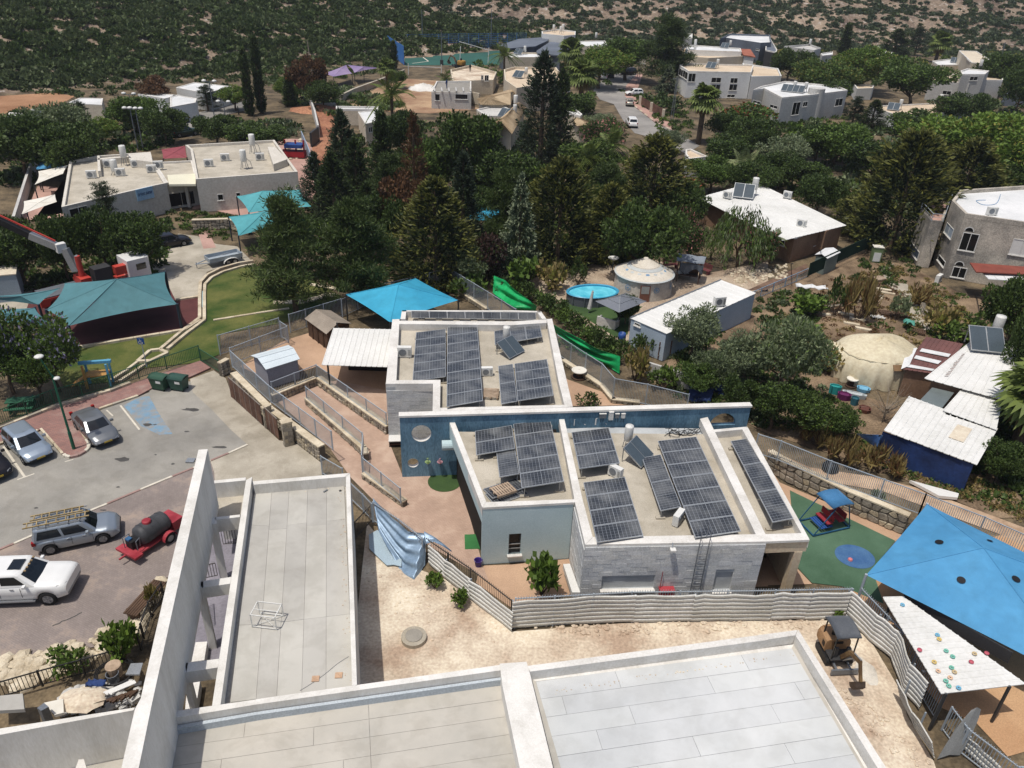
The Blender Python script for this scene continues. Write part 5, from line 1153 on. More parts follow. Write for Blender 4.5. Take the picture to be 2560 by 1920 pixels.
drape('end of the blue cloth lying along the brown fence top',[G('12',1450,1272,1.7),G('12',1560,1330,1.65),G('12',1690,1440,1.6)],[G('12',1470,1380,1.4),G('12',1540,1360,1.5),G('12',1690,1450,1.5)],m_cloth,amp=.05,m=5)
solo('fallen_board','pale board lying under the blue cloth','board',MB().prism(xy(marks('12 975,1300 1050,1260 1160,1380 1260,1500 1255,1575 1190,1560 1130,1565 1040,1480 980,1420',.15)),.1,.15),M('pale_blue_board','#9fb1bb',.8,var=.06),G('12',1100,1450,.45))
# hand rails, manhole, bucket, mats
solo('turf_mat','round dark green mat by the blue wall','mat',MB().lathe([(1.06,0),(1.06,.02)],G('12',1630,843,.012),28,sx=1,sy=1),m_turfd,G('12',1630,843,.012))
solo('turf_mat','square green mat beside the light blue wall','mat',MB().prism(xy(marks('12 1802,1300 1940,1296 1945,1422 1805,1426',.03)),.012,.03),M('bright_turf','#33693a',.95,col2='#3d7543',var=.08,bump=.2,bscale=40),G('12',1870,1360,.012))
T=Thing('bucket','purple bucket at the corner of the light blue wall','bucket',G('12',1920,1570,.0));T.add('body',MB().lathe([(.16,0),(.22,.4),(.24,.42),(.21,.42),(.2,.38),(.15,.03)],n=16,cap=False),M('purple_plastic','#43307c',.5),smooth=True);T.add('handle',curve_mb([(-.22,0,.4),(0,-.2,.3),(.22,0,.4)],.01),m_alum)
T=Thing('manhole','round concrete manhole standing in the sandy dirt','manhole',G('13',1365,545,0));T.add('ring',MB().lathe([(.62,-.05),(.62,.22),(.5,.24),(0,.24)],n=24,cap=False),m_conc);T.add('cover',MB().lathe([(.42,.2),(.42,.27),(.4,.285),(0,.285)],n=24,cap=False),M('manhole_cover','#8f8a80',.9,var=.1,scale=4))
T=Thing('steel_frame','light steel frame standing on the grey roof','frame',G('Q3',1210,1640,3.36),-.1);hh=.75
for x in(-.55,.55):
 for y in(-.4,.4):T.add('leg',MB().bar((x,y,0),(x,y,hh),.04),m_white)
T.add('top_rail',MB().bar((-.57,-.4,hh),(.57,-.4,hh),.04).bar((-.57,.4,hh),(.57,.4,hh),.04).bar((-.55,-.4,hh),(-.55,.4,hh),.04).bar((.55,-.4,hh),(.55,.4,hh),.04).bar((-.55,-.05,hh),(.55,-.05,hh),.03),m_white)
T.add('base_rail',MB().bar((-.55,-.4,.06),(.55,-.4,.06),.03).bar((-.55,.4,.06),(.55,.4,.06),.03).bar((-.55,-.4,.06),(.55,.4,.06),.02).bar((.55,-.4,.06),(-.55,.4,.06),.02),m_white)
for u,v,l in(('13',(515,890),'left beige tile lying on the grey roof'),('13',(715,860),'right beige tile lying on the grey roof')):
 p=G(u,*v,3.37);solo('loose_tile',l,'tile',MB().box(p+V(0,0,.02),(.3,.28,.03),rz=.1),m_yard,p,group='loose tiles')
solo('roof_cable','thin cable crossing the grey roof','cable',curve_mb([G('13',800,695,3.38),G('13',700,760,3.38),G('13',610,835,3.38),G('13',500,915,3.38),G('13',380,990,3.38)],.008,4),m_grey,G('13',610,835,3.38))
solo('stick','dark stick on the far end of the grey roof','stick',MB().bar(G('Q3',1690,518,3.4),G('Q3',1725,500,3.4),.06),m_grey,G('Q3',1700,510,3.38))
for s,l in(('Q3 585,232','wire lamp on the tip of the slanted wall'),):
 p=G('Q3',560,255,6.9);T=Thing('wall_lamp',l,'lamp',p);T.add('arm',MB().bar((0,0,0),(.6,0,.05),.03),m_alum);T.add('head',MB().box((-.1,0,.05),(.4,.35,.08)),m_alum)
# roof ladder, flood light, red box on the stone wall
def on_front(u,v,off):
 a=G('22',634,1390,ZP);b=G('22',2200,1362,ZP);d=(b-a);d.z=0;d.normalize();n=Vector((d.y,-d.x,0));x,y=TO['22'][0]+u*K,TO['22'][1]+v*K;r=Vector(ray(x,y));o=V(0,0,CAM_H)
 q=Vector((a.x,a.y,0))+n*off;k=(q-o).dot(n)/r.dot(n);return o+r*k,d,n
p,d,n=on_front(1660,1400,.18);T=Thing('roof_ladder','dark steel ladder fixed to the stone front wall','ladder',(p.x,p.y,.4),math.atan2(d.y,d.x))
for sx in(-.24,.24):
 T.add('rail',MB().bar((sx,0,0),(sx,0,3.7),.05),m_grey);T.add('hoop',MB().path([Vector(q)for q in((sx,0,3.6),(sx,0,4.45),(sx,.5,4.45),(sx,.5,3.6))],.02,5),m_grey)
for k in range(10):T.add('rung',MB().bar((-.24,0,.2+k*.34),(.24,0,.2+k*.34),.03),m_alum)
p,d,n=on_front(1385,1415,.1);T=Thing('flood_light','white flood light on the stone front wall','lamp',p,math.atan2(d.y,d.x));T.add('bracket',MB().bar((0,.1,.25),(0,-.1,0),.04),m_alum);T.add('head',MB().box((0,-.15,0),(.28,.25,.1)),m_white)
p,d,n=on_front(1310,1820,.25);T=Thing('letter_box','red metal box at the foot of the stone front wall','box',(p.x+.12,p.y,.95),math.atan2(d.y,d.x));T.add('body',MB().box((0,0,0),(.75,.35,.35)),M('red_enamel','#8e2b32',.5,var=.08));T.add('lid',MB().box((0,0,.19),(.8,.4,.04)),M('red_enamel_b','#9c3a40',.5));T.add('pole',MB().bar((-.35,.1,.2),(-.33,.1,1.3),.03),M('red_enamel','#8e2b32',.5))
solo('white_sheet','white panel standing beside the stone block wall','panel',MB().prism(xy(marks('22 442,1555 500,1552 590,1800 520,1800',.9)),.55,.9),m_white,G('22',500,1650,.6))
# cable tangle and pipes on the roof
CT=Thing('cable_coil','tangle of black cable loops on the front roof behind the longest array','cables',G('22',1480,420,DK),w=True)
for i in range(7):
 r0=random.Random(i);CT.add('loop',curve_mb([G('22',1340+r0 .uniform(-30,30)+45*k,420+r0 .uniform(-45,40),DK+.03+.03*(i%3))for k in range(7)],.018,5),m_black)
for u,v,l in((535,355,'white pipe elbow by the blue wall on the roof'),(720,350,'grey pipe elbow near the inverter boxes')):
 p=G('22',u,v,DK);T=Thing('vent_pipe',l,'pipe',p,.3,group='vent pipes');T.add('pipe',MB().path([Vector(q)for q in((0,0,0),(0,0,.45),(.1,0,.52),(.3,0,.5))],.07,8),m_white);T.add('hose',curve_mb([(.3,0,.5),(.5,-.1,.2),(.7,-.2,.03)],.015),m_white)
# ================================================================== VEHICLES AND MACHINES
m_tyre=M('tyre','#1b1b1c',.85,var=.1);m_rim=M('alloy_rim','#8d8f92',.4,.6,var=.05);m_lamp=M('head_lamp','#c9cccf',.1,.2,var=.03);m_tail=M('tail_lamp','#8c1a1a',.2,var=.05)
m_auto=M('car_glass','#161b1f',.05,var=.05,spec=.7);m_plate=M('yellow_plate','#b39a3c',.5,var=.03);m_trim=M('black_trim','#202123',.5,var=.05)
def paint(name,c,metal=.55):
 m_=M('paint_'+name,c,.28,metal,var=.04,scale=2,fine=.01,spec=.5);return m_
def interp(tab,x):
 for(x0,y0),(x1,y1)in zip(tab[:-1],tab[1:]):
  if x<=x1:return y0+(y1-y0)*max(0,x-x0)/(x1-x0)
 return tab[-1][1]
CARS={'hatch':(4.1,1.74,1.48,.31,(.78,3.36),[(0,.6),(.04,.93),(.9,.96),(2.75,.95),(3.6,.84),(3.98,.68),(4.1,.5)],(.1,3.0,.45,2.25)),'sedan':(4.45,1.72,1.42,.3,(.95,3.57),[(0,.6),(.05,.92),(.8,.97),(1.2,.95),(3.1,.92),(3.9,.82),(4.3,.66),(4.45,.5)],(.72,3.3,1.35,2.55)),'estate':(4.25,1.8,1.66,.34,(.8,3.38),[(0,.6),(.03,1.0),(.9,1.04),(2.95,1.03),(3.7,.98),(4.1,.82),(4.25,.6)],(.06,3.2,.22,2.6)),'suv':(4.6,1.86,1.7,.36,(.85,3.6),[(0,.6),(.03,1.02),(.9,1.05),(3.1,1.04),(4.0,.96),(4.45,.8),(4.6,.6)],(.08,3.3,.4,2.6)),'pickup':(5.8,2.0,1.92,.42,(1.25,4.85),[(0,.85),(.04,1.28),(1.8,1.32),(4.1,1.33),(5.3,1.29),(5.7,1.24),(5.8,1.12)],(1.7,4.45,1.95,3.65)),}
def car(label,kind,p_rear,p_front,toward,color,group='parked cars',cat='car',name='parked_car',plate=True):
 """p_rear, p_front: ground contact of the wheels on one side; toward: horizontal direction from that side to the car's middle"""
 L,Wd,H,wr,ax,belt,cb=CARS[kind];d=(p_front-p_rear);d.z=0;d.normalize();q=Vector((-d.y,d.x,0));
 if q.dot(toward)<0:q=-q
 mid=(p_rear+p_front)/2+q*(Wd/2-.1);org=mid-d*(ax[0]+ax[1])/2
 rz=math.atan2(d.y,d.x);C=org+d*L/2;T=Thing(name,label,cat,(C.x,C.y,org.z),rz,group);hx=L/2;m_=color
 zb=.3 if kind!='pickup' else .45
 xs=sorted({0,.03,.1,.25,L-.03,L-.1,L-.25,*[L*i/22 for i in range(23)],*[a+k*(wr+.07)/3 for a in ax for k in(-3,-2.7,-2,-1,0,1,2,2.7,3)]})
 rows_=[]
 for x in xs:
  e=min(x,L-x);w=Wd/2*(1-(.22 if kind!='pickup' else .1)*max(0,1-e/.55)**2.2);zt=interp(belt,x);b=zb+.12*max(0,1-e/.5)
  for a in ax:
   r_=wr+.07
   if abs(x-a)<r_:b=max(b,wr+math.sqrt(max(0,r_*r_-(x-a)**2))*.92)
  b=min(b,zt-.12);mz=b+(zt-b)*.55
  sec=[(0,zt+.02),(.55*w,zt+.012),(.86*w,zt-.025),(.965*w,zt-.11),(w,max(mz,b+.05)),(.985*w,b+.04),(.93*w,b),(0,b)]
  rows_.append([(x-hx,y,z)for y,z in sec]+[(x-hx,-y,z)for y,z in sec[::-1]])
 mb=MB().grid(rows_);mb.poly(rows_[0][:8]+rows_[0][8:]);mb.poly(rows_[-1]);T.add('body',mb,m_,smooth=True)
 T.add('sill',MB().box((0,0,zb-.02),(L*.86,Wd*.9,.12)),m_trim)
 rb,fb_,rr,fr=[c-hx for c in cb];zb1=interp(belt,(cb[0]+cb[1])/2)-.02;wb,wt=Wd/2*.94,Wd/2*.74
 lv=[(rb,fb_,wb,zb1-.04),(lerp(rb,rr,.86),lerp(fb_,fr,.88),lerp(wb,wt,.86),lerp(zb1,H,.86)),(rr+.02,fr-.02,wt*.97,H-.035),(rr+.2,fr-.22,wt*.78,H)]
 rows_=[]
 for x0,x1,w,z in lv:
  c=min(.16,w*.2);rows_.append([(x0,w-c,z),(x0+c*.6,w,z),((x0+x1)/2,w*1.01,z),(x1-c*.6,w,z),(x1,w-c,z),(x1+c*.35,0,z),(x1,-w+c,z),(x1-c*.6,-w,z),((x0+x1)/2,-w*1.01,z),(x0+c*.6,-w,z),(x0,-w+c,z),(x0-c*.2,0,z),(x0,w-c,z)])
 mb=MB().grid(rows_);mb.poly([(x,y,z+.012 if y==0 else z)for x,y,z in rows_[-1][:-1]]);cab=T.add('cabin',mb,m_,smooth=False)
 A,B=lv[0],lv[1]
 def onface(side,s,t):
  x0,x1=lerp(A[0],B[0],t),lerp(A[1],B[1],t);w=lerp(A[2],B[2],t);z=lerp(A[3],B[3],t);return(lerp(x0,x1,s),side*(w*1.0+.018),z)
 for side in(1,-1):
  for s0,s1 in((.07,.47),(.51,.9))if kind!='pickup' else((.1,.4),(.44,.88)):
   q4=[onface(side,s0,.2),onface(side,s1,.2),onface(side,s1-(.03 if s1>.6 else 0),.93),onface(side,s0+.02,.93)];T.add('side_window',MB().poly(q4),m_auto)
 for xx in(.82,-.2,-1.05):
  for side in(1,-1):T.add('door_gap',MB().box((xx,side*(Wd/2+.002),(zb+zb1)/2+.06),(.014,.012,(zb1-zb)*.72)),m_trim)
 for fx,nm in((1,'windscreen'),(0,'rear_window')):
  def fp(u,t):
   x=lerp(A[1],B[1],t)if fx else lerp(A[0],B[0],t);w=lerp(A[2],B[2],t)*.8;bul=(.16*.35 if fx else-.16*.2)*(1-abs(u));return(x+bul+(.02 if fx else-.02),u*w,lerp(A[3],B[3],t))
  g=MB().grid([[fp(u,t)for u in(-1,0,1)]for t in((.12,.97)if fx else(.25,.93))]);T.add(nm,g,m_auto)
 for a in ax:
  for side in(1,-1):
   y=side*(Wd/2-.1);ty=MB();pr=[(wr*.62,-.1),(wr*.93,-.11),(wr,-.06),(wr,.06),(wr*.93,.11),(wr*.62,.1)]
   ty.lathe(pr,n=20,cap=False);ty.v=[(x+a-hx,z*side+y,yy+wr)for x,yy,z in ty.v];w_=T.add('wheel',ty,m_tyre,smooth=True)
   rm=MB().lathe([(wr*.66,.05),(wr*.62,.085),(wr*.2,.06),(0,.065)],n=14,cap=False)
   for k in range(5):t=k*1.2566;rm.bar((.1*wr*math.cos(t),.1*wr*math.sin(t),.1),(.6*wr*math.cos(t),.6*wr*math.sin(t),.095),.09*wr*2,.02)
   rm.v=[(x+a-hx,z*side+y,yy+wr)for x,yy,z in rm.v];T.add('rim',rm,m_rim,w_)
 zf=interp(belt,L-.12)
 for side in(1,-1):
  T.add('headlight',MB().grid([[(hx-.4,side*Wd*.455,zf+.02),(hx-.12,side*Wd*.39,zf-.02),(hx-.02,side*Wd*.27,zf-.06)],[(hx-.36,side*Wd*.462,zf-.1),(hx-.1,side*Wd*.4,zf-.15),(hx+.0,side*Wd*.28,zf-.18)]]),m_lamp)
  T.add('tail_light',MB().box((-hx+.1,side*Wd*.41,.88 if kind!='pickup' else 1.05),(.18,.2,.22)),m_tail)
  T.add('mirror',MB().box((fb_-.45,side*(Wd/2+.08),zb1+.08),(.14,.2,.14)),m_)
  for xx in(.42,-.35):T.add('door_handle',MB().box((xx,side*(Wd/2-.0),zb1-.14),(.18,.03,.03)),m_rim)
 T.add('grille',MB().grid([[(hx-.015,y,z)for y in(-.45,0,.45)]for z in(zf-.14,zf-(.3 if kind!='pickup' else .5))]),m_trim)
 T.add('bumper',MB().box((hx-.06,0,zb+.14),(.16,Wd*.78,.12)),m_trim if kind!='pickup' else m_rim)
 if plate:T.add('number_plate',MB().box((hx+.03,0,zb+.2),(.02,.5,.11)),m_plate)
 return T
silver=paint('silver','#9aa3ab');grey=paint('grey','#7f8284');blue_s=paint('light_blue_silver','#a1aeba');black=paint('black','#1e1c20',.2);white=paint('white','#d9d9d6',0);champ=paint('champagne','#a8a294')
EX,EY=V(1,0,0),V(0,1,0)
GP='cars in the parking lot'
car('light silver hatchback parked left of the lamp island','hatch',G('02',70,552),G('02',222,696),EX,blue_s,GP)
car('grey sedan with glare on its windscreen parked right of the lamp post','sedan',G('02',672,395),G('02',802,538),EX,grey,GP)
car('dark car cut by the left frame edge beside the white bay line','suv',G('02',-75,590),G('02',92,760),-EX,black,GP)
C1=car('silver estate car with wooden ladders on its roof rack','estate',G('02',450,1470),G('02',905,1372),EY,silver,GP,plate=False)
C2=car('white pickup truck with cab lamps at the left edge','pickup',G('03',-260,275),G('03',480,243),EY,white,GP,'pickup truck','pickup_truck',plate=False)
T=C2
for k in range(5):T.add('cab_lamp',MB().box((1.05,-.5+.25*k,1.94),(.1,.09,.05)),M('amber_lamp','#8f7a5a',.4))
T.add('sunroof',MB().box((.45,0,1.935),(.6,.75,.02)),m_auto);T.add('running_board',MB().box((.1,-1.0,.42),(2.6,.2,.06)),m_rim)
T=C1
for y in(-.6,.6):T.add('roof_rail',MB().bar((-1.7,y,1.72),(.7,y,1.72),.04),m_alum)
for x in(-1.3,-.2,.35):T.add('rack_bar',MB().bar((x,-.68,1.77),(x,.68,1.77),.05,.04),m_alum)
cm=T.o.matrix_basis.copy();rz=T.o.rotation_euler.z
m_lad=M('ladder_wood','#8d7a55',.8,col2='#a8946c',scale=5)
for i,(dy,ln,l)in enumerate(((-.28,3.2,'near wooden ladder lying on the silver estate car'),(.3,2.6,'far wooden ladder lying on the silver estate car'))):
 c=Vector((-.75,dy,1.82));w=Matrix.Rotation(rz,3,'Z')@c+T.loc;LT=Thing('ladder',l,'ladder',w,rz,'ladders on the estate car roof')
 for y in(-.2,.2):LT.add('rail',MB().bar((-ln/2,y,0),(ln/2,y,0),.06),m_lad)
 for k in range(7):LT.add('rung',MB().bar((-ln/2+.2+k*(ln-.4)/6,-.2,.02),(-ln/2+.2+k*(ln-.4)/6,.2,.02),.05),m_lad)
GF='cars on the street between the houses'
car('white car driving down the street nearest the conifers','suv',G('20',1088,1118),G('20',1052,1062),-EX,white,GF)
car('silver car parked on the street by the brown fence panels','sedan',G('20',1050,940),G('20',1045,880),-EX,champ,GF)
car('black car parked on the street bend under the bright tree','hatch',G('20',872,695),G('20',882,645),-EX,black,GF)
car('white car parked on the street bend beside the black car','hatch',G('20',818,708),G('20',822,660),-EX,white,GF)
car('black off-road vehicle at the far end of the street','suv',G('20',1065,648),G('20',965,650),EY,black,GF)
car('white car half hidden by the hedge across the street','hatch',G('20',1085,830),G('20',1040,830),EY,white,GF)
car('dark car parked under the trees by the left driveway','sedan',G('01',1400,500),G('01',1570,470),EY,black,'cars near the left kindergarten')
car('dark car under the trees on the far left lane','sedan',G('00',1560,1065),G('00',1520,1030),EX,silver,'cars near the left kindergarten')
car('green car behind the dark trees on the far left lane','suv',G('00',1590,1185),G('00',1655,1175),EY,paint('green','#2b3b30',.2),'cars near the left kindergarten')
def wheel(T,x,y,r,w=.2,rim=True):
 t=MB().lathe([(r*.6,-w/2),(r*.95,-w/2),(r,-w*.3),(r,w*.3),(r*.95,w/2),(r*.6,w/2)],n=18,cap=False);t.v=[(a+x,c+y,b+r)for a,b,c in t.v];o=T.add('wheel',t,m_tyre,smooth=True)
 g=MB().lathe([(0,-w*.4),(r*.62,-w*.42),(r*.62,w*.42),(0,w*.4)],n=14,cap=False);g.v=[(a+x,c+y,b+r)for a,b,c in g.v];T.add('rim',g,m_rim,o)
def head(a,b):d=b-a;return math.atan2(d.y,d.x)
# red water bowser
m_red=M('red_machine_paint','#8e2a33',.5,var=.12,col2='#a8434b',scale=3);m_tank=M('dark_grey_tank','#3f4043',.55,var=.1,col2='#4d4e50',scale=3)
a,b=G('02',1150,1500),G('02',1500,1260);T=Thing('water_trailer','red trailer with dark grey tank and red lid by the slanted wall','trailer',(a+b)/2,head(a,b))
T.add('frame',MB().box((0,0,.42),(3.0,1.1,.1)).box((-1.45,0,.5),(.5,1.6,.14)),m_red)
tk=MB().lathe([(0,-.95),(.4,-.93),(.55,-.82),(.58,-.6),(.58,.6),(.55,.82),(.4,.93),(0,.95)],n=22,cap=False);tk.v=[(z+.1,x,y+1.05)for x,y,z in tk.v];tko=T.add('tank',tk,m_tank,smooth=True)
for k in range(4):
 rg=MB().lathe([(.585,-.02),(.6,-.02),(.6,.02),(.585,.02)],n=22,cap=False);rg.v=[(z-.5+.4*k,x,y+1.05)for x,y,z in rg.v];T.add('rib',rg,m_tank,tko)
T.add('lid',MB().lathe([(.24,1.58),(.24,1.72),(.2,1.74),(0,1.74)],(-.1,0,0),18,cap=False),m_red,tko,smooth=True)
T.add('rear_box',MB().box((1.35,0,.75),(.7,1.2,.5)),m_red);T.add('engine',MB().box((-1.1,.1,.85),(.45,.5,.45)),m_black);T.add('engine_cover',MB().box((-1.2,.2,1.12),(.25,.3,.12)),M('blue_engine','#33597d',.5));T.add('pipes',MB().path([Vector(q)for q in((-.9,-.2,.6),(-.9,-.3,1.2),(-1.2,-.4,1.2),(-1.2,-.4,.6))],.03).path([Vector(q)for q in((-1.4,.4,.55),(-1.4,.4,1.25),(-1.0,.4,1.25),(-1.0,.4,.55))],.025),m_grey)
for y in(-.72,.72):
 wheel(T,.55,y,.33);T.add('fender',MB().grid([[(.55+.42*math.cos(t),y+o,.33+.42*math.sin(t))for o in(-.14,.14)]for t in[math.pi*i/8 for i in range(9)]]).thick(.02),m_red)
T.add('drawbar',MB().bar((-1.6,0,.45),(-2.1,0,.45),.08),m_red)
# grey open trailer
a,b=G('01',1820,640),G('01',2060,590);T=Thing('open_trailer','grey open box trailer with two axles on the driveway','trailer',(a+b)/2,head(a,b))
T.add('box',MB().box((0,0,.6),(3.4,1.5,.06)).box((0,.73,.8),(3.4,.04,.4)).box((0,-.73,.8),(3.4,.04,.4)).box((1.68,0,.8),(.04,1.42,.4)).box((-1.68,0,.8),(.04,1.42,.4)),m_galv)
for x in(.1,.8):
 for y in(-.82,.82):wheel(T,x,y,.32)
for y in(-.82,.82):T.add('fender',MB().grid([[(.45+.8*math.cos(t),y+o,.3+.45*math.sin(t))for o in(-.13,.13)]for t in[math.pi*i/8 for i in range(9)]]).thick(.02),m_white)
T.add('drawbar',MB().bar((-1.7,.5,.55),(-2.9,0,.5),.08).bar((-1.7,-.5,.55),(-2.9,0,.5),.08),m_galv);T.add('jockey_wheel',MB().tube((-2.8,0,.1),(-2.8,0,.7),.04),m_grey)
# mini excavator
def digger(label,loc,rz,s,ma,name='mini_excavator',canopy=True):
 T=Thing(name,label,'excavator',loc,rz);T.o.scale=(s,s,s)
 for y in(-.62,.62):
  tr=MB();pr=[(1.0*math.cos(t)*(.3 if abs(math.cos(t))<.001 else 1),.22*math.sin(t))for t in[6.283*i/20 for i in range(20)]];q=[(.78*(1 if c>0 else-1)*(abs(c)**.3)*.95,.24*sn+.25)for c,sn in[(math.cos(6.283*i/20),math.sin(6.283*i/20))for i in range(20)]]
  n=len(q);tr.add([(x,y-.15,z)for x,z in q]+[(x,y+.15,z)for x,z in q],[[i,(i+1)%n,n+(i+1)%n,n+i]for i in range(n)]+[list(range(n))[::-1],list(range(n,2*n))]);T.add('track',tr,m_black)
 T.add('undercarriage',MB().box((0,0,.35),(1.2,1.0,.3)),m_dframe);T.add('blade',MB().box((1.35,0,.3),(.1,1.55,.35)).bar((1.3,.4,.3),(.5,.4,.35),.1).bar((1.3,-.4,.3),(.5,-.4,.35),.1),m_grey)
 bd=[]
 for z,k in((.55,.92),(.7,1),(1.1,1),(1.32,.93),(1.4,.8)):bd.append([(-.62*k-.25+.62*.2*0+(-.62*k)*math.cos(t)*.55*(1 if True else 0),.74*k*math.sin(t),z)for t in[-1.57+3.1416*i/10 for i in range(11)]]+[(.1,.74*k,z),(.1,-.74*k,z),(-.62*k-.25,-.74*k,z)])
 mb=MB().grid(bd);mb.poly(bd[-1][:-1]);T.add('counterweight',mb,ma,smooth=False)
 for k in range(5):T.add('vent_slot',MB().box((-.1,-.755,.85+.08*k),(.3,.01,.03)),m_black)
 T.add('floor',MB().box((.35,0,.62),(1.0,1.3,.08)),m_dframe);T.add('seat',MB().box((-.1,0,1.2),(.5,.5,.15)).box((-.32,0,1.5),(.12,.5,.5)),m_black);T.add('console',MB().box((.6,.35,1.0),(.15,.2,.7)).box((.6,-.35,1.0),(.15,.2,.7)),m_dframe)
 if canopy:
  for x in(-.55,.75):
   for y in(-.6,.6):T.add('canopy_post',MB().bar((x,y,.7 if x>0 else 1.3),(x*.95,y,2.35),.06),m_trim)
  T.add('canopy_roof',MB().grid([[(-.75+1.6*i/6,y,2.38+.16*math.sin(3.14*(i+.3)/6.6)-.05*abs(y))for y in(-.7,-.35,0,.35,.7)]for i in range(7)]).thick(.06),M('grey_canopy','#55585c',.6,var=.06),smooth=True)
 P=[Vector(p)for p in((.75,0,.75),(1.3,0,1.75),(2.3,0,2.1),(2.75,0,1.2))]
 mbm=M('dirty_brown_arm','#5d4732',.7,col2='#77603f',scale=4,var=.2);T.add('boom',MB().bar(P[0],P[1],.2,.24).bar(P[1],P[2],.16,.2),mbm);T.add('dipper',MB().bar(P[2]+V(-.15,0,.1),P[3],.14,.16),mbm);T.add('hydraulic_ram',MB().tube(P[0]+V(.15,0,-.05),lerp(P[1],P[2],.4)+V(0,0,-.1),.045).tube(lerp(P[1],P[2],.3)+V(0,0,.2),P[2]+V(-.05,0,.15),.04),m_alum)
 bk=MB().grid([[(2.75+x,y,z)for y in(-.28,.28)]for x,z in((0,1.2),(.15,.9),(.0,.6),(-.3,.5),(-.45,.65))]).thick(.03)
 for y in(-.28,.28):bk.poly([(2.75+x,y,z)for x,z in((0,1.2),(.15,.9),(.0,.6),(-.3,.5),(-.45,.65))])
 T.add('bucket',bk,M('dirty_steel','#4b4038',.7,.2,var=.15));return T
m_dig=M('faded_orange_paint','#967452',.65,col2='#a58462',scale=2,var=.1);a,b=G('33',560,690),G('33',760,1060)
digger('faded orange mini excavator with grey canopy beside the buckled fence',a,head(a,b),.86,m_dig)
digger('small yellow excavator on the distant building site',G('10',1760,585),2.6,1.3,M('yellow_machine','#9a7434',.55,var=.1),'excavator',False)
# crane truck behind the teal sail
a,b=G('01',330,1010),G('01',1290,760);rz=head(a,b);T=Thing('crane_truck','red crane truck with raised folding boom and white cab behind the teal sail','crane truck',(a+b)/2,rz,w=False)
LL=(b-a).length;hx=LL/2;m_cr=M('crane_red','#a8332a',.5,var=.1,col2='#b7473c',scale=2)
T.add('chassis',MB().box((-.3,0,.95),(LL-1,1.0,.3)),m_cr);T.add('deck',MB().box((-1.5,0,1.2),(LL*.62,2.3,.14)),m_grey);T.add('side_panel',MB().box((-hx+1.2,-1.1,.8),(2.4,.2,.7)),m_cr)
cb=T.add('cab',MB().prism([(hx-2.1,-1.15),(hx-.15,-1.15),(hx,-.9),(hx,.9),(hx-.15,1.15),(hx-2.1,1.15)],.6,2.75),white);T.add('windscreen',MB().box((hx+.01,0,2.0),(.03,1.9,.7)),m_auto,cb);T.add('side_window',MB().box((hx-.9,-1.16,2.0),(.9,.03,.6)),m_auto,cb);T.add('roof_hatch',MB().box((hx-1.0,0,2.77),(.6,.6,.05)),m_grey,cb)
for x in(-hx+1.2,-hx+2.5,hx-1.2):
 for y in(-1.05,1.05):wheel(T,x,y,.5,.3)
kx=hx-LL*.58
T.add('crane_base',MB().box((kx,0,1.6),(.9,1.8,.8)).bar((kx,-2.2,1.1),(kx,2.2,1.1),.3),m_cr);T.add('crane_column',MB().tube((kx,0,1.8),(kx,0,3.9),.28,.24,12),m_cr);T.add('control_box',MB().box((kx+1.6,-.2,1.9),(1.5,1.2,1.3)),m_dframe);T.add('hose_drum',MB().box((kx+3.2,-.4,1.9),(1.0,.7,.8)),m_cr)
def tl(p):return Matrix.Rotation(-rz,3,'Z')@(p-T.loc)
yk=(T.loc+Matrix.Rotation(rz,3,'Z')@Vector((kx,0,0))).y
s_=lambda u,v:tl(atd(u*K,480+v*K,yk))
B0,B1,B2,B3,B4=s_(660,680),s_(560,490),s_(490,470),s_(260,375),s_(-160,175)
T.add('lower_boom',MB().bar(B0,B1,.5,.6).bar(V(kx,0,3.9),B0,.35),m_alum);T.add('knuckle',MB().box(lerp(B1,B2,.5),(.8,.6,.8)),m_white);T.add('middle_boom',MB().bar(B2,B3,.5,.6),m_alum);T.add('upper_boom',MB().bar(B3,B4,.45,.55),m_black);T.add('boom_rail',MB().bar(B2+V(0,0,.5),B4+V(0,0,.55),.12,.12),m_cr);T.add('hydraulic_ram',MB().tube(V(kx,0,2.6),lerp(B0,B1,.6)+V(0,0,-.4),.1),m_alum)
# wheelie bins, street lamp, disabled sign
def big_bin(label,loc,rz,col):
 T=Thing('waste_container',label,'bin',loc,rz,'green wheeled waste containers');n=.62
 T.add('body',MB().grid([[(-.6*k,-.45*k,z),(.6*k,-.45*k,z),(.6*k,.45*k,z),(-.6*k,.45*k,z),(-.6*k,-.45*k,z)]for z,k in((.15,.82),(1.0,1),(1.05,1.06))]).box((0,0,.13),(.95,.7,.04)),col)
 T.add('lid',MB().grid([[(-.66+1.32*i/4,y,1.06+.16*math.sin(3.14*(y+.5)))for y in(-.5,-.2,.1,.4,.5)]for i in range(5)]).thick(.03),col,smooth=True);T.add('label_plate',MB().box((.2,-.455,.8),(.4,.02,.2)),m_white)
 for x in(-.45,.45):
  for y in(-.3,.3):T.add('caster',MB().tube((x,y-.03,.08),(x,y+.03,.08),.08,n=10),m_black)
 return T
big_bin('left dark green waste container beside the parking bays',G('02',1395,40),-.25,M('bin_green','#33503f',.5,var=.08));big_bin('right dark green waste container beside the parking bays',G('02',1555,45),-.2,M('bin_green_b','#2f4a40',.5,var=.08))
p=G('02',640,560,.1);T=Thing('street_lamp','tall green street lamp on the brick island','street lamp',p);gm=M('lamp_green','#1f5c45',.45,var=.06)
T.add('pole',MB().tube((0,0,0),(0,0,1.3),.11,.1,12).tube((0,0,1.3),(0,0,5.5),.075,.06,10),gm);tt=tl2=None
a=atd(*(TO['01'][0]+335*K,TO['01'][1]+1420*K),p.y-.1)-p;b=atd(*(TO['01'][0]+490*K,TO['01'][1]+1608*K),p.y-.1)-p
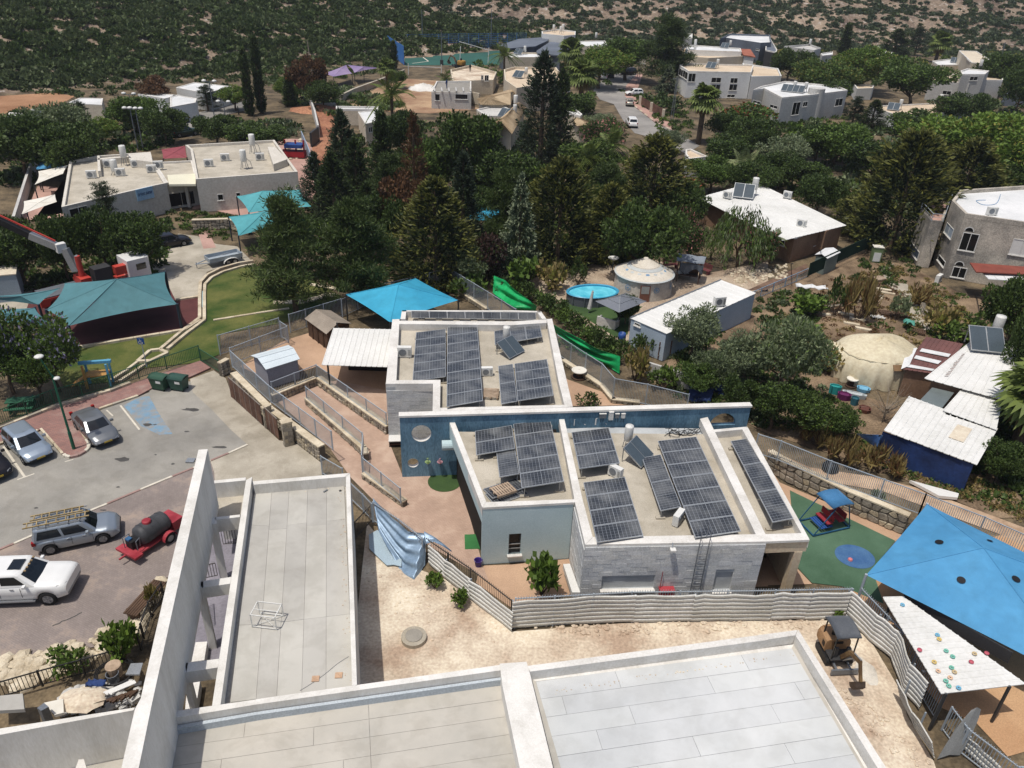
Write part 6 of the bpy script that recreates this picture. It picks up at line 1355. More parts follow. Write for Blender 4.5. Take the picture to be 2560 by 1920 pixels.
T.add('arm',MB().bar((0,0,5.4),a,.06).bar((0,0,5.4),b,.06),gm)
for q,nm in((a,1),(b,.7)):T.add('lamp_head',MB().lathe([(0,.07),(.2*nm,.06),(.28*nm,0),(.26*nm,-.05),(0,-.06)],q,14,cap=False),m_white,smooth=True)
p=G('01',1270,1515,0);T=Thing('parking_sign','blue wheelchair parking sign on a grey post by the green fence','sign',p);T.add('post',MB().tube((0,0,0),(0,0,2.6),.035),m_galv)
T.add('panel',MB().box((0,-.05,2.3),(.52,.03,.52)),M('sign_blue','#1d4a86',.5,var=.03));g=MB()
g.add([(x,-.07,2.3+z)for x,z in[(-.03+.17*math.cos(t),-.1+.14*math.sin(t))for t in[2.3+4.2*i/12 for i in range(13)]]+[(-.03+.13*math.cos(t),-.1+.1*math.sin(t))for t in[2.3+4.2*i/12 for i in range(13)]]],[[i,i+1,i+14,i+13]for i in range(12)])
g.bar((-.06,-.07,2.44),(-.05,-.07,2.24),.035,.01).bar((-.05,-.07,2.24),(.1,-.07,2.23),.035,.01).bar((.1,-.07,2.23),(.15,-.07,2.1),.035,.01).bar((-.055,-.07,2.35),(.07,-.07,2.34),.03,.01).lathe([(.0,0),(.035,0),(.035,.005),(0,.005)],(-.06,-.07,2.49),10);T.add('wheelchair_symbol',g,m_white)
# ================================================================== OTHER HOUSES
def facept(a,b,t,u,v,off=0.0):
 d=Vector((b[0]-a[0],b[1]-a[1],0)).normalized();n=Vector((d.y,-d.x,0));r=Vector(ray(TO[t][0]+u*K,TO[t][1]+v*K));o=V(0,0,CAM_H);q=Vector((a[0],a[1],0))+n*off
 k=(q-o).dot(n)/r.dot(n);p=o+r*k;return(p-Vector((a[0],a[1],0))).dot(d),p.z
def facewin(T,par,a,b,t,u0,v0,u1,v1,panes=2,glass=None,frame=None,sill=.12,out=.05,fr=.07):
 s0,h1=facept(a,b,t,u0,v0);s1,h0=facept(a,b,t,u1,v1);s0,s1=min(s0,s1),max(s0,s1);h0,h1=min(h0,h1),max(h0,h1)
 return window(T,par,a,b,s0,s1,max(.2,h0),h1,out=out,fr=fr,panes=panes,glass=glass,frame=frame or m_white,sill=sill)
m_hw=M('house_white','#d0d0cc',.88,col2='#dadad6',scale=.5,var=.05);m_hg=M('house_grey','#b4b2ad',.88,col2='#c0beb8',scale=.5,var=.05);m_hb=M('house_beige','#c5b8a2',.88,col2='#d0c4af',scale=.5,var=.06)
m_hd=M('house_slate','#5b616a',.8,col2='#69707a',scale=.4,var=.06);m_rwhite=M('white_roof_paint','#c9cac8',.8,col2='#d9d9d7',scale=.6,var=.05,fine=.05);m_rbeige=M('beige_roof','#c2ae94',.85,col2='#cfbda4',scale=.5,var=.05);m_lb=M('left_building_grey','#c4beb2',.88,col2='#cec8bc',scale=.5,var=.05)
m_tile=M('beige_roof_tile','#9f8a6c',.8,col2='#b7a283',scale=1.2,var=.12);m_tiler=M('red_roof_tile','#8f5340',.8,col2='#a3644e',scale=1.2,var=.12)
def ccw(p):
 n=len(p);return p if sum(p[i][0]*p[(i+1)%n][1]-p[(i+1)%n][0]*p[i][1]for i in range(n))>0 else p[::-1]
HG='houses of the village'
def house(label,s,h,wm,rm,par=.4,tw=.25,wins=(),name='house',cat='house',group=HG,T=None,deckz=None,z0=0):
 p=ccw(marks(s,h));c=sum(p,Vector())/len(p)
 if T is None:T=Thing(name,label,cat,(c.x,c.y,0),group=group,w=True)
 dz=h-par if deckz is None else deckz
 w=T.add('wall',MB().prism(xy(p),z0,dz-.03),wm);inn=inset(p,tw)
 rf=T.add('roof',MB().prism(xy(inset(p,tw*.5)),dz-.03,dz),rm)
 if par:T.add('parapet',ring(MB(),p,inn,dz-.035,h),wm if par>.3 else m_cope,w)
 T.wall=w;T.pts=p
 for wn in wins:
  (ta,ua,va),(tb,ub,vb)=wn[0];a,b=G(ta,ua,va,h),G(tb,ub,vb,h)
  for t,u0,v0,u1,v1 in wn[1]:facewin(T,w,a,b,t,u0,v0,u1,v1)
 return T
# flat kindergarten on the left
LK=house('flat roofed beige kindergarten with rooftop tanks at upper left','00 600,1388 840,1345 1300,1312 1325,1400 1440,1580 1330,1603 530,1789',3.5,m_lb,m_dust,.35,.3,name='school_building',cat='school',group=None)
house(None,'00 1600,1252 2372,1208 2572,1482 1692,1548 1645,1290',4.0,m_lb,m_dust,.35,.3,T=LK);w_=LK.wall
house(None,'00 1325,1402 1660,1385 1702,1545 1440,1578',3.2,m_lb,m_dust,.25,.2,T=LK)
blk(LK,'parapet','00 840,1345 860,1343 870,1475 845,1478',3.9,3.1,m_lb);blk(LK,'parapet','00 845,1380 1110,1355 1110,1345 845,1368',3.9,3.1,m_lb);blk(LK,'stair_core','00 1110,1330 1300,1312 1320,1400 1115,1375',4.1,3.0,m_lb);blk(LK,'skylight','00 1445,1512 1690,1498 1690,1590 1460,1592',3.35,3.1,M('skylight_sheet','#d8d3bb',.6,var=.05))
blk(LK,'stair_core','10 100,1270 160,1265 270,1375 150,1420',4.5,3.6,m_lb)
a,b=G('01',530,130,3.5),G('00',1330,1603,3.5);facewin(LK,w_,a,b,'01',590,150,780,235,2,m_dark,sill=None)
s0,h1=facept(a,b,'01',1165,-20);s1,h0=facept(a,b,'01',1330,45);d=(b-a);d.z=0;d.normalize();rzs=math.atan2(d.y,d.x)
SB=Thing('sign_board','pale blue sign board with dark Hebrew lettering on the flat kindergarten','sign',Vector((a.x,a.y,0))+d*(s0+s1)/2+Vector((d.y,-d.x,0))*.1+V(0,0,(h0+h1)/2),rzs)
SB.add('board',MB().box((0,0,0),(s1-s0,.08,h1-h0)),M('sign_pale_blue','#8fb4cf',.5,col2='#a9c6da',scale=.8,var=.05));tm=text_mesh('םירצוב ןועמש',.8,.01,'lettering',M('sign_ink','#27305e',.5));xs_=[v.co.x for v in tm.vertices];k_=(s1-s0)*.82/(max(xs_)-min(xs_));SB.piece('lettering',tm,Matrix.Translation((0,-.06,-.1))@Matrix.Rotation(math.pi/2,4,'X')@Matrix.Diagonal((k_,k_*1.5,1,1)))
facewin(LK,w_,G('00',1440,1578,3.2),G('00',1702,1545,3.2),'01',1445,15,1700,150,2,m_dark,m_lb,None)  # no window here: dark panel puts the shade of the open entrance into colour
a,b=G('00',1692,1548,4.0),G('00',2572,1482,4.0)
for u0,v0,u1,v1 in((1875,20,1935,70),(2035,5,2080,35)):facewin(LK,w_,a,b,'01',u0,v0,u1,v1,1)
facewin(LK,w_,a,b,'10',270,1610,300,1640,1);facewin(LK,w_,a,b,'10',340,1600,360,1635,1)
for s in('01 1340,20 1700,-20 1730,100 1360,110',):LK.add('recess_shade_block',MB().prism(xy(marks(s,0)),.0,2.6),m_dark)  # solid dark block; the shade of the entrance recess is put into its colour
for u,v in((1465,110),(1640,130),(1760,90)):p=G('01',u,v,0);LK.add('column',MB().box(p+V(0,0,1.5),(.35,.35,3.0)),m_lb)
solo('boundary_wall','pale boundary wall at the left end of the flat kindergarten','wall',strip(MB(),marks('00 318,1420 235,1700 150,1990'),.3,0,1.6),m_hg,G('00',250,1659,0))
def tank(label,loc,s=1.0,stand=.6,group='white water tanks on roofs'):
 T=Thing('water_tank',label,'water tank',loc,0,group);T.o.scale=(s,s,s)
 T.add('drum',MB().lathe([(0,stand),(.27,stand),(.3,stand+.06),(.3,stand+1.05),(.27,stand+1.13),(0,stand+1.15)],n=14,cap=False),m_white,smooth=True);st_=MB()
 for k in range(4):a=k*1.571+.78;st_.bar((.24*math.cos(a),.24*math.sin(a),stand),(.4*math.cos(a),.4*math.sin(a),0),.04)
 T.add('stand',st_,m_grey);T.add('pipe',MB().path([Vector(q)for q in((.3,0,stand+.3),(.6,.1,stand),(.7,.2,0))],.025,5),m_grey);return T
TG='water tanks on the flat kindergarten roof'
for(u,v,z,st_),l in zip(((1085,1430,3.15,.8),(1000,1510,3.15,.3),(2190,1325,3.65,.8),(2115,1460,3.65,.7)),('tall stand water tank by the stair core of the flat kindergarten','squat water tank in the middle of the flat kindergarten left roof','tall stand water tank near the rear edge of the flat kindergarten right roof','tall stand water tank near the front edge of the flat kindergarten right roof')):tank(l,G('00',u,v,z),1.3,st_,TG)
for(u,v,z),l in zip(((940,1445,3.15),(797,1540,3.15),(1045,1520,3.15),(1315,1490,3.15),(1375,1455,3.15),(1180,1445,3.15),(1808,1440,3.65),(1948,1390,3.65),(2250,1385,3.65)),('behind the squat tank','leftmost, by the left parapet','beside the squat tank','left of the skylight','behind the skylight','by the stair core','left on the right roof','middle of the right roof','by the right roof stair core')):
 ac_unit('white air conditioner on the flat kindergarten, '+l,G('00',u,v,z),.3,1.3,group='air conditioners on the flat kindergarten roof')
# far houses: label, marks, height, wall, roof, parapet, windows
house('white two storey house with corner windows beside the street','20 1445,560 1525,614 2068,624 2090,560 1480,545',5.6,m_hw,m_rbeige,.3,wins=[((('20',1525,614),('20',2068,624)),[('20',1528,632,1580,708),('20',1725,668,1803,716),('20',1890,672,1945,720),('20',1727,728,1795,782),('20',1880,728,1940,782),('20',1725,825,1775,865),('20',1860,815,1920,860)]),((('20',1445,560),('20',1525,614)),[('20',1448,585,1475,670),('20',1480,600,1512,692)])])
house('white extension right of the two storey house','20 2070,660 2330,655 2300,590 1990,545',4.8,m_hw,m_rbeige,.35,wins=())
T=house('grey house with round stair tower and two solar heaters','20 2085,775 30 -30,762 122,842 372,818 690,778 600,740 150,700 20 2150,745',5.2,m_hg,m_rwhite,.3,wins=[((('30',122,842),('30',372,818)),[('30',220,885,262,990),('30',305,880,335,920),('30',255,1040,290,1075)]),((('30',372,818),('30',690,778)),[('30',588,855,635,912)]),((('20',2085,775),('30',122,842)),[('30',20,898,80,945),('20',2085,862,2150,905)])])
p=G('30',425,760,6.0);T.add('stair_tower',MB().lathe([(1.6,0),(1.6,6.0),(1.45,6.02),(0,5.9)],(p.x,p.y,0),24,cap=False),m_hg,smooth=False)
house('low white house with a wide flat roof behind the dark hedge trees','30 880,915 1500,888 1720,915 1480,985 1110,992',3.0,m_hw,m_rbeige,.25,wins=[((('30',1110,992),('30',1480,985)),[('30',1120,1070,1170,1110),('30',1330,1060,1370,1090)])])
T=house('grey stepped house with roof terrace on the right hillside','30 1405,670 1480,625 1690,640 1760,720 1740,722 1395,690',4.4,m_hg,m_rbeige,.5,wins=[((('30',1395,690),('30',1740,722)),[('30',1512,780,1578,822)])])
house(None,'30 1665,610 1725,590 1912,610 1875,640 1680,640',6.4,m_hg,m_rwhite,.3,T=T,wins=[((('30',1680,640),('30',1875,640)),[('30',1748,660,1805,697)])]);house(None,'30 1880,640 2035,660 2030,690 1875,690',4.4,m_hg,m_rbeige,.3,T=T)
T=house('beige house with sloping upper room behind the grey stepped house','30 1420,525 1560,508 1770,545 1740,556 1470,560',3.6,m_hb,m_rwhite,.3);house(None,'30 1650,435 1800,440 1912,510 1860,545 1760,540',6.5,m_hb,m_hb,.15,T=T,wins=[((('30',1760,540),('30',1860,545)),[('30',1840,525,1880,570)]),((('30',1650,435),('30',1760,540)),[('30',1720,505,1748,535)])])
house('grey low house with pergola below the far slope','30 140,398 360,380 460,415 400,432',4.0,m_hg,m_hg,.5);house('small grey annex right of the pergola house','30 455,460 560,445 560,470 470,480',3.2,m_hg,m_rwhite,.3)
house('pinkish little house with a curved white roof among the far trees','30 945,470 1010,440 1085,452 1060,490',4.5,M('pink_plaster','#a9847a',.9,var=.06),m_rwhite,.2)
T=house('beige house with roof terrace and red tiled corner above the street','20 1405,480 1510,410 1990,440 2000,485 1700,500',4.6,m_hb,m_rbeige,.4);house(None,'20 1505,395 1560,388 1975,415 1985,445 1520,430',5.6,m_hw,m_rwhite,.3,T=T)
tr=marks('20 1965,418 2060,420 2105,488 2000,470',5.2);T.add('tiled_roof',MB().prism(xy(tr),4.9,5.1),m_tiler);T.add('gable_wall',MB().prism(xy(inset(tr,.3)),0,4.9),m_hw)
house('dark grey modern house at the far end of the village','20 1800,330 1880,290 2230,300 2240,365 2150,370 1850,325',5.5,m_hd,m_rwhite,.5,wins=[((('20',1850,325),('20',2150,370)),[('20',2110,420,2140,440)])]);house('dark timber house cut off behind the yellow green tree','20 2195,340 30 20,330 80,430 70,450 20 2190,430',4.5,m_dframe,m_hd,.3)
T=house('white cubic house with three roof tanks behind the palms','20 255,270 400,250 550,270 548,300 450,308 262,290',6.5,m_hw,m_rbeige,.35)
house(None,'20 -60,450 330,455 328,492 -60,495',5.0,m_hb,m_rwhite,.35,T=T)
for s,z0,z1 in(('20 -120,395 60,335 320,318 310,350 200,400 -60,420',5.0,5.3),('20 210,440 330,360 425,370 430,480 220,455',5.0,5.3)):T.add('slate_roof',MB().prism(xy(marks(s,z1)),z0,z1),m_hd);T.add('slate_wall',MB().prism(xy(inset(marks(s,z1),.4)),0,z0),m_hd)
house('low white house with rooftop tank behind the bright round tree','20 560,355 800,350 910,420 830,400 560,395',3.6,m_hb,m_rwhite,.25)
T=house('beige house with terraces left of the tall dark conifer','20 -70,600 20,575 380,580 462,690 40,760 -60,690',5.0,m_hb,m_rbeige,.5,wins=[((('20',40,760),('20',462,690)),[('20',430,740,500,790)])])
house('small white walled house by the street end conifer','20 1500,1290 1545,1285 1692,1350 1530,1372 1500,1330',2.8,m_hw,m_rbeige,.3);house('small white wall house between the far garden trees','30 740,722 920,735 905,760 770,765',2.6,m_hw,m_rbeige,.3);house('white roofed house at the right edge with a carport','30 2130,745 2300,715 2300,790 2160,790',3.2,m_hg,m_rwhite,.2);house('dark carport at the right edge of the village','30 2040,810 2130,755 2300,770 2300,830',2.6,m_hd,m_hd,.1)
house('grey house behind the tall pine on the street','20 1480,330 1510,290 1560,290 1558,330',5.0,m_hg,m_rwhite,.3)
def hip(label,s,z0,z1,ridge,mat,wm,name='tiled_house',T=None,group=HG):
 """tiled roof: eaves outline, ridge marks; every slope with raised tile rows"""
 p=ccw(marks(s,z0));c=sum(p,Vector())/len(p)
 if T is None:T=Thing(name,label,'house',(c.x,c.y,0),group=group,w=True)
 w=T.add('wall',MB().prism(xy(inset(p,.5)),0,z0-.05),wm);r0,r1=marks(ridge,z1)
 mb=MB();rw=MB()
 for i in range(len(p)):
  a,b=p[i],p[(i+1)%len(p)]
  ra,rb=[min((r0,r1),key=lambda r:(r-q).length)for q in(a,b)]
  mb.poly([a,b,rb,ra]if(ra-rb).length>.01 else[a,b,ra])
  n=max(2,int((b-a).length/.5))
  for k in range(1,n):t=k/n;rw.bar(lerp(a,b,t)+V(0,0,.02),lerp(ra,rb,t)+V(0,0,.02),.1,.08)
 rf=T.add('tiled_roof',mb,mat);T.add('tile_rows',rw,mat,rf,kind='stuff');return T
hip('house with pale tiled roof beside the pergola terrace','10 1905,855 2210,770 20 30,800 10 2200,905 1940,905',3.6,4.8,'10 2010,840 2200,800',m_tile,m_hb);hip('house with cream tiled roof behind the dark conifer','10 1985,1105 2110,1040 20 60,880 130,930 10 2212,1160 2110,1085',3.4,4.9,'10 2120,1050 20 30,905',m_tile,m_hb)
hip('house with a narrow tiled roof right of the tall dark conifer','20 440,985 610,985 760,1110 560,1090',3.0,3.9,'20 520,1000 680,1070',m_tile,m_hb)
house('flat white roof room on the narrow tiled house','20 470,925 500,900 608,985 590,1000 470,965',4.4,m_hb,m_rwhite,.3);house('flat pale roof above the cream tiled roof','10 1905,945 2100,900 2240,960 20 20,1000 10 1990,1000',3.2,m_hb,m_hg,.2)
house('house with bright white flat roof behind the two dark cypresses','10 880,965 1062,950 1060,1045 945,1070',3.2,m_hb,m_rwhite,.12,wins=[((('10',945,1070),('10',1060,1045)),[('10',970,1100,1005,1140)])]);house('long low white roof edge behind the building site','10 690,915 1062,920 1062,945 690,940',2.8,m_hb,m_rwhite,.3)
for s,h,l in(('00 585,885 690,845 890,848 880,905 650,895',3.0,'hut with pale sloping roof at the far left hill foot'),('00 1190,812 1300,805 1560,820 1420,850',3.0,'low hut with white roof behind the brown tree'),('00 1470,830 1500,815 1700,850 1690,885 1470,925',3.0,'long hut with white roof and stone wall by the far lane'),('00 1520,755 1680,710 2005,745 1800,800 1700,790',3.2,'long grey hut with white roof under the hillside'),('00 60,1000 80,970 235,980 215,1010',2.4,'small white container hut at the left edge'),('00 250,945 370,932 372,945 260,958',2.2,'tiny white roof shed beyond the left trees')):
 house(l,s,h,m_hb if 'pale' in l else m_hw,m_rwhite,.1)
solo('blue_cabin','small blue cabin attached to the white container hut','cabin',MB().prism(xy(marks('00 50,1010 70,1000 110,1005 100,1020',2.2)),0,2.2),M('cabin_blue','#2c4f9c',.6),G('00',80,1070,0))
# building site: concrete shell, spoil heaps, site walls
T=house('unfinished concrete house with bare roof beams on the building site','10 1515,790 1560,700 1860,700 1860,800',3.2,m_hg,M('raw_concrete','#8b877f',.95,var=.1),.3);a,b=G('10',1515,790,3.2),G('10',1860,800,3.2);facewin(T,T.wall,a,b,'10',1545,810,1590,870,1,m_dark);facewin(T,T.wall,a,b,'10',1720,810,1830,860,1,m_dark)
for k in range(6):p,q=G('10',1540+k*62,760,3.35),G('10',1545+k*62,790,3.35);T.add('roof_beam',MB().bar(p,q,.25),m_hg)
house('half built white house with rubble on its floor','10 1680,600 1860,560 2080,620 2050,690 1700,700',3.0,m_hb,m_sand,.5,wins=[((('10',1700,700),('10',2050,690)),[('10',1945,650,1965,690),('10',1975,650,2010,700)])])
solo('curved_wall','curved beige garden wall beside the unfinished house','wall',strip(MB(),marks('10 1930,905 1860,890 1800,850 1790,820 1830,790'),.3,0,2.2),m_hb,G('10',1930,905,0))
solo('site_wall','long pale retaining wall running up to the building site','wall',strip(MB(),marks('10 730,880 850,820 1050,745 1280,650'),.5,0,1.3),m_conc,G('10',850,830,0));solo('plot_wall','white wall with dark inner face around the red dirt plot','wall',strip(MB(),marks('10 455,880 515,1050 545,1190'),.3,0,2.0),m_hg,G('10',515,1050,0));solo('plot_wall','grey block wall closing the red dirt plot','wall',strip(MB(),marks('10 480,940 690,935'),.3,0,1.0),m_hg,G('10',600,940,0))
solo('site_wall','dark concrete wall panel at the corner of the red dirt plot','wall',strip(MB(),marks('10 545,1215 480,1270'),.3,0,2.2),m_dframe,G('10',545,1215,0));solo('plot_fence','pale blue sheet wall running down beside the kindergarten yard','wall',strip(MB(),marks('10 400,1230 470,1400 500,1560 530,1690'),.12,0,1.8),M('pale_blue_sheet','#8f9fb0',.6,var=.06),G('10',470,1400,0))
def mound(label,c,rx,ry,h,mat,name='heap',cat='heap',seed=1):
 r=random.Random(seed);rows_=[]
 for k in range(7):t=k/6;rows_.append([(c.x+rx*(1-t)*(1+.2*r.uniform(-1,1))*math.cos(6.283*i/18),c.y+ry*(1-t)*(1+.2*r.uniform(-1,1))*math.sin(6.283*i/18),c.z-.05+h*(t**.7)*(1+.1*r.uniform(-1,1)))for i in range(18)]);rows_[-1].append(rows_[-1][0])
 return solo(name,label,cat,MB().grid(rows_),mat,c,smooth=True)
mound('white heap on the building site',G('10',1450,770,0),4,3,1.3,m_cope);mound('pale gravel heap beside the mini excavator',G('33',850,830,0),.55,1.0,.18,M('white_gravel','#c9c3b7',.95,var=.1,scale=6,bump=.5,bscale=30),seed=3);mound('sand heap in the lower left rubble yard',G('03',720,1060,1.0),1.0,.7,.3,m_sand,seed=4);mound('red earth heap by the red dirt plot',G('10',560,960,0),6,3,1.2,m_reddirt,seed=6)
# sports court cage
T=Thing('sports_court_cage','tall blue mesh cage around the green sports court','fence',G('10',1280,560,0),w=True);mcb=M('court_blue','#3f74b4',.6,var=.06);hc=4.6
q0,q1,q2=G('10',1280,562,0),None,G('10',2330,425,0);q1=G('10',1130,452,0)
for a,b,n in((q0,q1,6),(q1,q2,14)):
 for i in range(n+1):p=lerp(a,b,i/n);T.add('post',MB().bar(p,p+V(0,0,hc),.1),mcb)
 pk=MB()
 for k in range(1,9):pk.bar(a+V(0,0,hc*k/8),b+V(0,0,hc*k/8),.05)
 for k in range(int((b-a).length/.45)):p=lerp(a,b,k*.45/(b-a).length);pk.bar(p,p+V(0,0,hc),.03)
 T.add('mesh',pk,mcb,kind='stuff')
T.add('side_board',MB().bar(q0+V(0,0,2.3),q1+V(0,0,2.3),.06,4.4),mcb);mb=MB()
for s in('10 1290,500 1420,478 1490,530 1350,548','10 1285,440 2200,432'):mb=strip(mb,marks(s),.35,.01,.02)
struct('court_lines',mb,m_whitep)
for u,v,l in((1440,440,'left flood light mast on the court edge'),(2030,425,'right flood light mast on the court edge'),(1605,560,'near grey mast in front of the court')):p=G('10',u,v,0);T=Thing('light_mast',l,'mast',p,group='court light masts');T.add('mast',MB().tube((0,0,0),(0,0,11 if v<500 else 8),.14,.08,8),m_grey);T.add('base',MB().box((0,0,.6),(.8,.8,1.2)),m_dframe)
T=Thing('goal_frame','white goal frame on the building site edge','goal',G('10',1460,650,0));[T.add('post',MB().bar((x,0,0),(x,0,2.6),.15),m_white)for x in(-4,4)];T.add('crossbar',MB().bar((-4,0,1.9),(4,0,1.9),.12),m_white)
T=Thing('basketball_stand','white basketball stands leaning in front of the court','goal',G('10',1780,540,0));[T.add('post',MB().bar((x,0,0),(x+.2,0,4),.2),m_white)for x in(-.6,7)];T.add('crossbar',MB().bar((-.8,0,5.2),(7,0,3.4),.15),m_white)
# rooftop heaters, tanks and poles of the far houses
HGp='solar heaters on the far houses'
for(t,u,v,z),l in zip((('20',1720,590,5.3),('30',165,790,4.9),('30',262,800,4.9),('30',1080,950,2.8),('20',60,470,4.7),('20',60,670,4.6),('20',1840,415,5.3),('30',1610,540,3.4),('20',1530,470,4.3),('10',2160,1010,3.6)),('the white house by the street','the left of the grey tower house','the right of the grey tower house','the low white house','the white cubic house','the beige terrace house','the red tiled corner house','the beige sloping house','the beige house above the street','the cream tiled roof')):
 water_heater('small solar water heater on the roof of '+l if 'tower' not in l else 'solar water heater on '+l+' roof',G(t,u,v,z),-.5,1.15,group=HGp)
for(t,u,v,z),l in zip((('20',360,275,6.3),('20',420,290,6.3),('20',440,270,6.3),('20',725,340,3.4),('30',1480,900,2.9),('20',30,920,4.0),('30',360,395,3.6),('30',945,460,4.4),('30',1830,590,6.2),('20',1580,405,5.3)),('left white tank on the cubic house','middle white tank on the cubic house','right white tank on the cubic house','white tank behind the bright round tree','small tank at the end of the low white house','white tank beside the cream tiled roof','white tank on the pergola house','white tank beside the pinkish house','white tank on the grey stepped house','white tank on the red tiled corner house')):tank(l,G(t,u,v,z),1.25,.4,'water tanks on the far houses')
# concrete wall, doghouse sheds, poles
for(t,u0,v0,v1,h),l in zip((('20',1380,1040,740,8),('20',1085,720,460,8),('20',1700,0,0,0),('30',1970,620,380,8)),('grey lattice power pole by the street hedge','grey power pole at the street bend','','leaning pale pole on the right slope')):
 if not h:continue
 p=G(t,u0,v0,0);T=Thing('utility_pole',l,'pole',p,group='utility poles');[T.add('leg',MB().bar((x,0,0),(x*.4,0,h),.1),m_grey)for x in(-.25,.25)];T.add('cross_arm',MB().bar((-.8,0,h-.4),(.8,0,h-.4),.1),m_grey)
 lt=MB();[lt.bar((-.25*(1-.6*k/10)*(-1)**k,0,h*k/10),(.25*(1-.6*(k+1)/10)*(-1)**k,0,h*(k+1)/10),.04)for k in range(10)];T.add('lattice',lt,m_grey)
for(u,v),l in zip(((1195,1300),(1240,1300),(1885,1225),(1978,1225),(1180,1150)),('left of the two white lamps above the flat kindergarten','right of the two white lamps above the flat kindergarten','tall twin lamp left of the flat kindergarten right roof','twin globe lamp behind the flat kindergarten right roof','far lamp above the left trees')):
 h=6 if u!=1885 else 9;p=G('00',u,v,0);T=Thing('park_lamp',l,'street lamp',p,group='park lamps');T.add('pole',MB().tube((0,0,0),(0,0,h),.09,.07,8),m_grey)
 for x in(-.8,.8):T.add('lamp_head',MB().lathe([(0,.3),(.3,.2),(.38,0),(.2,-.1),(0,-.1)],(x,0,h+.1),12,cap=False),m_white,smooth=True)
 T.add('cross_arm',MB().bar((-.8,0,h),(.8,0,h),.08),m_grey)
solo('power_line','black power lines drooping over the street','cable',curve_mb([G('20',1085,560,6),G('20',1200,590,5.6),G('20',1390,740,7)],.03,4),m_black,G('20',1085,560,6))
p0,p1=G('20',1110,910,0),G('20',1310,1030,0);T=Thing('street_fence','brown board fence panels with pale posts along the street','fence',p0,w=True)
for i in range(2):
 a,b=lerp(p0,p1,i/2),lerp(p0,p1,(i+.9)/2)
 for k in range(8):T.add('board',MB().bar(a+V(0,0,.35+.19*k),b+V(0,0,.35+.19*k),.05,.17),m_rust)
for i in range(3):T.add('post',MB().box(lerp(p0,p1,i/2)+V(-.2,-.1,.95),(.5,.4,1.9)),m_hb)
T=Thing('iron_fence','white iron fence at the far end of the street','fence',G('20',930,530,0),w=True);a,b=G('20',925,545,0),G('20',1150,560,0);pk=MB()
for k in range(40):pk.bar(lerp(a,b,k/39)+V(0,0,.1),lerp(a,b,k/39)+V(0,0,2.2),.06)
T.add('pickets',pk,m_white,kind='stuff');T.add('rail',MB().bar(a+V(0,0,2.1),b+V(0,0,2.1),.1),m_white);T.add('rail',MB().bar(a+V(0,0,.2),b+V(0,0,.2),.1),m_white)
# ================================================================== YARDS AND GARDENS ON THE RIGHT
m_oldpl=M('weathered_plaster','#8f8a82',.92,col2='#beb5a6',scale=.9,var=.22,bump=.4,bscale=9,fine=.12);m_corrw=M('white_corrugated_roof','#cfcec8',.7,col2='#dbdad5',scale=.7,var=.05,fine=.05);m_brownw=M('brown_board_wall','#7d6350',.85,col2='#8d725c',scale=.8,var=.1)
GH=Thing('old_stone_house','weathered grey plaster house with arched windows on the right edge','house',G('31',1900,400,0),w=True);ZH=7.0
gp=marks('31 1705,185 2420,290 2420,-70 1660,-20 1590,72',ZH);GH.add('wall',MB().prism(xy(gp),0,ZH-.45),m_oldpl);GH.add('roof',MB().prism(xy(inset(gp,.2)),ZH-.45,ZH-.4),m_rwhite);GH.add('parapet',ring(MB(),ccw(gp),inset(ccw(gp),.3),ZH-.5,ZH),m_oldpl)
tq=marks('31 1320,150 1410,250 1512,258 1575,80 1440,45',5.2);gt=GH.add('turret',MB().prism(xy(tq),0,4.7),m_oldpl);GH.add('turret_parapet',ring(MB(),ccw(tq),inset(ccw(tq),.25),4.65,5.25),m_oldpl);GH.add('balcony_floor',MB().prism(xy(inset(tq,.2)),4.7,4.74),m_terr)
rl=[Vector((p.x,p.y,0))for p in tq]
for i in range(4):GH.add('railing',MB().bar(rl[i]+V(0,0,6.0),rl[i+1]+V(0,0,6.0),.05).bar(rl[i]+V(0,0,5.6),rl[i+1]+V(0,0,5.6),.03).bar(rl[i]+V(0,0,5.2),rl[i]+V(0,0,6),.05),m_galv)
a,b,c=gp[0],gp[1],gp[4]
def archwin(T,a,b,t,u0,v0,u1,v1,va):
 facewin(T,None,a,b,t,u0,v0,u1,v1,2);s0,z=facept(a,b,t,u0,v0);s1,z1=facept(a,b,t,u1,v0);s2,zt=facept(a,b,t,(u0+u1)/2,va);d=Vector((b[0]-a[0],b[1]-a[1],0)).normalized();n=Vector((d.y,-d.x,0));mid=(s0+s1)/2;r=abs(s1-s0)/2
 for k,mt,o in((1.0,m_white,.02),(.8,m_glass,.03)):
  mb=MB();z=max(z,z1);mb.poly([Vector((a[0],a[1],0))+d*(mid+r*k*math.cos(3.1416*i/12))+n*o+V(0,0,z+r*k*math.sin(3.1416*i/12))for i in range(13)]);T.add('arch_frame' if k==1 else 'arch_pane',mb,mt)
archwin(GH,a,b,'31',1690,345,1780,520,310);archwin(GH,a,b,'31',1605,640,1695,750,600);facewin(GH,None,a,b,'31',2125,400,2260,565,2,glass=m_white)
facewin(GH,None,c,a,'31',1550,260,1580,410,2,glass=M('pale_shutter','#9aa6b0',.7));facewin(GH,None,c,a,'31',1480,535,1520,655,1)
facewin(GH,None,tq[0],tq[1],'31',1240,430,1290,590,1,glass=M('blue_grey_door','#4d5a66',.7))
blk(GH,'porch_roof','31 1745,610 2300,650 2300,710 1800,690',3.0,2.9,M('rust_roof','#7d4236',.8,var=.12,scale=2));aw=marks('31 1805,645 2300,700 2300,775 1905,750',2.7)
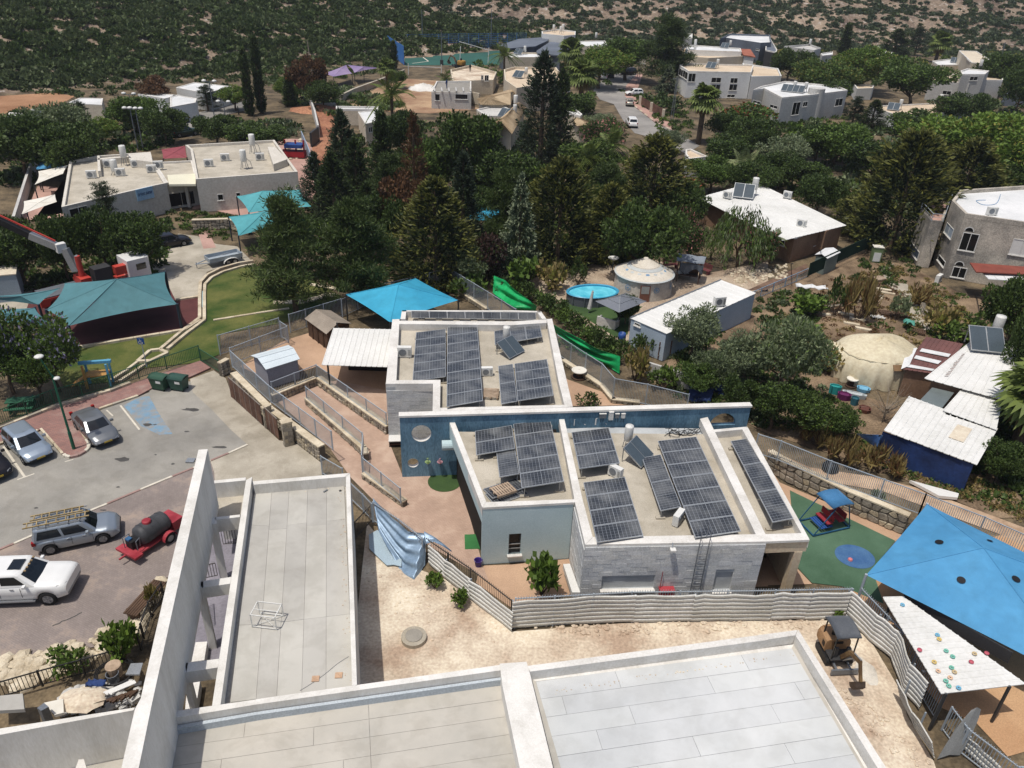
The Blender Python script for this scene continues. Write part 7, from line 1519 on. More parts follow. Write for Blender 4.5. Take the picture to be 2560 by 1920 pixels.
for k in range(5):q=[lerp(aw[0],aw[1],(k+.02)/5),lerp(aw[0],aw[1],(k+.98)/5),lerp(aw[3],aw[2],(k+.98)/5),lerp(aw[3],aw[2],(k+.02)/5)];GH.add('awning_panel',MB().prism(xy(q),2.62,2.68),m_rwhite)
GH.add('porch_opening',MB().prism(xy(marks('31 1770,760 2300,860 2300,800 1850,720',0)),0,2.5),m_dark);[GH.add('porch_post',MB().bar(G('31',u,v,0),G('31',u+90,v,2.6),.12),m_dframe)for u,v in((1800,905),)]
ac_unit('white air conditioner on the weathered grey house roof',G('31',1925,200,6.6),0,1.2);ac_unit('white air conditioner at the foot of the grey house wall',G('31',1465,780,0),.8,1.2)
solo('roof_hose','thin blue hose lying on the grey house roof','hose',curve_mb([G('31',u,v,6.63)for u,v in((2010,20),(1970,100),(1860,110),(1800,75),(1880,70))],.03,5),M('blue_hose','#4d7fa8',.5),G('31',1900,90,6.63))
# brown bungalow with white corrugated roof
BH=Thing('brown_bungalow','long brown bungalow with bright white sheet roof among the trees','house',GV(1650,470,0),w=True)
def gvp(s,z):return[GV(*map(float,w.split(',')),z)for w in s.split()]
def ribroof(T,q,z,mat,n=14,name='roof_sheet',th=.04,along=True,dz=(0,0,0,0),jag=.0,parent=None):
 """sheet roof over quad q (far-left, far-right, near-right, near-left) as single ribbed sheets; dz lifts the corners"""
 q=[p+V(0,0,z-p.z+d)for p,d in zip(q,dz)];r=random.Random(n)
 for k in range(n):
  a,b,c,d=[lerp(q[0],q[1],k/n),lerp(q[0],q[1],(k+1)/n),lerp(q[3],q[2],(k+1)/n),lerp(q[3],q[2],k/n)];e=r.uniform(0,jag);dv=(d-a).normalized()*e;rows_=[]
  for s,h in((0,.03),(.12,.03),(.2,0),(.95,0),(1,.03)):rows_.append([lerp(a,b,s)+V(0,0,h),lerp(d,c,s)+dv+V(0,0,h)])
  T.add(name,MB().grid(rows_).thick(th),mat,parent)
mr=gvp('1507,427 1632,393 1828,487 1718,516',2.9)
BH.add('wall',MB().prism(xy(inset(gvp('1507,427 1632,393 1828,487 1787,502 1773,497 1718,516',2.9),.35)),0,2.85),m_brownw);ribroof(BH,[mr[0],mr[1],mr[2],gvp('1690,520',2.9)[0]],2.9,m_corrw,16)
wa,wb_,wc=G('31',0,330,2.5),G('31',215,420,2.5),G('31',465,345,2.5);ax_=marks('31 -40,300 175,212 455,325 232,408',2.75);BH.add('annex_wall',MB().prism(xy(inset(ax_,.1)),0,2.6),m_brownw);ribroof(BH,ax_,2.78,m_corrw,8)
aa=inset(ccw(ax_),.1);aa=inset(ax_,.1);facewin(BH,None,aa[0],aa[3],'31',60,385,140,470,1);facewin(BH,None,aa[3],aa[2],'31',405,400,440,445,1);[BH.add('pipe',MB().tube(G('31',u,v,0),G('31',u+15,v,2.6),.05),m_dframe)for u,v in((200,620),(445,500))]
for(u,v,z),l in zip(((1570,428,3),(1700,428,3),(1730,490,2.85)),('left end of the bungalow roof','back slope of the bungalow roof','annex roof of the bungalow')):ac_unit('white air conditioner on the '+l,GV(u,v,z),-.6,1.2)
water_heater('solar water heater on the bungalow roof',GV(1605,425,2.95),-.3,1.3)
SHD=Thing('garden_shed','small pale gabled shed beside the wooden deck','shed',G('31',500,600,0),w=True);sp_=marks('31 405,540 495,483 628,520 515,575',1.9);SHD.add('wall',MB().prism(xy(inset(sp_,.12)),0,1.75),M('grey_green_sheet','#6f7a74',.7));mid_=[(sp_[0]+sp_[3])/2+V(0,0,.3),(sp_[1]+sp_[2])/2+V(0,0,.3)]
SHD.add('roof_slope',MB().poly([sp_[0],sp_[1],mid_[1],mid_[0]]).thick(.05),m_rwhite);SHD.add('roof_slope',MB().poly([mid_[0],mid_[1],sp_[2],sp_[3]]).thick(.05),m_rwhite)
T=Thing('old_cabinet','green and white cabinet with a pale top at the garden end','cabinet',G('31',920,600,0),-.15);T.add('body',MB().box((0,0,.85),(1.0,.8,1.7)),M('cabinet_green','#66754f',.7));T.add('door',MB().box((0,-.41,.65),(.75,.03,1.0)),m_white);T.add('top',MB().box((0,0,1.74),(1.1,.9,.08)),m_cream)
# container, yurt, pool, gazebo
CN=Thing('white_container','long white container cabin with an air conditioner on its roof','cabin',G('21',1500,1000,0),w=True);cp_=marks('21 1022,1087 1805,757 2110,870 1335,1222',2.6);CN.add('wall',MB().prism(xy(inset(cp_,.06)),0,2.5),M('container_grey_blue','#a3b0bb',.7,var=.06));ribroof(CN,[cp_[1],cp_[0],cp_[3],cp_[2]],2.55,m_corrw,14);cc=inset(cp_,.06);facewin(CN,None,cc[0],cc[3],'21',1060,1120,1110,1170,1);CN.add('roof_trim',strip(MB(),[cp_[0],cp_[1]],.1,2.5,2.64),m_grey)
ac_unit('air conditioner on the white container roof',G('21',1785,985,2.6),.3,1.25);ac_unit('air conditioner standing before the white container end',G('21',1085,1220,.6),.6,1.1)
yc=Vector((12.55,71.9,0));YT=Thing('yurt','round cream yurt with blue ornaments beside the pool','yurt',yc);m_yw=M('yurt_canvas','#b1aba0',.9,col2='#c4bfb3',scale=.8,var=.1,bump=.3,bscale=6);m_yr=M('yurt_roof_canvas','#c2b9a8',.9,col2='#d2cabb',scale=.8,var=.06);m_yb=M('yurt_blue','#6d8ba6',.85,var=.15);m_yg=M('yurt_pale_blue','#b0b3b0',.85,var=.1)
n=64;rr=[2.78+.035*math.sin(i*2.9)+.02*math.sin(i*1.3)for i in range(n)];mb=MB();rows_=[[(rr[i%n]*math.cos(6.28318*i/n)*k,rr[i%n]*math.sin(6.28318*i/n)*k,z)for i in range(n+1)]for z,k in((0,1.02),(1.0,1),(1.9,.99))];YT.add('wall',MB().grid(rows_),m_yw,smooth=True)
rf=YT.add('roof',MB().lathe([(2.92,1.86),(2.9,1.93),(1.6,2.62),(1.35,2.73),(1.34,2.78),(.3,3.3),(.2,3.42),(0,3.45)],n=40,cap=False),m_yr);YT.add('roof_band',MB().lathe([(1.78,2.55),(1.42,2.735)],n=40,cap=False).lathe([(2.93,1.84),(2.95,1.93),(2.8,2.0)],n=40,cap=False),m_yg,rf)
for k in range(16):
 t=6.283*k/16;c=[V(math.cos(t+s)*r,math.sin(t+s)*r,2.65-(r-1.55)*.53)for s,r in[(.1*math.cos(q),2.0+.12*math.sin(q))for q in[6.283*j/12 for j in range(12)]]];YT.add('ornament',MB().poly(c),m_yg if k%3 else m_yb,rf)
for t in(-2.25,-1.25,-.55):
 e=V(math.cos(t),math.sin(t),0);s_=V(-e.y,e.x,0);o=MB()
 for r0,r1 in((.3,.23),(.12,0)):o.add([e*2.86+s_*(r_*math.cos(q))+V(0,0,1.15+r_*math.sin(q))for r_ in(r0,r1)for q in[6.283*j/16 for j in range(16)]],[[j,(j+1)%16,16+(j+1)%16,16+j]for j in range(16)])
 YT.add('ornament',o,m_yb)
YT.add('door',MB().box((-.2*1,-2.84,.82),(.95,.08,1.64)),M('yurt_door','#6e4a3e',.7));YT.add('door_window',MB().box((-.2,-2.885,1.2),(.75,.03,.75)),M('door_pane','#8b8e8c',.3));YT.add('roof_ropes',MB(),m_yg)if 0 else None
pc=G('21',690,940,0);PL=Thing('swimming_pool','above ground oval pool with turquoise water','pool',pc,.25);m_pw=M('pool_wall_grey','#5c6066',.6,var=.06);rows_=[[(2.5*k*math.cos(6.283*i/40),1.65*k*math.sin(6.283*i/40),z)for i in range(41)]for z,k in((0,.98),(.95,1),(1.0,1.02),(1.0,.95),(.6,.94))];PL.add('wall',MB().grid(rows_),m_pw,smooth=False)
PL.add('rim',MB().grid([[(2.5*k*math.cos(6.283*i/40),1.65*k*math.sin(6.283*i/40),z)for i in range(41)]for z,k in((1.0,1.04),(1.06,1.0),(1.0,.94),(.75,.935))]),M('pool_liner','#3f8fae',.4,var=.05));PL.add('water',MB().poly([(2.36*math.cos(6.283*i/40),1.56*math.sin(6.283*i/40),.86)for i in range(40)]),M('pool_water','#49b4cc',.06,col2='#74cfdf',scale=2.2,var=.1,bump=.25,bscale=5,spec=.5,fine=.02))
for i in range(12):t=6.283*i/12;PL.add('rib',MB().bar((2.54*math.cos(t),1.69*math.sin(t),0),(2.56*math.cos(t),1.7*math.sin(t),.98),.08,.06),m_grey)
gz=[G('21',720,945,2.3),G('21',985,872,2.3),G('21',1162,945,2.3),G('21',925,1042,2.3)];ga=G('21',935,898,3.0);T=Thing('grey_parasol','square grey parasol with seams standing on the turf patch','parasol',G('21',930,1150,0),w=True);m_par=M('parasol_grey','#6c7077',.8,var=.06)
for i in range(4):T.add('canopy_panel',MB().poly([gz[i],gz[(i+1)%4],ga]),m_par);T.add('rib',MB().bar(gz[i]+V(0,0,.02),ga+V(0,0,.02),.04),m_alum);T.add('seam',MB().bar(lerp(gz[i],ga,.5)+V(0,0,.02),lerp(gz[(i+1)%4],ga,.5)+V(0,0,.02),.03),m_alum)
T.add('pole',MB().tube(G('21',930,1150,0),ga,.05),m_dframe)
T=Thing('closed_parasol','closed pale parasol leaning at the pool edge','parasol',G('21',660,1045,0));T.add('pole',MB().tube((0,0,0),(.25,.2,2.2),.03),m_alum);T.add('canopy',MB().tube((.05,.05,.4),(.25,.2,2.1),.2,.1,7),m_hg)
T=Thing('garden_sofa','grey outdoor sofa under the parasol','sofa',G('21',810,1170,0),-.55);T.add('seat',MB().box((0,.35,.25),(1.7,.75,.35)),m_hg);T.add('backrest',MB().box((0,0,.45),(1.8,.16,.85)),m_hg);[T.add('armrest',MB().box((x,.35,.4),(.16,.8,.6)),m_hg)for x in(-.85,.85)]
T=Thing('garden_table','dark glass table under the grey parasol','table',G('21',960,1130,0));T.add('top',MB().box((0,0,.72),(1.2,.9,.05)),m_auto);[T.add('leg',MB().bar((x,y,0),(x,y,.7),.05),m_alum)for x in(-.5,.5)for y in(-.35,.35)]
T=Thing('plastic_barrel','blue plastic barrel by the container','barrel',G('21',945,1295,0));T.add('body',MB().lathe([(.3,0),(.34,.2),(.34,.65),(.3,.85),(.27,.85),(.27,.6),(0,.6)],n=16,cap=False),M('barrel_blue','#2c4a86',.45),smooth=True);T.add('hoop',MB().lathe([(.35,.4),(.36,.43),(.35,.46)],n=16,cap=False),M('barrel_blue','#2c4a86',.45))
T=Thing('satellite_dish','white satellite dish beside the yurt','dish',G('21',865,700,0));T.add('dish',MB().lathe([(0,1.5),(.3,1.53),(.55,1.68),(.57,1.69),(.3,1.5),(0,1.46)],n=18,cap=False),m_white,smooth=True);T.add('mast',MB().tube((0,0,0),(0,0,1.5),.04),m_grey)
T=Thing('swing_canopy','garden swing under a grey cloth canopy behind the yurt','swing',G('21',1520,760,0),-.3)
for x in(-1.1,1.1):
 for y in(-.9,.9):T.add('post',MB().bar((x,y,0),(x,y,2.2),.1),M('dark_wood','#4d3a30',.8))
T.add('canopy',MB().grid([[(-1.4+2.8*i/6,y,2.25+.22*math.cos(y*1.2)-.05*math.sin(i*2))for y in(-1.1,-.6,0,.6,1.1)]for i in range(7)]).thick(.03),M('grey_cloth','#7e858d',.85,var=.1),smooth=True);T.add('side_cloth',MB().grid([[(-.9+2.3*i/10,-1.15+.08*math.sin(i*1.9),2.2-1.2*j/4*(.7+.3*math.sin(i*.7)))for j in range(5)]for i in range(11)]).thick(.02),M('grey_cloth','#7e858d',.85),smooth=True);T.add('bench',MB().box((0,.2,.5),(1.8,.6,.1)).box((0,.5,.85),(1.8,.1,.6)),M('dark_wood','#4d3a30',.8))
m_pb=M('dusty_red_bench','#6b3a3c',.7,var=.1)
for(u,v,z),l in zip(((1365,660,.2),(1650,700,-.8)),('dusty red bench left of the swing canopy','dusty red bench right of the swing canopy')):
 T=Thing('garden_bench',l,'bench',G('21',u,v,0),z,'dusty red benches')
 for k in range(4):T.add('slat',MB().box((0,-.25+.16*k,.45),(1.6,.13,.05)),m_pb)
 for k in range(3):T.add('slat',MB().box((0,.36,.6+.17*k),(1.6,.05,.13)),m_pb)
 for x in(-.65,.65):T.add('leg',MB().box((x,0,.2),(.08,.6,.4)).bar((x,.36,.4),(x,.36,1.0),.06),m_pb)
T=Thing('low_table','white top low table before the swing canopy','table',G('21',1480,735,0),.2);T.add('top',MB().box((0,0,.55),(1.5,.8,.06)),m_white);[T.add('leg',MB().bar((x,y,0),(x,y,.52),.06),m_dframe)for x in(-.6,.6)for y in(-.3,.3)]
# dome tent, patched sheds
dc=G('31',900,1560,0);DT=Thing('dome_tent','large patched cream dome tent with pleated sides','tent',dc,.1);m_tent=M('tent_canvas','#c1b597',.88,col2='#d0c6ab',scale=.7,var=.07,bump=.25,bscale=4);n=72;rows_=[]
for z,k,am in((0,1.0,.11),(.8,1.0,.09),(1.5,.97,.06),(2.0,.86,.03),(2.45,.66,.012),(2.75,.4,.0),(2.88,.18,0),(2.9,.02,0)):rows_.append([(3.65*k*math.cos(6.283*i/n)*(1+am*math.sin(i*1.7)*.6),3.0*k*math.sin(6.283*i/n)*(1+am*math.sin(i*1.7)*.6),z*(1.1+.05*math.sin(3*6.283*i/n)))for i in range(n+1)])
tc=DT.add('canvas',MB().grid(rows_),m_tent,smooth=True);DT.add('crown_seam',MB().path([V(3.15*math.cos(6.283*i/40),2.6*math.sin(6.283*i/40),2.25)for i in range(41)],.03,4),m_tent)
for t,z,k in((-1.55,1.72,.93),(-1.1,1.6,.95),(-.9,1.75,.93)):e=V(3.65*math.cos(t)*k,3.0*math.sin(t)*k,z*1.1);DT.add('patch',MB().box(e+V(.02,-.08,.1),(.7,.06,.5),rot=Matrix.Rotation(-.8,3,'X')),M('brown_patch','#7b6248',.9,var=.15,scale=4))
dq=[dc+V(-3.9,1.1,2.0),dc+V(-3.2,1.9,2.0),dc+V(-2.5,.6,2.15),dc+V(-3.3,-.4,2.0)];DT.w=True;DT.add('porch_flap',MB().poly(dq).thick(.04),m_tent);[DT.add('porch_post',MB().tube((p.x,p.y,0),p,.04),m_grey)for p in(dq[0],dq[3])]
BRS=Thing('brown_shed','brown sheet roofed shed streaked with white paint beside the dome tent','shed',G('31',1420,1480,0),w=True);bq=marks('31 1370,1250 1690,1312 1500,1580 1160,1530',2.4);BRS.add('wall',MB().prism(xy(inset(bq,.2)),0,2.3),m_brownw);ribroof(BRS,bq,2.4,M('brown_sheet_roof','#644642',.75,col2='#734f4a',var=.1,scale=1.5),8)
for s in('31 1330,1350 1580,1400 1560,1425 1310,1375','31 1280,1410 1500,1460 1470,1485 1260,1435','31 1230,1490 1440,1530 1420,1545 1200,1510','31 1200,1360 1290,1345 1220,1500 1150,1530'):BRS.add('paint_streak',MB().prism(xy(marks(s,2.5)),2.47,2.5),m_rwhite)
WS=Thing('white_roof_shed','low shed with stained white corrugated roofs and a blue sheet wall','shed',G('32',1500,400,0),w=True)
q=marks('31 1740,1300 2190,1332 2330,1500 2212,1780',2.7);up=[q[0],q[1],G('32',2080,150,2.7),G('31',1350,1610,2.7)];WS.add('wall',MB().prism(xy(inset(up,.4)),0,2.55),m_brownw);ribroof(WS,up,2.7,m_corrw,9);WS.add('wall',MB().prism(xy(inset(marks('32 1700,30 2030,120 1960,400 1500,250',2.4),.2)),0,2.3),m_hd);ribroof(WS,marks('32 1690,25 2020,160 1975,395 1510,228',2.45),2.45,m_corrw,7);ribroof(WS,marks('32 1217,110 1985,390 1805,703 1000,405',2.25),2.3,m_corrw,14,jag=.06);WS.add('roof_light',MB().prism(xy(marks('32 1640,345 1765,385 1690,500 1560,455',2.38)),2.335,2.36),m_hb);WS.add('roof_light',MB().prism(xy(marks('32 1420,25 1610,70 1500,210 1310,140',2.2)),2.1,2.16),M('grey_roof_light','#6a7271',.3,var=.1))
wq=marks('32 1010,425 1800,715',2.2);m_bt=M('blue_tarp','#1a2848',.7,col2='#263c6c',scale=1,var=.15,bump=.3,bscale=5);WS.add('blue_sheet_wall',strip(MB(),[wq[0]+V(0,.3,0),wq[1]+V(0,.3,0)],.05,0,2.15),m_bt)
wr=M('rust_stain','#6d4a3a',.9,var=.2)
for k in range(16):p,d_=lerp(G('31',1700,1400,2.76),G('31',1560,1590,2.76),k/15),V(-.25,-.02,0);WS.add('rust_streak',MB().bar(p,p+d_*R_.uniform(.6,1.4),.05,.01),wr)
water_heater('large solar water heater with standing tank on the stained white roof',G('31',1850,1340,2.75),-.15,1.35)
drape('striped blue tarpaulin hanging at the corner of the white shed',[G('32',768,430,1.9),G('32',995,440,2.0)],[G('32',850,490,1.0),G('32',945,555,.9)],M('pale_blue_tarp','#3f6db0',.5,col2='#7fa6d6',scale=2,var=.1),amp=.08,n=12,m=6,name='tarpaulin',cat='tarpaulin')
for i,(s0,s1,l)in enumerate(((('22',1530,20),('22',1600,150),'bright blue tarpaulin heap behind the blue wall'),(('22',1700,0),('22',1840,90),'dark blue tarpaulin spread under the shrubs behind the blue wall'))):a,b=G(*s0,1.2),G(*s1,.1);drape(l,[a,a+V(1.0,.3,0),a+V(2.0+i,.2,-.1)],[b+V(-.6,0,0),b,b+V(.9+i,-.2,0)],m_bt,amp=.2,n=14,m=8,name='tarpaulin',cat='tarpaulin')
m_gt=M('green_tarp','#0f8a4a',.45,col2='#22a862',scale=1.2,var=.2,bump=.3,bscale=5)
for l,tp_,bt in(('bright green tarpaulin at the hedge corner by the turned fence',(('11',2055,722,1.7),('11',2150,760,1.6),('21',60,870,1.5),('21',215,985,1.2)),(('11',2045,870,.3),('11',2150,940,.2),('21',40,1020,.15),('21',200,1040,.15))),('bright green tarpaulin low on the ivy hedge beside the rear roof',(('21',330,1130,1.3),('21',600,1275,1.5),('21',760,1365,1.5),('21',935,1420,1.4)),(('21',370,1210,.5),('21',590,1370,.3),('21',760,1470,.2),('21',930,1570,.1)))):drape(l,[G(*p)for p in tp_],[G(*p)for p in bt],m_gt,amp=.3,n=40,m=14,folds=2.2,name='tarpaulin',cat='tarpaulin')
# sheds, playhouse, pergola of the kindergarten yard
def gable(T,ev,rd,wallm,roofm,zw,n=8,skin=None):
 """gabled hut: eaves quad, ridge pair; each slope laid in boards"""
 T.add('wall',MB().prism(xy(inset(ev,.15)),0,zw),wallm)
 for a,b,r0,r1 in((ev[0],ev[1],rd[0],rd[1]),(ev[3],ev[2],rd[0],rd[1])):
  for k in range(n):s0,s1=k/n,(k+.96)/n;T.add('roof_board',MB().poly([lerp(a,r0,s0),lerp(b,r1,s0),lerp(a,r0,s1)*0+lerp(b,r1,s1),lerp(a,r0,s1)]).thick(.04),roofm)
 e=inset(ev,.2)
 for i,j,r in((0,3,rd[0]),(1,2,rd[1])):T.add('gable_wall',MB().poly([(e[i].x,e[i].y,zw),(e[j].x,e[j].y,zw),(r.x*.94+(e[i].x+e[j].x)*.03,r.y*.94+(e[i].y+e[j].y)*.03,r.z-.08)]),wallm)
PH=Thing('playhouse','brown wooden playhouse with grey boarded roof','playhouse',G('11',600,1200,0),w=True);m_wd=M('old_brown_wood','#4a382c',.85,col2='#5d4838',scale=2,var=.15);ev=[G('11',420,1092,1.6),G('11',608,1228,1.6),G('11',825,1137,1.6),G('11',645,1022,1.6)];gable(PH,ev,[G('11',520,1012,2.3),G('11',712,1128,2.3)],m_wd,M('grey_roof_boards','#8a7f72',.9,col2='#988d7f',scale=3,var=.1),1.55)
for k in range(3):p=lerp(ev[0],ev[1],.25+.25*k);PH.add('wall_post',MB().box((p.x+.12,p.y+.02,.8),(.1,.1,1.5)),m_wd)
WSH=Thing('white_shed','white gabled storage shed inside the grey fences','shed',G('Q2',950,500,0),w=True);ev=[G('Q2',715,375,1.75),G('Q2',1040,285,1.75),G('Q2',1140,405,1.75),G('Q2',845,497,1.75)];gable(WSH,ev,[G('Q2',772,397,2.25),G('Q2',1086,310,2.25)],M('shed_wall','#9a9aa2',.7,var=.05),M('shed_roof','#c9d3d6',.6,var=.04),1.7,n=2)
PG_=Thing('pergola','white corrugated pergola roof beside the rear block','pergola',G('Q2',1600,400,0),w=True);pq=marks('Q2 1430,143 1960,155 1895,480 1328,462',2.5);ribroof(PG_,pq,2.55,m_corrw,12);[PG_.add('post',MB().bar(G('Q2',u,v,0),G('Q2',u,v,0)+V(0,0,2.5),.12),m_dframe)for u,v in((1398,645),(1480,330))];PG_.add('rear_wall',strip(MB(),marks('Q2 1560,500 1900,510',0),.1,0,2.4),m_dark)  # rear sheet is coloured dark to give the shade under the pergola roof
# climbing roof by the big sail
CR=Thing('climbing_roof','white corrugated roof dotted with coloured rings beside the big blue sail','roof',G('33',1600,900,0),w=True);z_=2.4;cq=[G('33',992,183,z_),G('33',1170,178,z_),G('33',2235,935,z_),G('33',1500,1020,z_)];ribroof(CR,[cq[0],cq[3],cq[2],cq[1]],z_,m_corrw,17);CR.add('rear_board',strip(MB(),[cq[1]+V(.1,.15,0),G('33',2100,710,z_)+V(.1,.15,0)],.05,1.9,2.6),m_dframe);[CR.add('post',MB().bar((p.x,p.y,0),p,.1),m_dframe)for p in(lerp(cq[3],cq[2],.05),lerp(cq[3],cq[2],.8),lerp(cq[0],cq[1],.5))]
RC_={'b':'#6aa6c0','g':'#6cae99','o':'#d3b192','r':'#b35560','y':'#cbb066','t':'#bba67d'};RN={'b':'blue','g':'green','o':'pale orange','r':'red','y':'yellow','t':'tan'}
for i,(u,v,k,w_)in enumerate(((1163,248,'b','alone at the narrow end of'),(1465,508,'b','near the upper middle of'),(1480,545,'y','touching the upper blue ring on'),(1540,645,'g','in the centre of'),(1597,695,'g','below the centre ring of'),(1310,638,'r','at the fence side of'),(1437,742,'y','by the lower fence edge of'),(1757,742,'r','in the right half of'),(1890,667,'r','near the far right edge of'),(1587,790,'g','in the lower middle of'),(1612,828,'t','under the lower middle ring of'),(1472,820,'o','near the lower left edge of'),(1575,877,'o','above the bottom green pair on'),(1537,905,'g','upper one of the bottom pair on'),(1563,948,'g','lower one of the bottom pair on'),(1648,965,'b','at the bottom edge of'),(1785,670,'t','dark slot shaped, right part of'))):
 p=G('33',u,v,z_+.08);solo('climbing_ring' if k not in 'r' else 'frisbee','%s ring %s the white corrugated roof'%(RN[k],w_),'toy ring',MB().lathe([(.045,.0),(.06,.03),(.1,.03),(.11,0)]if k!='r' else[(.11,0),(.1,.04),(0,.05)],p,14,cap=False),M('toy_'+k,RC_[k],.6,var=.08),p,group='coloured rings on the white roof',smooth=True)
# swing bench on the turf, blue disc, spool tables, dead wood
T=Thing('swing_bench','blue framed children swing bench with canopy and red seats on the turf','swing',G('32',480,1220,0),.35);m_bf=M('blue_frame','#24506f',.5,var=.08);m_bl2=M('blue_slats','#2a4f8c',.6,var=.1)
T.add('base_frame',MB().bar((-1.3,-.7,.08),(1.3,-.7,.08),.08).bar((-1.3,.7,.08),(1.3,.7,.08),.08).bar((-1.3,-.7,.08),(-1.3,.7,.08),.08).bar((1.3,-.7,.08),(1.3,.7,.08),.08),m_bf)
for x,y in((-1.3,-.7),(-1.3,.7),(1.3,-.7),(1.3,.7)):T.add('arm',MB().bar((x,y,.1),(x*.35+.3,y,1.85),.05),m_bf)
T.add('canopy',MB().grid([[(.3-.75+1.5*i/5,y,1.95+.12*math.sin(3.14*i/5))for y in(-.75,0,.75)]for i in range(6)]).thick(.04),M('canopy_blue','#3d6d94',.6),smooth=True)
for k in range(5):T.add('slat',MB().box((-.6+.17*k,0,.3),(.13,1.1,.04)),m_bl2)
for x in(-.1,.75):T.add('seat',MB().box((x,0,.55),(.4,1.1,.06)).box((x+.2,0,.85),(.06,1.1,.4)),M('red_seat','#8c3038',.6))
solo('painted_disc','blue disc painted on the green turf','mat',MB().lathe([(1.1,0),(1.1,.012),(0,.012)],G('32',750,1490,.01),30,sx=1,sy=.9,cap=False),M('disc_blue','#3b5f8d',.9,col2='#4a6d92',var=.1,scale=3),G('32',750,1490,.01));solo('toy','small pink toy on the blue disc','toy',MB().lathe([(.14,0),(.12,.08),(0,.1)],G('32',710,1520,.025),10,cap=False),M('toy_pink','#c9787a',.6),G('32',710,1520,.03))
for t,u,v,r,l in(('21',575,1600,.6,'pale wooden cable reel table behind the rear roof'),('31',2112,200,.0,''),('32',715,15,.45,'pale cable reel beside the dome tent')):
 if r:p=G(t,u,v,0);T=Thing('reel_table',l,'table',p,group='cable reel tables');T.add('top',MB().lathe([(0,.6),(r,.6),(r,.66),(.1,.66),(.1,.64),(0,.64)],n=20,cap=False),m_cream);T.add('drum',MB().lathe([(r*.45,.06),(r*.45,.6)],n=14),m_wd);T.add('base',MB().lathe([(r,0),(r,.06)],n=20),m_wd)
for u,v,rz,l in((900,985,.3,'dark pallet among the garden stones, upper left one'),(870,1040,.2,'dark pallet among the garden stones, lower left one'),(1020,1050,-.1,'brown pallet beside the garden path, left of the pair'),(1150,1065,-.1,'brown pallet beside the garden path, right of the pair'),(1300,1210,-.5,'brown pallet leaning by the dome tent path'),(960,750,.4,'grey pallet at the top of the garden path')):pallet(l,G('31',u,v,.1),rz,1.1,m_wd if 'grey' not in l else None)
for i,(u,v,rz)in enumerate(((670,1060,-.35),(770,1105,-.4),(720,1145,-.4),(820,1190,-.4),(950,925,.1),(870,935,.1),(500,1065,0),(1000,850,-.4),(1030,880,-.4),(1610,1290,-.1))):solo('stone_slab',['long pale slab left of the pallets','pale slab below the longest slab','thin pale slab beside the twig fence','pale slab nearest the dome tent','flat step stone by the path, right one','flat step stone by the path, left one','small slab by the garden shrubs','upper grey board slab at the path','lower grey board slab at the path','white slab at the brown shed roof edge'][i],'slab',MB().box((0,0,.08),(1.4 if i not in(4,5,6)else .8,.4,.16),rz=rz),m_lime,G('31',u,v,0),group='slabs lying in the garden',w=False)
solo('white_tarp','crumpled white tarp over the garden bushes','tarpaulin',MB().grid([[G('31',230,790,1.3)+V(2.9*i/7,-.9*j/4-.35*i/7,.12*math.sin(i*2.1+j*1.7))for j in range(5)]for i in range(8)]).thick(.03),m_rwhite,G('31',350,800,1.2),smooth=True);solo('garden_sheet','pale sheet lying beside the garden pallets','tarpaulin',MB().grid([[G('31',900,1090,.15)+V(1.3*i/6,.7*j/4,.1*math.sin(i*2.3+j*1.3))for j in range(5)]for i in range(7)]).thick(.03),m_hg,G('31',960,1110,.1),smooth=True)
solo('green_cloth','teal cloth thrown over the garden shrub','cloth',MB().grid([[G('31',1200,1140,.7)+V(.8*i/5,.8*j/4,.2*math.sin(i+j*1.6))for j in range(5)]for i in range(6)]).thick(.03),M('teal_cloth','#4f8d7f',.8),G('31',1250,1140,.5),smooth=True)
for u,v,w_,d,h,c,l in((570,80,.8,.5,.7,'#2b8a86','turquoise crate in the clutter by the dome tent'),(650,130,.9,.6,.5,'#5f2350','purple cushion in the clutter by the dome tent'),(740,110,1.6,.5,.35,'#a9b0b0','grey plank table in the clutter by the dome tent'),(740,175,.5,.5,.6,'#2c5a66','dark teal box in the clutter by the dome tent'),(820,60,.9,.7,.3,'#6fa6c2','pale blue towel bundle by the dome tent'),(830,235,.8,.8,.3,'#5d3a30','brown round planter in front of the dome tent')):T=Thing('yard_clutter',l,'clutter',G('32',u,v,0),-.4,'clutter beside the dome tent');mm=M('clut'+c,c,.7,var=.12);T.add('body',MB().grid([[(w_/2*k*math.cos(q),d/2*k*math.sin(q),z)for q in[6.283*i/8+.39 for i in range(9)]]for z,k in((0,1.1),(h,1.2),(h,1.05),(h*.7,.95))]),mm);T.add('lid',MB().box((0,0,h*.8),(w_*.7,d*.7,.05)),mm)
solo('plastic_culvert','white slotted panel lying outside the rubble wall fence','panel',MB().prism(xy(marks('32 1225,830 1650,945 1640,980 1480,965',.3)),.1,.3),m_white,G('32',1400,900,.1));solo('black_bag','black sack behind the rubble wall fence','bag',MB().lathe([(.5,0),(.55,.3),(.35,.6),(0,.65)],G('32',530,745,0),12,cap=False),m_black,G('32',530,745,0),smooth=True)
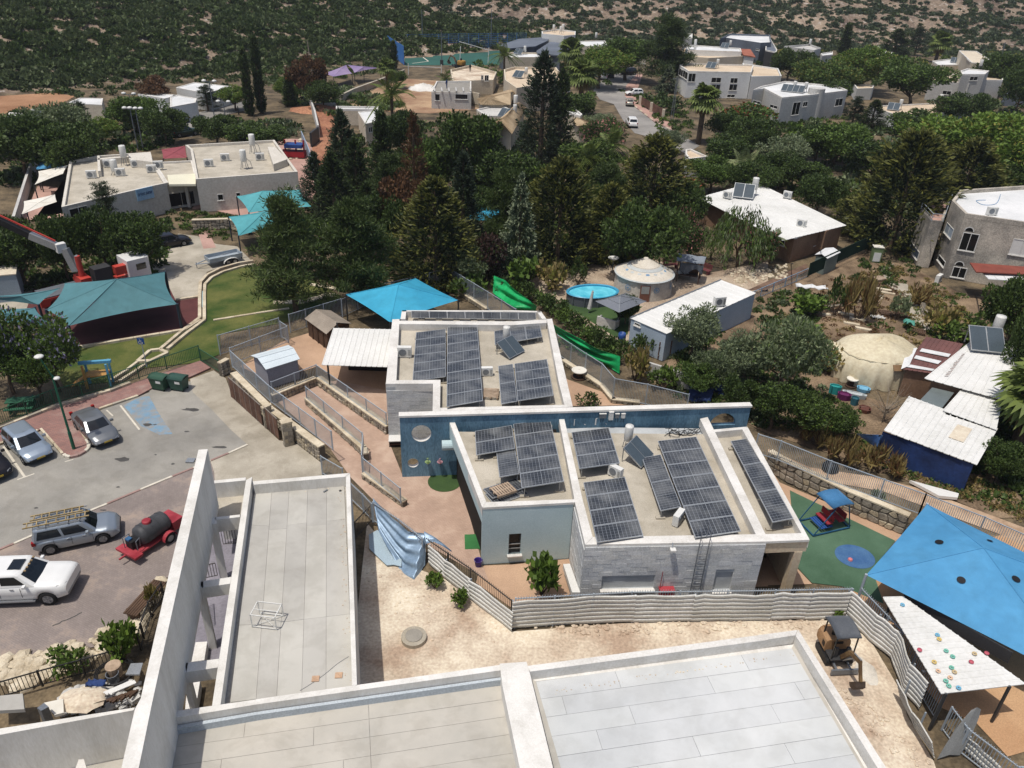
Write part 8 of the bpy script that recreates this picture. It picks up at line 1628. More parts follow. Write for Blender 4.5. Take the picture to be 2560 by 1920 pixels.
# lower left rubble yard
for s,z0,z1,mt,l,nm,ct in(('03 -60,1040 195,1015 210,1150 -60,1165',.9,1.1,m_roofg,'speckled grey mattress at the left frame edge','mattress','mattress'),('03 380,1095 545,1060 550,1180 470,1200',1.0,1.15,m_cream,'cream board beside the grey cabinet in the rubble yard','board','board'),('03 320,1140 380,1095 420,1130 355,1165',.3,1.7,m_grey,'grey metal cabinet standing in the rubble yard','metal_cabinet','cabinet'),('03 1130,755 1235,750 1205,850 1085,850',.9,.98,m_alum,'pale metal table top by the dark railing','table_top','table'),('03 1090,1050 1180,985 1215,1040 1140,1090',.8,1.0,m_hg,'broken pale slab against the slanted wall','slab','slab')):solo(nm,l,ct,MB().prism(xy(marks(s,z1)),z0,z1),mt,marks(s,z0)[0])
for k in range(7):solo('white_batten','white batten in the stack in the rubble yard','batten',MB().bar(G('03',895+12*k,1010+8*(k%3),1.0+.05*k),G('03',1140+6*k,905+8*(k%4),1.05+.05*k),.08,.05),m_white,G('03',900,1000,1),group='white battens stacked in the rubble yard')
for k in range(9):solo('brown_log','brown broken board in the pile under the white battens','board',MB().bar(G('03',920+25*k,1080-8*k+15*(k%3),1.0+.03*k),G('03',990+25*k,1050-8*k,1.05),.1),m_wd,G('03',920,1080,1),group='brown boards in the rubble yard')
solo('tarpaulin','blue tarpaulin heap beside the white battens','tarpaulin',MB().grid([[G('03',735,960,1.0)+V(.8*i/6,.35*j/4,.15*abs(math.sin(i*1.4+j*2)))for j in range(5)]for i in range(7)]).thick(.03),m_bt,G('03',800,960,1),smooth=True);T=Thing('hose_coil','black hose coil round a wooden drum by the dark railing','hose',G('03',1000,850,.5));T.add('hose',MB().path([V((.75+.06*(i//24))*math.cos(6.283*i/24),(.65+.05*(i//24))*math.sin(6.283*i/24),.1+.03*(i//24))for i in range(72)],.03,5),m_black);T.add('drum',MB().lathe([(.3,0),(.34,.6),(.3,.62),(0,.62)],n=14,cap=False),M('pallet_wood','#9a8570'));T.add('bucket',MB().lathe([(.22,0),(.28,.5),(.25,.5),(.2,.06)],(.1,-.35,0),14,cap=False),m_grey)
T=Thing('wooden_bench','weathered slatted bench lying by the dark railing','bench',G('03',1255,220,.35),1.35);[T.add('slat',MB().box((0,-.4+.13*k,.3),(2.4,.1,.05)),m_wd)for k in range(6)];[T.add('leg',MB().box((x,0,.0),(.1,.7,.6)),m_wd)for x in(-.9,.9)]
T=Thing('play_slide','blue and tan play frame by the green fence','play frame',G('02',870,10,.1),.25);[T.add('post',MB().bar((x,y,0),(x,y,1.9),.14),M('play_'+c,{'b':'#5a9ab8','o':'#b98b4e'}[c],.6))for x,y,c in((-.8,-.4,'o'),(-.8,.4,'b'),(.8,-.4,'b'),(.8,.4,'b'))];T.add('roof_beam',MB().box((0,0,1.95),(2.2,.25,.2)),M('play_b','#5a9ab8'));T.add('platform',MB().box((0,0,1.0),(1.6,.9,.1)),M('play_o','#b98b4e'));T.add('slide',MB().grid([[(-1.9+.2*i,y,.2+.8*i/6)for y in(-.35,.35)]for i in range(7)]).thick(.05),M('play_o','#b98b4e'))
T=Thing('picnic_table','dark green picnic table behind the green fence','table',G('02',200,215,.1),.25);[T.add('slat',MB().box((0,-.3+.2*k,.75),(1.8,.17,.05)),m_green)for k in range(4)];[T.add('bench',MB().box((0,y,.45),(1.8,.3,.06)),m_green)for y in(-.75,.75)];T.add('leg',MB().box((-.6,0,.36),(.1,1.4,.7)).box((.6,0,.36),(.1,1.4,.7)),m_green)
T=Thing('red_play_car','red and blue play house in the flat kindergarten yard','play frame',G('10',330,1360,0));T.add('base',MB().box((0,0,.6),(3.5,1.6,.8)),M('play_red','#93242c',.6));T.add('roof',MB().box((.2,0,1.8),(2.6,1.8,.5)),M('play_blue','#27457e',.6));[T.add('post',MB().bar((x,0,.5),(x,0,2.6),.2),M('play_red','#93242c'))for x in(-1.2,.4,1.6)]
def person(label,p,shirt,rz):
 me=bpy.data.meshes.new('body');vs=[(0,0,.95),(0,0,1.2),(0,0,1.42),(0,0,1.53),(0,.02,1.66),(.1,0,.9),(.12,.03,.5),(.12,0,.08),(.12,.12,.04),(-.1,0,.9),(-.12,-.06,.5),(-.12,-.1,.08),(-.12,.02,.04),(.2,0,1.4),(.27,.02,1.12),(.25,.15,.9),(-.2,0,1.4),(-.27,.02,1.12),(-.25,.15,.9)]
 es=[(0,1),(1,2),(2,3),(3,4),(0,5),(5,6),(6,7),(7,8),(0,9),(9,10),(10,11),(11,12),(2,13),(13,14),(14,15),(2,16),(16,17),(17,18)];rs=[.15,.14,.15,.06,.11,.1,.07,.05,.04,.1,.07,.05,.04,.07,.05,.04,.07,.05,.04]
 me.from_pydata(vs,es,[]);o=bpy.data.objects.new('person',me);COL.objects.link(o);o.location=p;o.rotation_euler=(0,0,rz);md_=o.modifiers.new('skin','SKIN');o.modifiers.new('sub','SUBSURF').render_levels=1
 for i,r in enumerate(rs):me.skin_vertices[0].data[i].radius=(r,r)
 me.skin_vertices[0].data[0].use_root=True;me.materials.append(shirt);return tag(o,label,'person')
person('person in dark clothes standing on the half built white house',G('10',1850,620,2.6),m_trim,.5);person('person in blue work clothes on the unfinished roof beams',G('10',1648,765,3.3),M('work_blue','#34466e',.9),1.0);person('person in dark clothes walking on the far left lane',G('00',2062,995,0),m_trim,2)
ST=Thing('storage_container','grey container with a pale roof at the left frame edge behind the crane','container',G('01',50,850,0),w=True);q=marks('01 -300,640 150,603 205,690 140,708 -300,745',2.6);q=marks('01 -300,640 150,603 138,706 -300,745',2.6)
ST.add('wall',MB().prism(xy(inset(q,.05)),0,2.5),M('container_grey','#8d9aa3',.7,var=.06));ST.add('roof',MB().prism(xy(q),2.5,2.6),m_hb)
solo('block_wall','grey concrete wall on the slope below the container','wall',strip(MB(),marks('21 1150,1590 1340,1650 1550,1720',0),.2,0,1.3),m_hg,G('21',1340,1650,0))
T=Thing('board_gate','weathered brown board door leaning at the container end','door',G('21',1310,1440,0),.35);[T.add('board',MB().box((-.5+.2*k,0,.8),(.18,.05,1.6)),m_rust)for k in range(6)];T.add('brace',MB().bar((-.6,-.04,.4),(.6,-.04,.4),.08,.04).bar((-.6,-.04,1.2),(.6,-.04,1.2),.08,.04),m_gfr)
# ================================================================== TREES, SHRUBS, HILLSIDE SCRUB
PH_=dict(broad_a=7,broad_b=6,broad_c=8,broad_d=7.5,olive_a=4.2,olive_b=3.8,gold_a=6,rust_a=6,jaca=6,olean=3.6,red_a=3.6,plum=4,conif_gold=10,conif_gold2=9,conif_dark=12,conif_dark2=11,conif_dead=10,cedar=9,column=9,pine_a=10,pine_b=11,pine_c=7.6,fan_palm=8,feather_palm=6.5,date_palm=2.6,fan_palm_big=5.5,weep=6.5,bush_a=1.2,bush_b=1.4,bush_dry=.9,bush_olive=1.1,bush_glossy=1.2,bush_straw=.7)
PW_=dict(broad_a=7.5,broad_b=8,broad_c=8,broad_d=6.5,olive_a=5,olive_b=5.2,gold_a=7.5,rust_a=6.5,jaca=7.5,olean=4.2,red_a=5,plum=4,conif_gold=8.5,conif_gold2=9,conif_dark=7,conif_dark2=6,conif_dead=5,cedar=6.5,column=1.3,pine_a=7,pine_b=9,pine_c=5,fan_palm=4,feather_palm=5,date_palm=5.5,fan_palm_big=5,weep=6,bush_a=1.8,bush_b=2.2,bush_dry=1.8,bush_olive=1.9,bush_glossy=1.6,bush_straw=1.7)
def plant(key,ub,vb,vt,wpx,label):
 """tree whose foot is at (ub,vb), top level with vt, crown wpx marks wide"""
 b=GV(ub,vb,0);y=b.y;r=ray(ub*1.1573,vt*1.1573);h=max(.4,CAM_H+r[2]/r[1]*y);d=math.hypot(y,CAM_H-h/2)
 w=wpx*1.1573/FPX*d;s=w/PW_[key]
 while key[:4]in('broa','gold','rust','oliv')and h<.68*w:vb+=3;b=GV(ub,vb,0);y=b.y;r=ray(ub*1.1573,vt*1.1573);h=CAM_H+r[2]/r[1]*y;w=wpx*1.1573/FPX*math.hypot(y,CAM_H-h/2);s=w/PW_[key]
 nm='palm_tree' if 'palm' in key else 'shrub' if 'bush' in key else 'conifer_tree' if key[:5]in('conif','cedar','colum')else 'pine_tree' if 'pine' in key else 'tree'
 if 'palm' in key:return inst(key,nm,label,'palm',b+V(0,0,h-PH_[key]*s),R_.uniform(0,6.28),s,1,'palm trees')
 b.z=max(0,hill_h(b.x,b.y))if y>165 else 0
 return inst(key,nm,label,nm.split('_')[0]if nm!='shrub' else 'shrub',b,R_.uniform(0,6.28),s,h/PH_[key]/s,{'palm_tree':'palm trees','shrub':'garden shrubs','conifer_tree':'conifers of the village','pine_tree':'pine trees','tree':'broadleaf trees'}[nm])
TREES='''
conif_dark 748 440 238 100|tall dark conifer with a bare top left of the dead brown conifer
conif_dark2 728 500 330 105|dark conifer at the left edge of the central grove
column 828 400 245 40|narrow dark cypress in front of the bright white roof
conif_dead 898 490 246 85|dead brown conifer in the central grove
rust_a 878 545 375 115|brown withered tree below the dead conifer
conif_dark 1166 350 112 120|tallest dark conifer in the centre with twin tops
conif_dark2 1205 350 150 80|right twin of the tallest dark conifer
conif_dark 690 480 330 90|dark conifer at the lawn side of the grove
conif_dark2 775 470 300 90|dark conifer behind the leftmost pair
pine_b 850 480 330 120|dark pine in the left half of the grove
conif_dark 1000 540 330 110|dark conifer behind the left golden conifer
pine_b 1090 560 360 130|dark pine beside the blue green cedar
conif_dark2 1060 430 265 80|dark conifer under the building site
broad_d 1270 420 300 130|dark glossy tree below the tiled house
pine_b 1300 500 350 130|dark pine between the golden conifers
conif_gold2 1310 560 400 140|low golden tipped conifer right of the middle one
broad_b 1470 500 400 120|dark tree behind the oleanders
broad_b 1010 500 400 120|dark tree left of the turquoise sail
pine_c 930 420 290 80|dark pine behind the withered tree
broad_d 700 600 470 110|shaded tree between the lawn pines
broad_b 1760 470 380 110|dark tree at the bungalow end
broad_b 1620 420 350 120|dark leafy tree behind the date palm
broad_d 1560 350 290 110|dark tree below the fan palm
broad_b 1980 420 320 150|dark tree between the golden conifers on the right
broad_d 1880 400 300 120|leafy tree above the huge golden conifer
broad_b 1760 330 270 110|dark tree beside the round tree
broad_d 590 330 270 90|dark tree beside the kindergarten boundary
conif_gold 1400 490 292 190|golden tipped conifer below the street
conif_gold 942 615 388 195|golden tipped conifer left of the turquoise sail
conif_gold2 1203 575 345 190|golden tipped conifer in the middle of the grove
cedar 1118 600 375 95|blue green cedar left of the yurt garden hedge
broad_b 1378 600 440 185|wide dark leafy tree directly behind the yurt
feather_palm 1308 410 285 120|feather palm behind the golden conifer, right one
feather_palm 1262 430 310 110|feather palm behind the golden conifer, left one
pine_a 640 675 400 190|tall Aleppo pine on the lawn by the playground
pine_b 775 650 425 185|dark pine right of the lawn pine
broad_d 1002 450 232 150|glossy green tree below the building site
feather_palm 850 310 175 115|feather palm standing before the building site
broad_b 872 350 240 95|leafy tree under the palm by the white roof
broad_d 1085 470 320 140|dark leafy tree in the centre of the grove
broad_b 1040 440 330 120|shaded leafy tree left of the grove centre
broad_a 930 440 300 120|green tree beside the dead conifer
plum 1052 610 505 85|plum leaved dark tree near the turned fence
olive_b 1005 620 540 110|grey green shrub tree behind the blue sail fence
pine_c 965 560 440 90|dark little pine beside the golden conifer
broad_b 1290 545 400 120|dark tree between the two golden conifers
broad_d 1160 480 350 100|green tree just below the tallest conifer
bush_glossy 1130 620 560 80|light green lemon bush near the green tarpaulin
bush_dry 1187 625 565 85|brownish bush in the yurt yard
bush_b 1247 615 555 45|round dark bush in the yurt yard
broad_b 830 560 420 120|dark tree behind the lawn pines
conif_dark2 800 530 395 90|dark conifer between lawn pine and golden conifer
weep 1592 575 430 130|weeping tree in front of the bungalow roof
weep 1535 560 480 80|smaller weeping tree left of the bungalow
olean 1483 560 480 75|pink oleander left of the weeping trees
olean 1628 580 490 80|pink oleander right of the weeping tree
olean 1470 520 440 65|pink oleander behind the left weeping tree
feather_palm 1662 570 500 60|small palm at the bungalow window
date_palm 1598 405 330 120|grey spiky date palm before the grove
red_a 1470 430 385 120|reddish shrub tree left of the date palm
broad_a 1530 410 340 110|green tree behind the small walled house
broad_b 1680 400 330 110|dark tree above the bungalow roof
broad_d 1745 420 350 90|green tree right behind the bungalow
conif_gold2 1925 530 285 235|huge golden tipped conifer on the right
conif_gold 2065 470 300 190|second golden conifer right of the huge one
conif_gold2 1845 500 420 130|low golden conifer beside the bungalow end
broad_c 2110 400 240 240|large bright green tree at the right edge
broad_c 2010 350 250 150|bright green tree left of the largest bright one
broad_b 2180 460 350 150|dark tree behind the weathered grey house
broad_d 1960 330 235 130|leafy tree below the low white house
broad_a 1805 350 265 130|round tree in front of the grey tower house
olive_a 1690 360 295 110|grey olive tree left of the tower house foot
conif_dark2 1880 275 215 60|left one of the two pointed trees by the low white house
pine_c 1840 270 205 60|right pointed tree beside the tower house
broad_b 2090 260 200 90|tree before the grey stepped house
broad_d 2040 265 205 90|leafy tree between the low house and stepped house
broad_b 2190 250 150 90|dark tree on the right edge above the carport
pine_b 1430 190 28 130|tall broad pine beside the street
gold_a 1765 175 128 120|yellow green round tree in the far village
gold_a 1835 185 148 70|smaller yellow green tree in the far village
broad_c 1858 170 100 125|bright green round tree in the far village
broad_a 1955 195 125 140|green tree right of the bright round one
broad_b 1700 150 105 90|dark tree below the pergola house
conif_dark2 1928 125 62 70|dark conifer in front of the dry terrace, left one
pine_c 1975 120 52 50|dark conifer in front of the dry terrace, right one
fan_palm 2020 135 70 55|fan palm on the far right skyline
column 1820 120 52 22|lone dark cypress below the dry terrace
broad_d 1785 215 165 90|blue green tree behind the tower house
broad_b 2150 165 115 110|far dark tree beside the beige sloping house
broad_c 1292 185 100 115|bright green round tree beside the street bend
broad_a 1350 135 78 120|green trees clump at the street end
fan_palm 1228 180 85 70|fan palm in front of the slate roofs
fan_palm 1252 250 130 85|fan palm with dry skirt left of the street
fan_palm 1508 310 185 85|tall fan palm right of the street hedge
feather_palm 1088 185 100 75|feather palm left of the white cubic house
feather_palm 962 205 160 55|small palm on the building site
fan_palm 838 200 128 50|fan palm beside the blue court cage
column 541 250 108 22|left one of the two tall cypresses on the lane
column 566 245 84 22|right one of the two tall cypresses on the lane
column 627 230 165 24|short cypress right of the two tall ones
column 851 150 90 16|thin cypress before the blue side board
broad_d 855 190 150 50|dark round tree under the court corner
red_a 1610 290 225 130|red flowering tree beside the grey tower house
broad_b 1620 330 255 120|dark tree below the red flowering one
broad_b 1560 300 245 80|dark shrub tree right of the fan palm
bush_b 1418 228 195 70|hedge tree by the street, left one
bush_b 1455 243 205 75|hedge tree by the street, right one
cedar 1440 200 140 50|grey green tree under the tall pine
olive_a 1288 300 245 75|grey tree leaning over the street edge
broad_d 1240 270 200 110|leafy tree over the narrow tiled house
olean 1300 330 250 100|pink flowering tree below the street
olive_a 1452 330 280 60|pale trunked tree at the street corner
broad_a 300 290 205 110|round green tree behind the flat kindergarten, left one
broad_b 360 310 235 100|dark green tree behind the flat kindergarten, right one
broad_c 225 305 255 80|light green tree left of the flat kindergarten lamps
rust_a 340 235 165 75|brown leaved tree by the white huts
pine_c 450 240 180 60|dark pine beside the long grey hut
pine_c 183 280 215 50|pine beside the pale sloping hut
olive_b 130 300 230 150|grey green tree at the far left
broad_b 60 360 250 190|big dark tree at the left frame edge
broad_b 150 370 270 170|big dark tree left of the flat kindergarten
olive_a 20 300 250 120|olive tree on the far left edge
broad_c 510 230 185 70|light green tree left of the tall cypresses
broad_b 470 305 250 90|dark shrub tree behind the right roof lamps
broad_d 540 300 262 90|dark bush tree at the lane end
broad_c 620 220 168 60|bright green tree behind the short cypress
rust_a 670 230 120 80|dark brown tree beside the bare trunk
broad_b 700 235 175 80|dark tree before the lilac sails
pine_c 245 520 390 100|dark pine in front of the flat kindergarten sign
broad_b 235 590 455 130|leafy tree in front of the flat kindergarten
broad_d 320 590 460 120|leafy tree beside the left driveway
broad_b 150 610 470 110|shaded tree right of the crane boom
broad_d 60 620 490 130|dark tree behind the crane truck
broad_b 10 560 470 110|dark tree at the left edge above the crane
jaca 130 845 690 150|purple flowering jacaranda by the parking lot
jaca 30 850 670 160|purple flowering jacaranda cut by the left edge
broad_a 90 870 750 120|shaded tree under the jacarandas
olive_a 1490 775 665 120|olive tree at the end of the white container
olive_a 1590 830 730 130|olive tree in the middle of the slope
olive_b 1680 850 690 170|large olive tree left of the dome tent
olive_b 1530 840 760 100|olive shrub above the blue tarpaulins
broad_a 1500 860 790 90|green shrub tree behind the blue wall arch
broad_d 1660 930 830 110|glossy shrub in the hedge behind the blue wall, left one
broad_d 1730 945 850 110|glossy shrub in the hedge behind the blue wall, middle one
broad_d 1810 950 880 90|glossy shrub in the hedge behind the blue wall, right one
broad_b 1590 900 820 90|dark shrub at the blue wall end
bush_b 1385 770 720 60|dark bush before the container end
bush_dry 1370 820 750 70|brown green bush at the ivy hedge end
bush_a 1430 840 790 70|bush behind the rear roof side yard
bush_olive 1938 690 640 50|grey lavender bush by the garden path
bush_glossy 1740 680 635 75|leafy vine bush under the white tarp
bush_b 1800 680 595 55|dark bush at the green mesh fence
bush_straw 1850 690 600 85|tall dry grass clump at the garden top
bush_straw 1980 655 620 80|dry grass below the weathered turret
bush_dry 2020 720 660 90|dry bush on the upper garden terrace
bush_a 2060 740 690 90|green bush on the upper garden terrace
broad_b 2170 760 600 150|dark green tree below the rusty porch
broad_b 2190 850 680 110|dark tree right of the standing tank
bush_glossy 1745 730 700 60|small fig bush among the garden stones
bush_b 1925 795 765 65|dark bush beside the teal cloth
bush_dry 1710 790 730 90|brown twiggy bush left of the dome tent
bush_dry 1780 800 745 90|brown twiggy bush behind the dome tent porch
fan_palm_big 2195 960 790 190|large fan palm at the right edge
broad_b 2150 1040 960 110|dark shrub mass below the fan palm
bush_straw 1820 1000 950 90|dry grass clump outside the rubble wall, left one
bush_straw 1900 1020 975 110|dry grass clump below the blue sheet wall
bush_straw 1760 960 925 80|dry grass clump behind the right fence
bush_olive 1890 1090 1060 40|agave like plant on the rubble wall
bush_glossy 1168 1285 1205 80|leafy fig bush before the light blue wall
bush_glossy 940 1270 1240 40|small green weed below the blue cloth
bush_glossy 993 1310 1275 40|green bush in the sandy dirt
bush_b 1268 880 850 65|green bush in the side yard behind the blue wall
bush_glossy 270 1425 1350 75|leafy bush beside the slanted wall railing
bush_a 150 1450 1405 90|low green bush on the limestone edge
bush_dry 335 1310 1265 35|thorny bush beside the slatted bench
bush_glossy 1805 1340 1318 25|small plant at the corrugated corner
broad_b 1350 700 640 60|shrub behind the parasol
bush_a 1010 640 590 90|green shrub left of the turned fence
'''
for ln in TREES.strip().split('\n'):
 a,l=ln.split('|');k,*q=a.split();plant(k,*map(float,q),l)
T=Thing('bare_tree','bare pale leaning trunk beside the brown tree','tree',G('10',495,720,0));T.add('trunk',MB().tube((0,0,0),(-.5,0,9),.25,.08,7).tube((-.3,0,6),(-2,0,7.4),.08,.03,5).tube((-.2,0,4.5),(1,0,6),.07,.03,5),m_barkl)
r=rng(77);T=Thing('bare_tree','thin bare sapling beside the white shed roof','tree',G('32',985,330,0));mb=MB().tube((0,0,0),(0,0,1.2),.07,.05,6)
for i in range(26):a,z=r.uniform(0,6.28),r.uniform(.6,1.6);e=V(1.3*math.cos(a),1.3*math.sin(a),z+r.uniform(.6,1.6));mb.tube((0,0,min(z,1.15)),e,.03,.008,4);mb.tube(lerp(V(0,0,min(z,1.15)),e,.6),e+V(*r.normal(0,.4,3)),.012,.005,3)
T.add('trunk',mb,m_barkl)
# ivy hedge along the kindergarten fence
hl=[GV(u,v)for u,v in((1075,640),(1130,660),(1190,690),(1240,735),(1290,770),(1335,790))];k=0
for a,b in zip(hl[:-1],hl[1:]):
 for i in range(3):
  p=lerp(a,b,i/3)+V(.7,.8,0)+V(R_.uniform(-.3,.3),R_.uniform(-.3,.3),0);inst(('bush_b','bush_a','bush_b')[i],'ivy_hedge_plant','ivy covered hedge plant along the fence between kindergarten and yurt yard','hedge',p,k,1.25,1.0,'ivy hedge along the fence');k+=1
def scatter_mesh(name,P,S_,mats,per,L,W_,seed,flat=.62):
 """many low shrubs as one body of leaves"""
 g=rng(seed);n=len(P);c=np.repeat(P,per,0);s=np.repeat(S_,per)[:,None];d=unit(g.normal(0,1,(n*per,3)));d[:,2]=np.abs(d[:,2])
 p=c+d*s*g.uniform(.55,1,(n*per,1))*np.array([1,1,flat]);return quad_mesh(name,leaf_quads(g,p,d+np.array([0,0,.4]),L*s,W_*s),mats,np.repeat(g.integers(0,len(mats),n),per)if len(mats)>1 else None)
def in_poly(x,y,p):
 c=False
 for i in range(len(p)):
  a,b=p[i],p[i-1]
  if(a[1]>y)!=(b[1]>y)and x<(b[0]-a[0])*(y-a[1])/(b[1]-a[1])+a[0]:c=not c
 return c
def fill(name,s,n,size,mats,per=46,seed=1):
 p=xy(gvp(s,0));g=rng(seed);x0,x1,y0,y1=min(q[0]for q in p),max(q[0]for q in p),min(q[1]for q in p),max(q[1]for q in p);P=[]
 while len(P)<n:
  x,y=g.uniform(x0,x1),g.uniform(y0,y1)
  if in_poly(x,y,p):P.append((x,y,0))
 o=link(name,scatter_mesh(name,np.array(P),g.uniform(.5,1,n)*size,mats,per,.5,.3,seed));o['kind']='stuff'
UG='undergrowth'
fill(UG,'690,340 820,260 1000,260 1180,280 1300,320 1480,400 1500,520 1450,560 1240,580 1080,600 900,590 850,560 700,470',620,1.5,[f_dark,f_mid,f_conif],seed=2)
fill(UG,'1490,330 1640,300 1850,320 2020,280 2230,300 2230,470 2000,480 1850,470 1640,390 1500,400',420,1.6,[f_dark,f_mid,f_olive],seed=3)
fill(UG,'1560,230 1680,260 1900,250 2230,220 2230,290 1900,310 1640,300',260,1.7,[f_dark,f_bright,f_olive],seed=4);fill(UG,'1480,110 1700,110 2000,120 2230,110 2230,160 1900,190 1700,170 1640,140',220,2.0,[f_dark,f_mid,f_yel],seed=14)
fill(UG,'-20,240 180,230 300,250 480,260 640,270 640,300 380,300 330,330 120,330 60,400 -20,410',260,1.8,[f_dark,f_mid,f_olive],seed=5);fill(UG,'570,170 760,190 880,230 760,260 640,230',160,1.7,[f_dark,f_bright,f_rust]if 0 else[f_dark,f_mid,f_olive],seed=6)
fill(UG,'-20,480 180,470 360,470 370,590 200,610 -20,640',200,1.3,[f_dark,f_mid],seed=7);fill(UG,'1420,760 1560,740 1800,850 1840,940 1640,920 1560,890 1440,850',200,.8,[f_dark,f_mid,f_olive],seed=8)
fill(UG,'2080,860 2230,820 2230,1080 2140,1080 2080,1000',120,.9,[f_dark,f_mid],seed=9);fill(UG,'940,150 1120,120 1300,130 1320,200 1230,220 1080,200',90,1.5,[f_dark,f_mid,f_bright],seed=10)
fill(UG,'1660,700 1760,690 1790,740 1800,800 1700,830 1640,790',60,.7,[f_dark,f_mid,f_olive],seed=15);fill(UG,'1950,560 2000,600 1980,660 2080,690 2080,640 2010,600',40,.6,[f_mid,f_straw],seed=16);fill(UG,'1840,560 1960,550 1990,590 1900,640 1840,640',70,.7,[f_straw,f_mid,f_dark],seed=17)
fill(UG,'300,440 520,470 560,490 480,520 400,500 360,450',60,.8,[f_dark,f_mid],seed=18);fill(UG,'640,110 830,120 850,150 740,170 560,160',120,1.8,[f_hill,f_dark,f_mid],seed=19);fill(UG,'1330,190 1480,230 1500,300 1430,290 1400,240',90,1.1,[f_dark,f_mid,f_bright],seed=20);fill(UG,'0,130 640,130 700,180 480,190 300,200 150,215 0,195',260,1.6,[f_hill,f_dark],seed=22)
fill(UG,'640,560 860,560 1000,600 1060,620 1000,640 860,620 700,640',90,.9,[f_dark,f_mid],seed=23)
fill(UG,'1195,728 1262,752 1330,782 1335,800 1262,775 1195,745',26,.55,[f_dark,f_mid,f_bright],seed=24);fill(UG,'1070,625 1120,640 1165,665 1165,680 1110,660 1070,645',14,.5,[f_dark,f_mid],seed=25)
fill(UG,'1630,650 1740,620 1800,650 1760,700 1680,730 1640,700',90,.7,[f_dark,f_mid,f_olive],seed=26);fill(UG,'1880,700 2000,700 2070,770 2010,800 1900,740',50,.6,[f_mid,f_straw,f_dark],seed=27);fill(UG,'1430,730 1500,700 1560,720 1620,760 1600,860 1480,830',90,.7,[f_dark,f_mid],seed=28);fill(UG,'2060,700 2212,640 2230,760 2100,800',60,.9,[f_dark,f_mid],seed=29)
fill('dry_grass','1620,920 1760,940 1990,1050 2230,1130 2230,1080 1990,1000 1780,900',320,.5,[f_straw,f_straw,f_mid],per=26,seed=11);fill('dry_grass','1800,600 1900,590 1960,640 1930,700 1860,740 1700,770 1640,700 1740,660',260,.45,[f_straw,f_brown],per=26,seed=12);fill('dry_grass','1960,620 2080,660 2170,790 2040,760 1940,680',160,.5,[f_straw,f_yel,f_mid],per=26,seed=13)
# hillside scrub: the nearest bushes one by one, the rest as one mass
g=rng(9);near,far=[],[];tries=0
while tries<95000:
 tries+=1;y=g.uniform(158,400);x=g.uniform(-.72*y-8,.74*y+8);h=hill_h(x,y)
 if h<.15 and y<285:continue
 q=RM.T@np.array([x,y,h-CAM_H]);py=960+FPX*q[1]/q[2];px=1280+FPX*q[0]/q[2]
 if py<-60 or py>330:continue
 left=h>.23*(y-305)+.5 and x<20
 dn=.5*fbm(x*.045,y*.045)+.5*fbm(x*.2,y*.2)if left else .3*fbm(x*.04,y*.04)+.3*fbm(x*.3,y*.3)+.4*g.random();den=(.8+.4*max(0,(py-60)/200))if left else .5
 if dn>den*1.02 or g.random()<.5:continue
 (near if left else far).append((x,y,h,g.uniform(.5,1.4)**1.5*(1.3 if left else 1.25)))
near.sort(key=lambda p:p[1])
sm=[quad_mesh('scrub',leaf_quads(rng(s),(lambda d:d*rng(s+50).uniform(.6,1,(150,1))*np.array([1,1,.62]))(np.abs(unit(rng(s).normal(0,1,(150,3))))*np.where(rng(s+9).random((150,3))<.5,-1,1)*np.array([1,1,0])+np.abs(unit(rng(s).normal(0,1,(150,3))))*np.array([0,0,1])),unit(rng(s).normal(0,1,(150,3)))+np.array([0,0,.4]),.55,.34),[f_hill])for s in(1,2,3,4)]
for i,(x,y,h,s)in enumerate(near[:280]):
 o=link('hill_shrub',sm[i%4],None,(x,y,h-.15));o.rotation_euler=(0,0,i);o.scale=(s*1.1,s*1.1,s);tag(o,'dark green scrub bush low on the rocky left hillside','shrub','scrub bushes on the hillside')
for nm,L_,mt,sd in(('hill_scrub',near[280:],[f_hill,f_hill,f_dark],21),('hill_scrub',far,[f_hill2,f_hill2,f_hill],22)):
 A=np.array(L_);o=link(nm,scatter_mesh(nm,A[:,:3]-np.array([0,0,.15]),A[:,3],mt,70,.6,.4,sd));o['kind']='stuff'
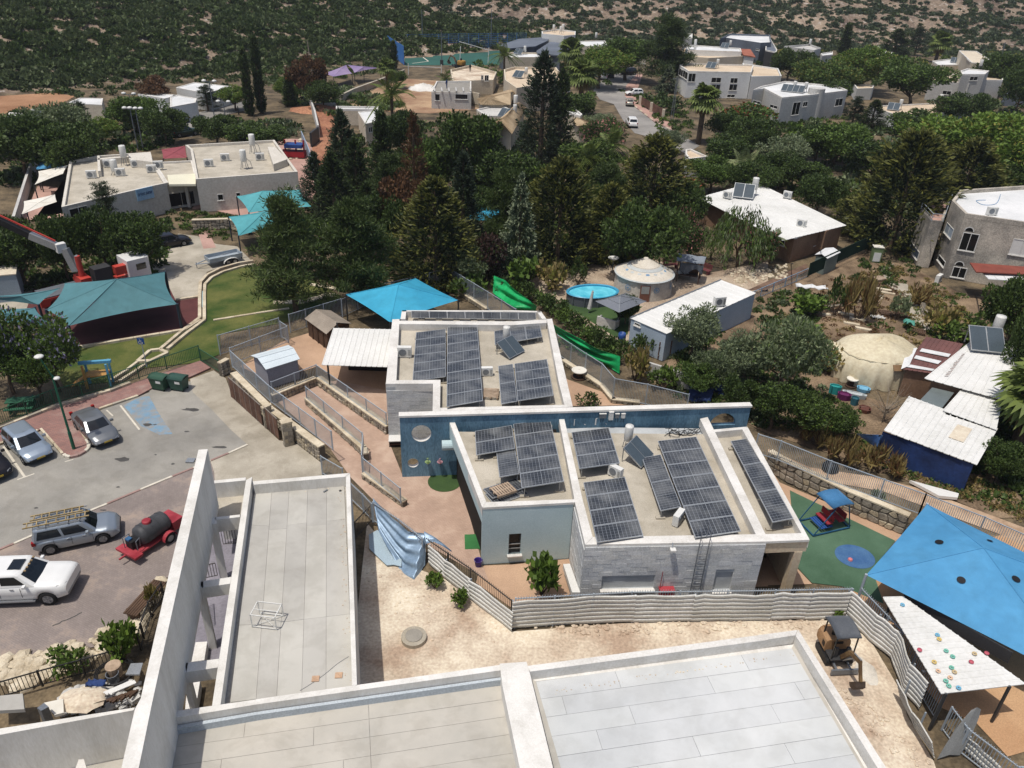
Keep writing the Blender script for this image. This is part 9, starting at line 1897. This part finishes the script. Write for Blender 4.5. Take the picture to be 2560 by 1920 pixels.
# loose stones
def stones(name,s,n,size,mat,seed,z0=0):
 p=xy(gvp(s,z0));g=rng(seed);mb=MB();x0,x1,y0,y1=min(q[0]for q in p),max(q[0]for q in p),min(q[1]for q in p),max(q[1]for q in p);k=0
 while k<n:
  x,y=g.uniform(x0,x1),g.uniform(y0,y1)
  if not in_poly(x,y,p):continue
  k+=1;r_=size*g.uniform(.3,1)**1.6;m_=5;a0=g.uniform(0,6)
  rg=[[(x+r_*w*math.cos(a0+6.283*i/m_)*g.uniform(.75,1.2),y+r_*w*math.sin(a0+6.283*i/m_)*g.uniform(.75,1.2),z0+z*r_)for i in range(m_)]for z,w in((-.1,1),(.45,.95),(.7,.5))]
  for q in rg:q.append(q[0])
  mb.grid(rg);mb.poly(rg[2][:-1])
 o=struct(name,mb,mat,kind='stuff')
stones('rubble','1110,1330 1300,1345 1640,1325 1840,1320 1840,1350 1500,1370 1300,1375 1100,1350',260,.16,m_sand,31);stones('rubble','790,1220 900,1240 1100,1350 1060,1400 860,1380 800,1300',140,.09,m_sand,32);stones('rubble','1700,1450 1860,1500 2010,1650 1960,1659 1800,1500',120,.13,m_sand,33)
stones('rocks','1160,620 1240,600 1330,640 1240,640 1180,640',60,.3,m_lime,34);stones('rocks','1570,590 1700,570 1700,600 1600,620',160,.28,m_lime,35);stones('rocks','0,1430 160,1385 290,1345 340,1250 355,1260 300,1370 170,1440 20,1500',200,.42,m_lime,36);stones('rocks','610,315 650,300 665,340 625,350',40,.5,m_lime,37);stones('rubble','130,1490 300,1470 310,1530 120,1545',150,.25,m_hg,38)
# grit and litter on the near roofs
stones('roof_grit','350,1560 560,1532 900,1486 1085,1462 1088,1475 900,1500 560,1550 352,1585',160,.05,m_sand,41,3.28);stones('roof_grit','1190,1490 1500,1440 1740,1405 1745,1412 1500,1452 1190,1502',90,.04,m_sand,42,3.5);stones('roof_grit','550,1050 745,1035 760,1470 745,1470 730,1060 552,1068',110,.04,m_sand,43,3.37)
for i,(u,v,z,l)in enumerate(((340,1565,3.3,'roof drain beside the slanted wall'),(1085,1480,3.3,'roof drain by the ridge beam'),(1995,1450,3.52,'small dark roof drain at the far corner of the white roof'),(735,1060,3.38,'small dark roof drain on the far end of the grey roof'))):p=GV(u,v,z);solo('roof_drain',l,'drain',MB().lathe([(.07,-.01),(.07,.02),(.05,.03),(0,.03)],p,12,cap=False),m_dframe,p,group='roof drains')
# summer haze over the whole valley
hz=MB().box((30,330,45),(1000,800,94));ho=link('haze',mesh_of('haze',hz,[]),None);ho['kind']='stuff'
hm=bpy.data.materials.new('haze');hm.use_nodes=True;hn=hm.node_tree;hn.nodes.remove(hn.nodes['Principled BSDF']);pv=_n(hn,'VolumePrincipled');pv.inputs['Density'].default_value=.00016;pv.inputs['Color'].default_value=(.86,.92,1,1);pv.inputs['Anisotropy'].default_value=.2
hn.links.new(pv.outputs[0],hn.nodes['Material Output'].inputs['Volume']);ho.data.materials.append(hm)
S.cycles.volume_bounces=0
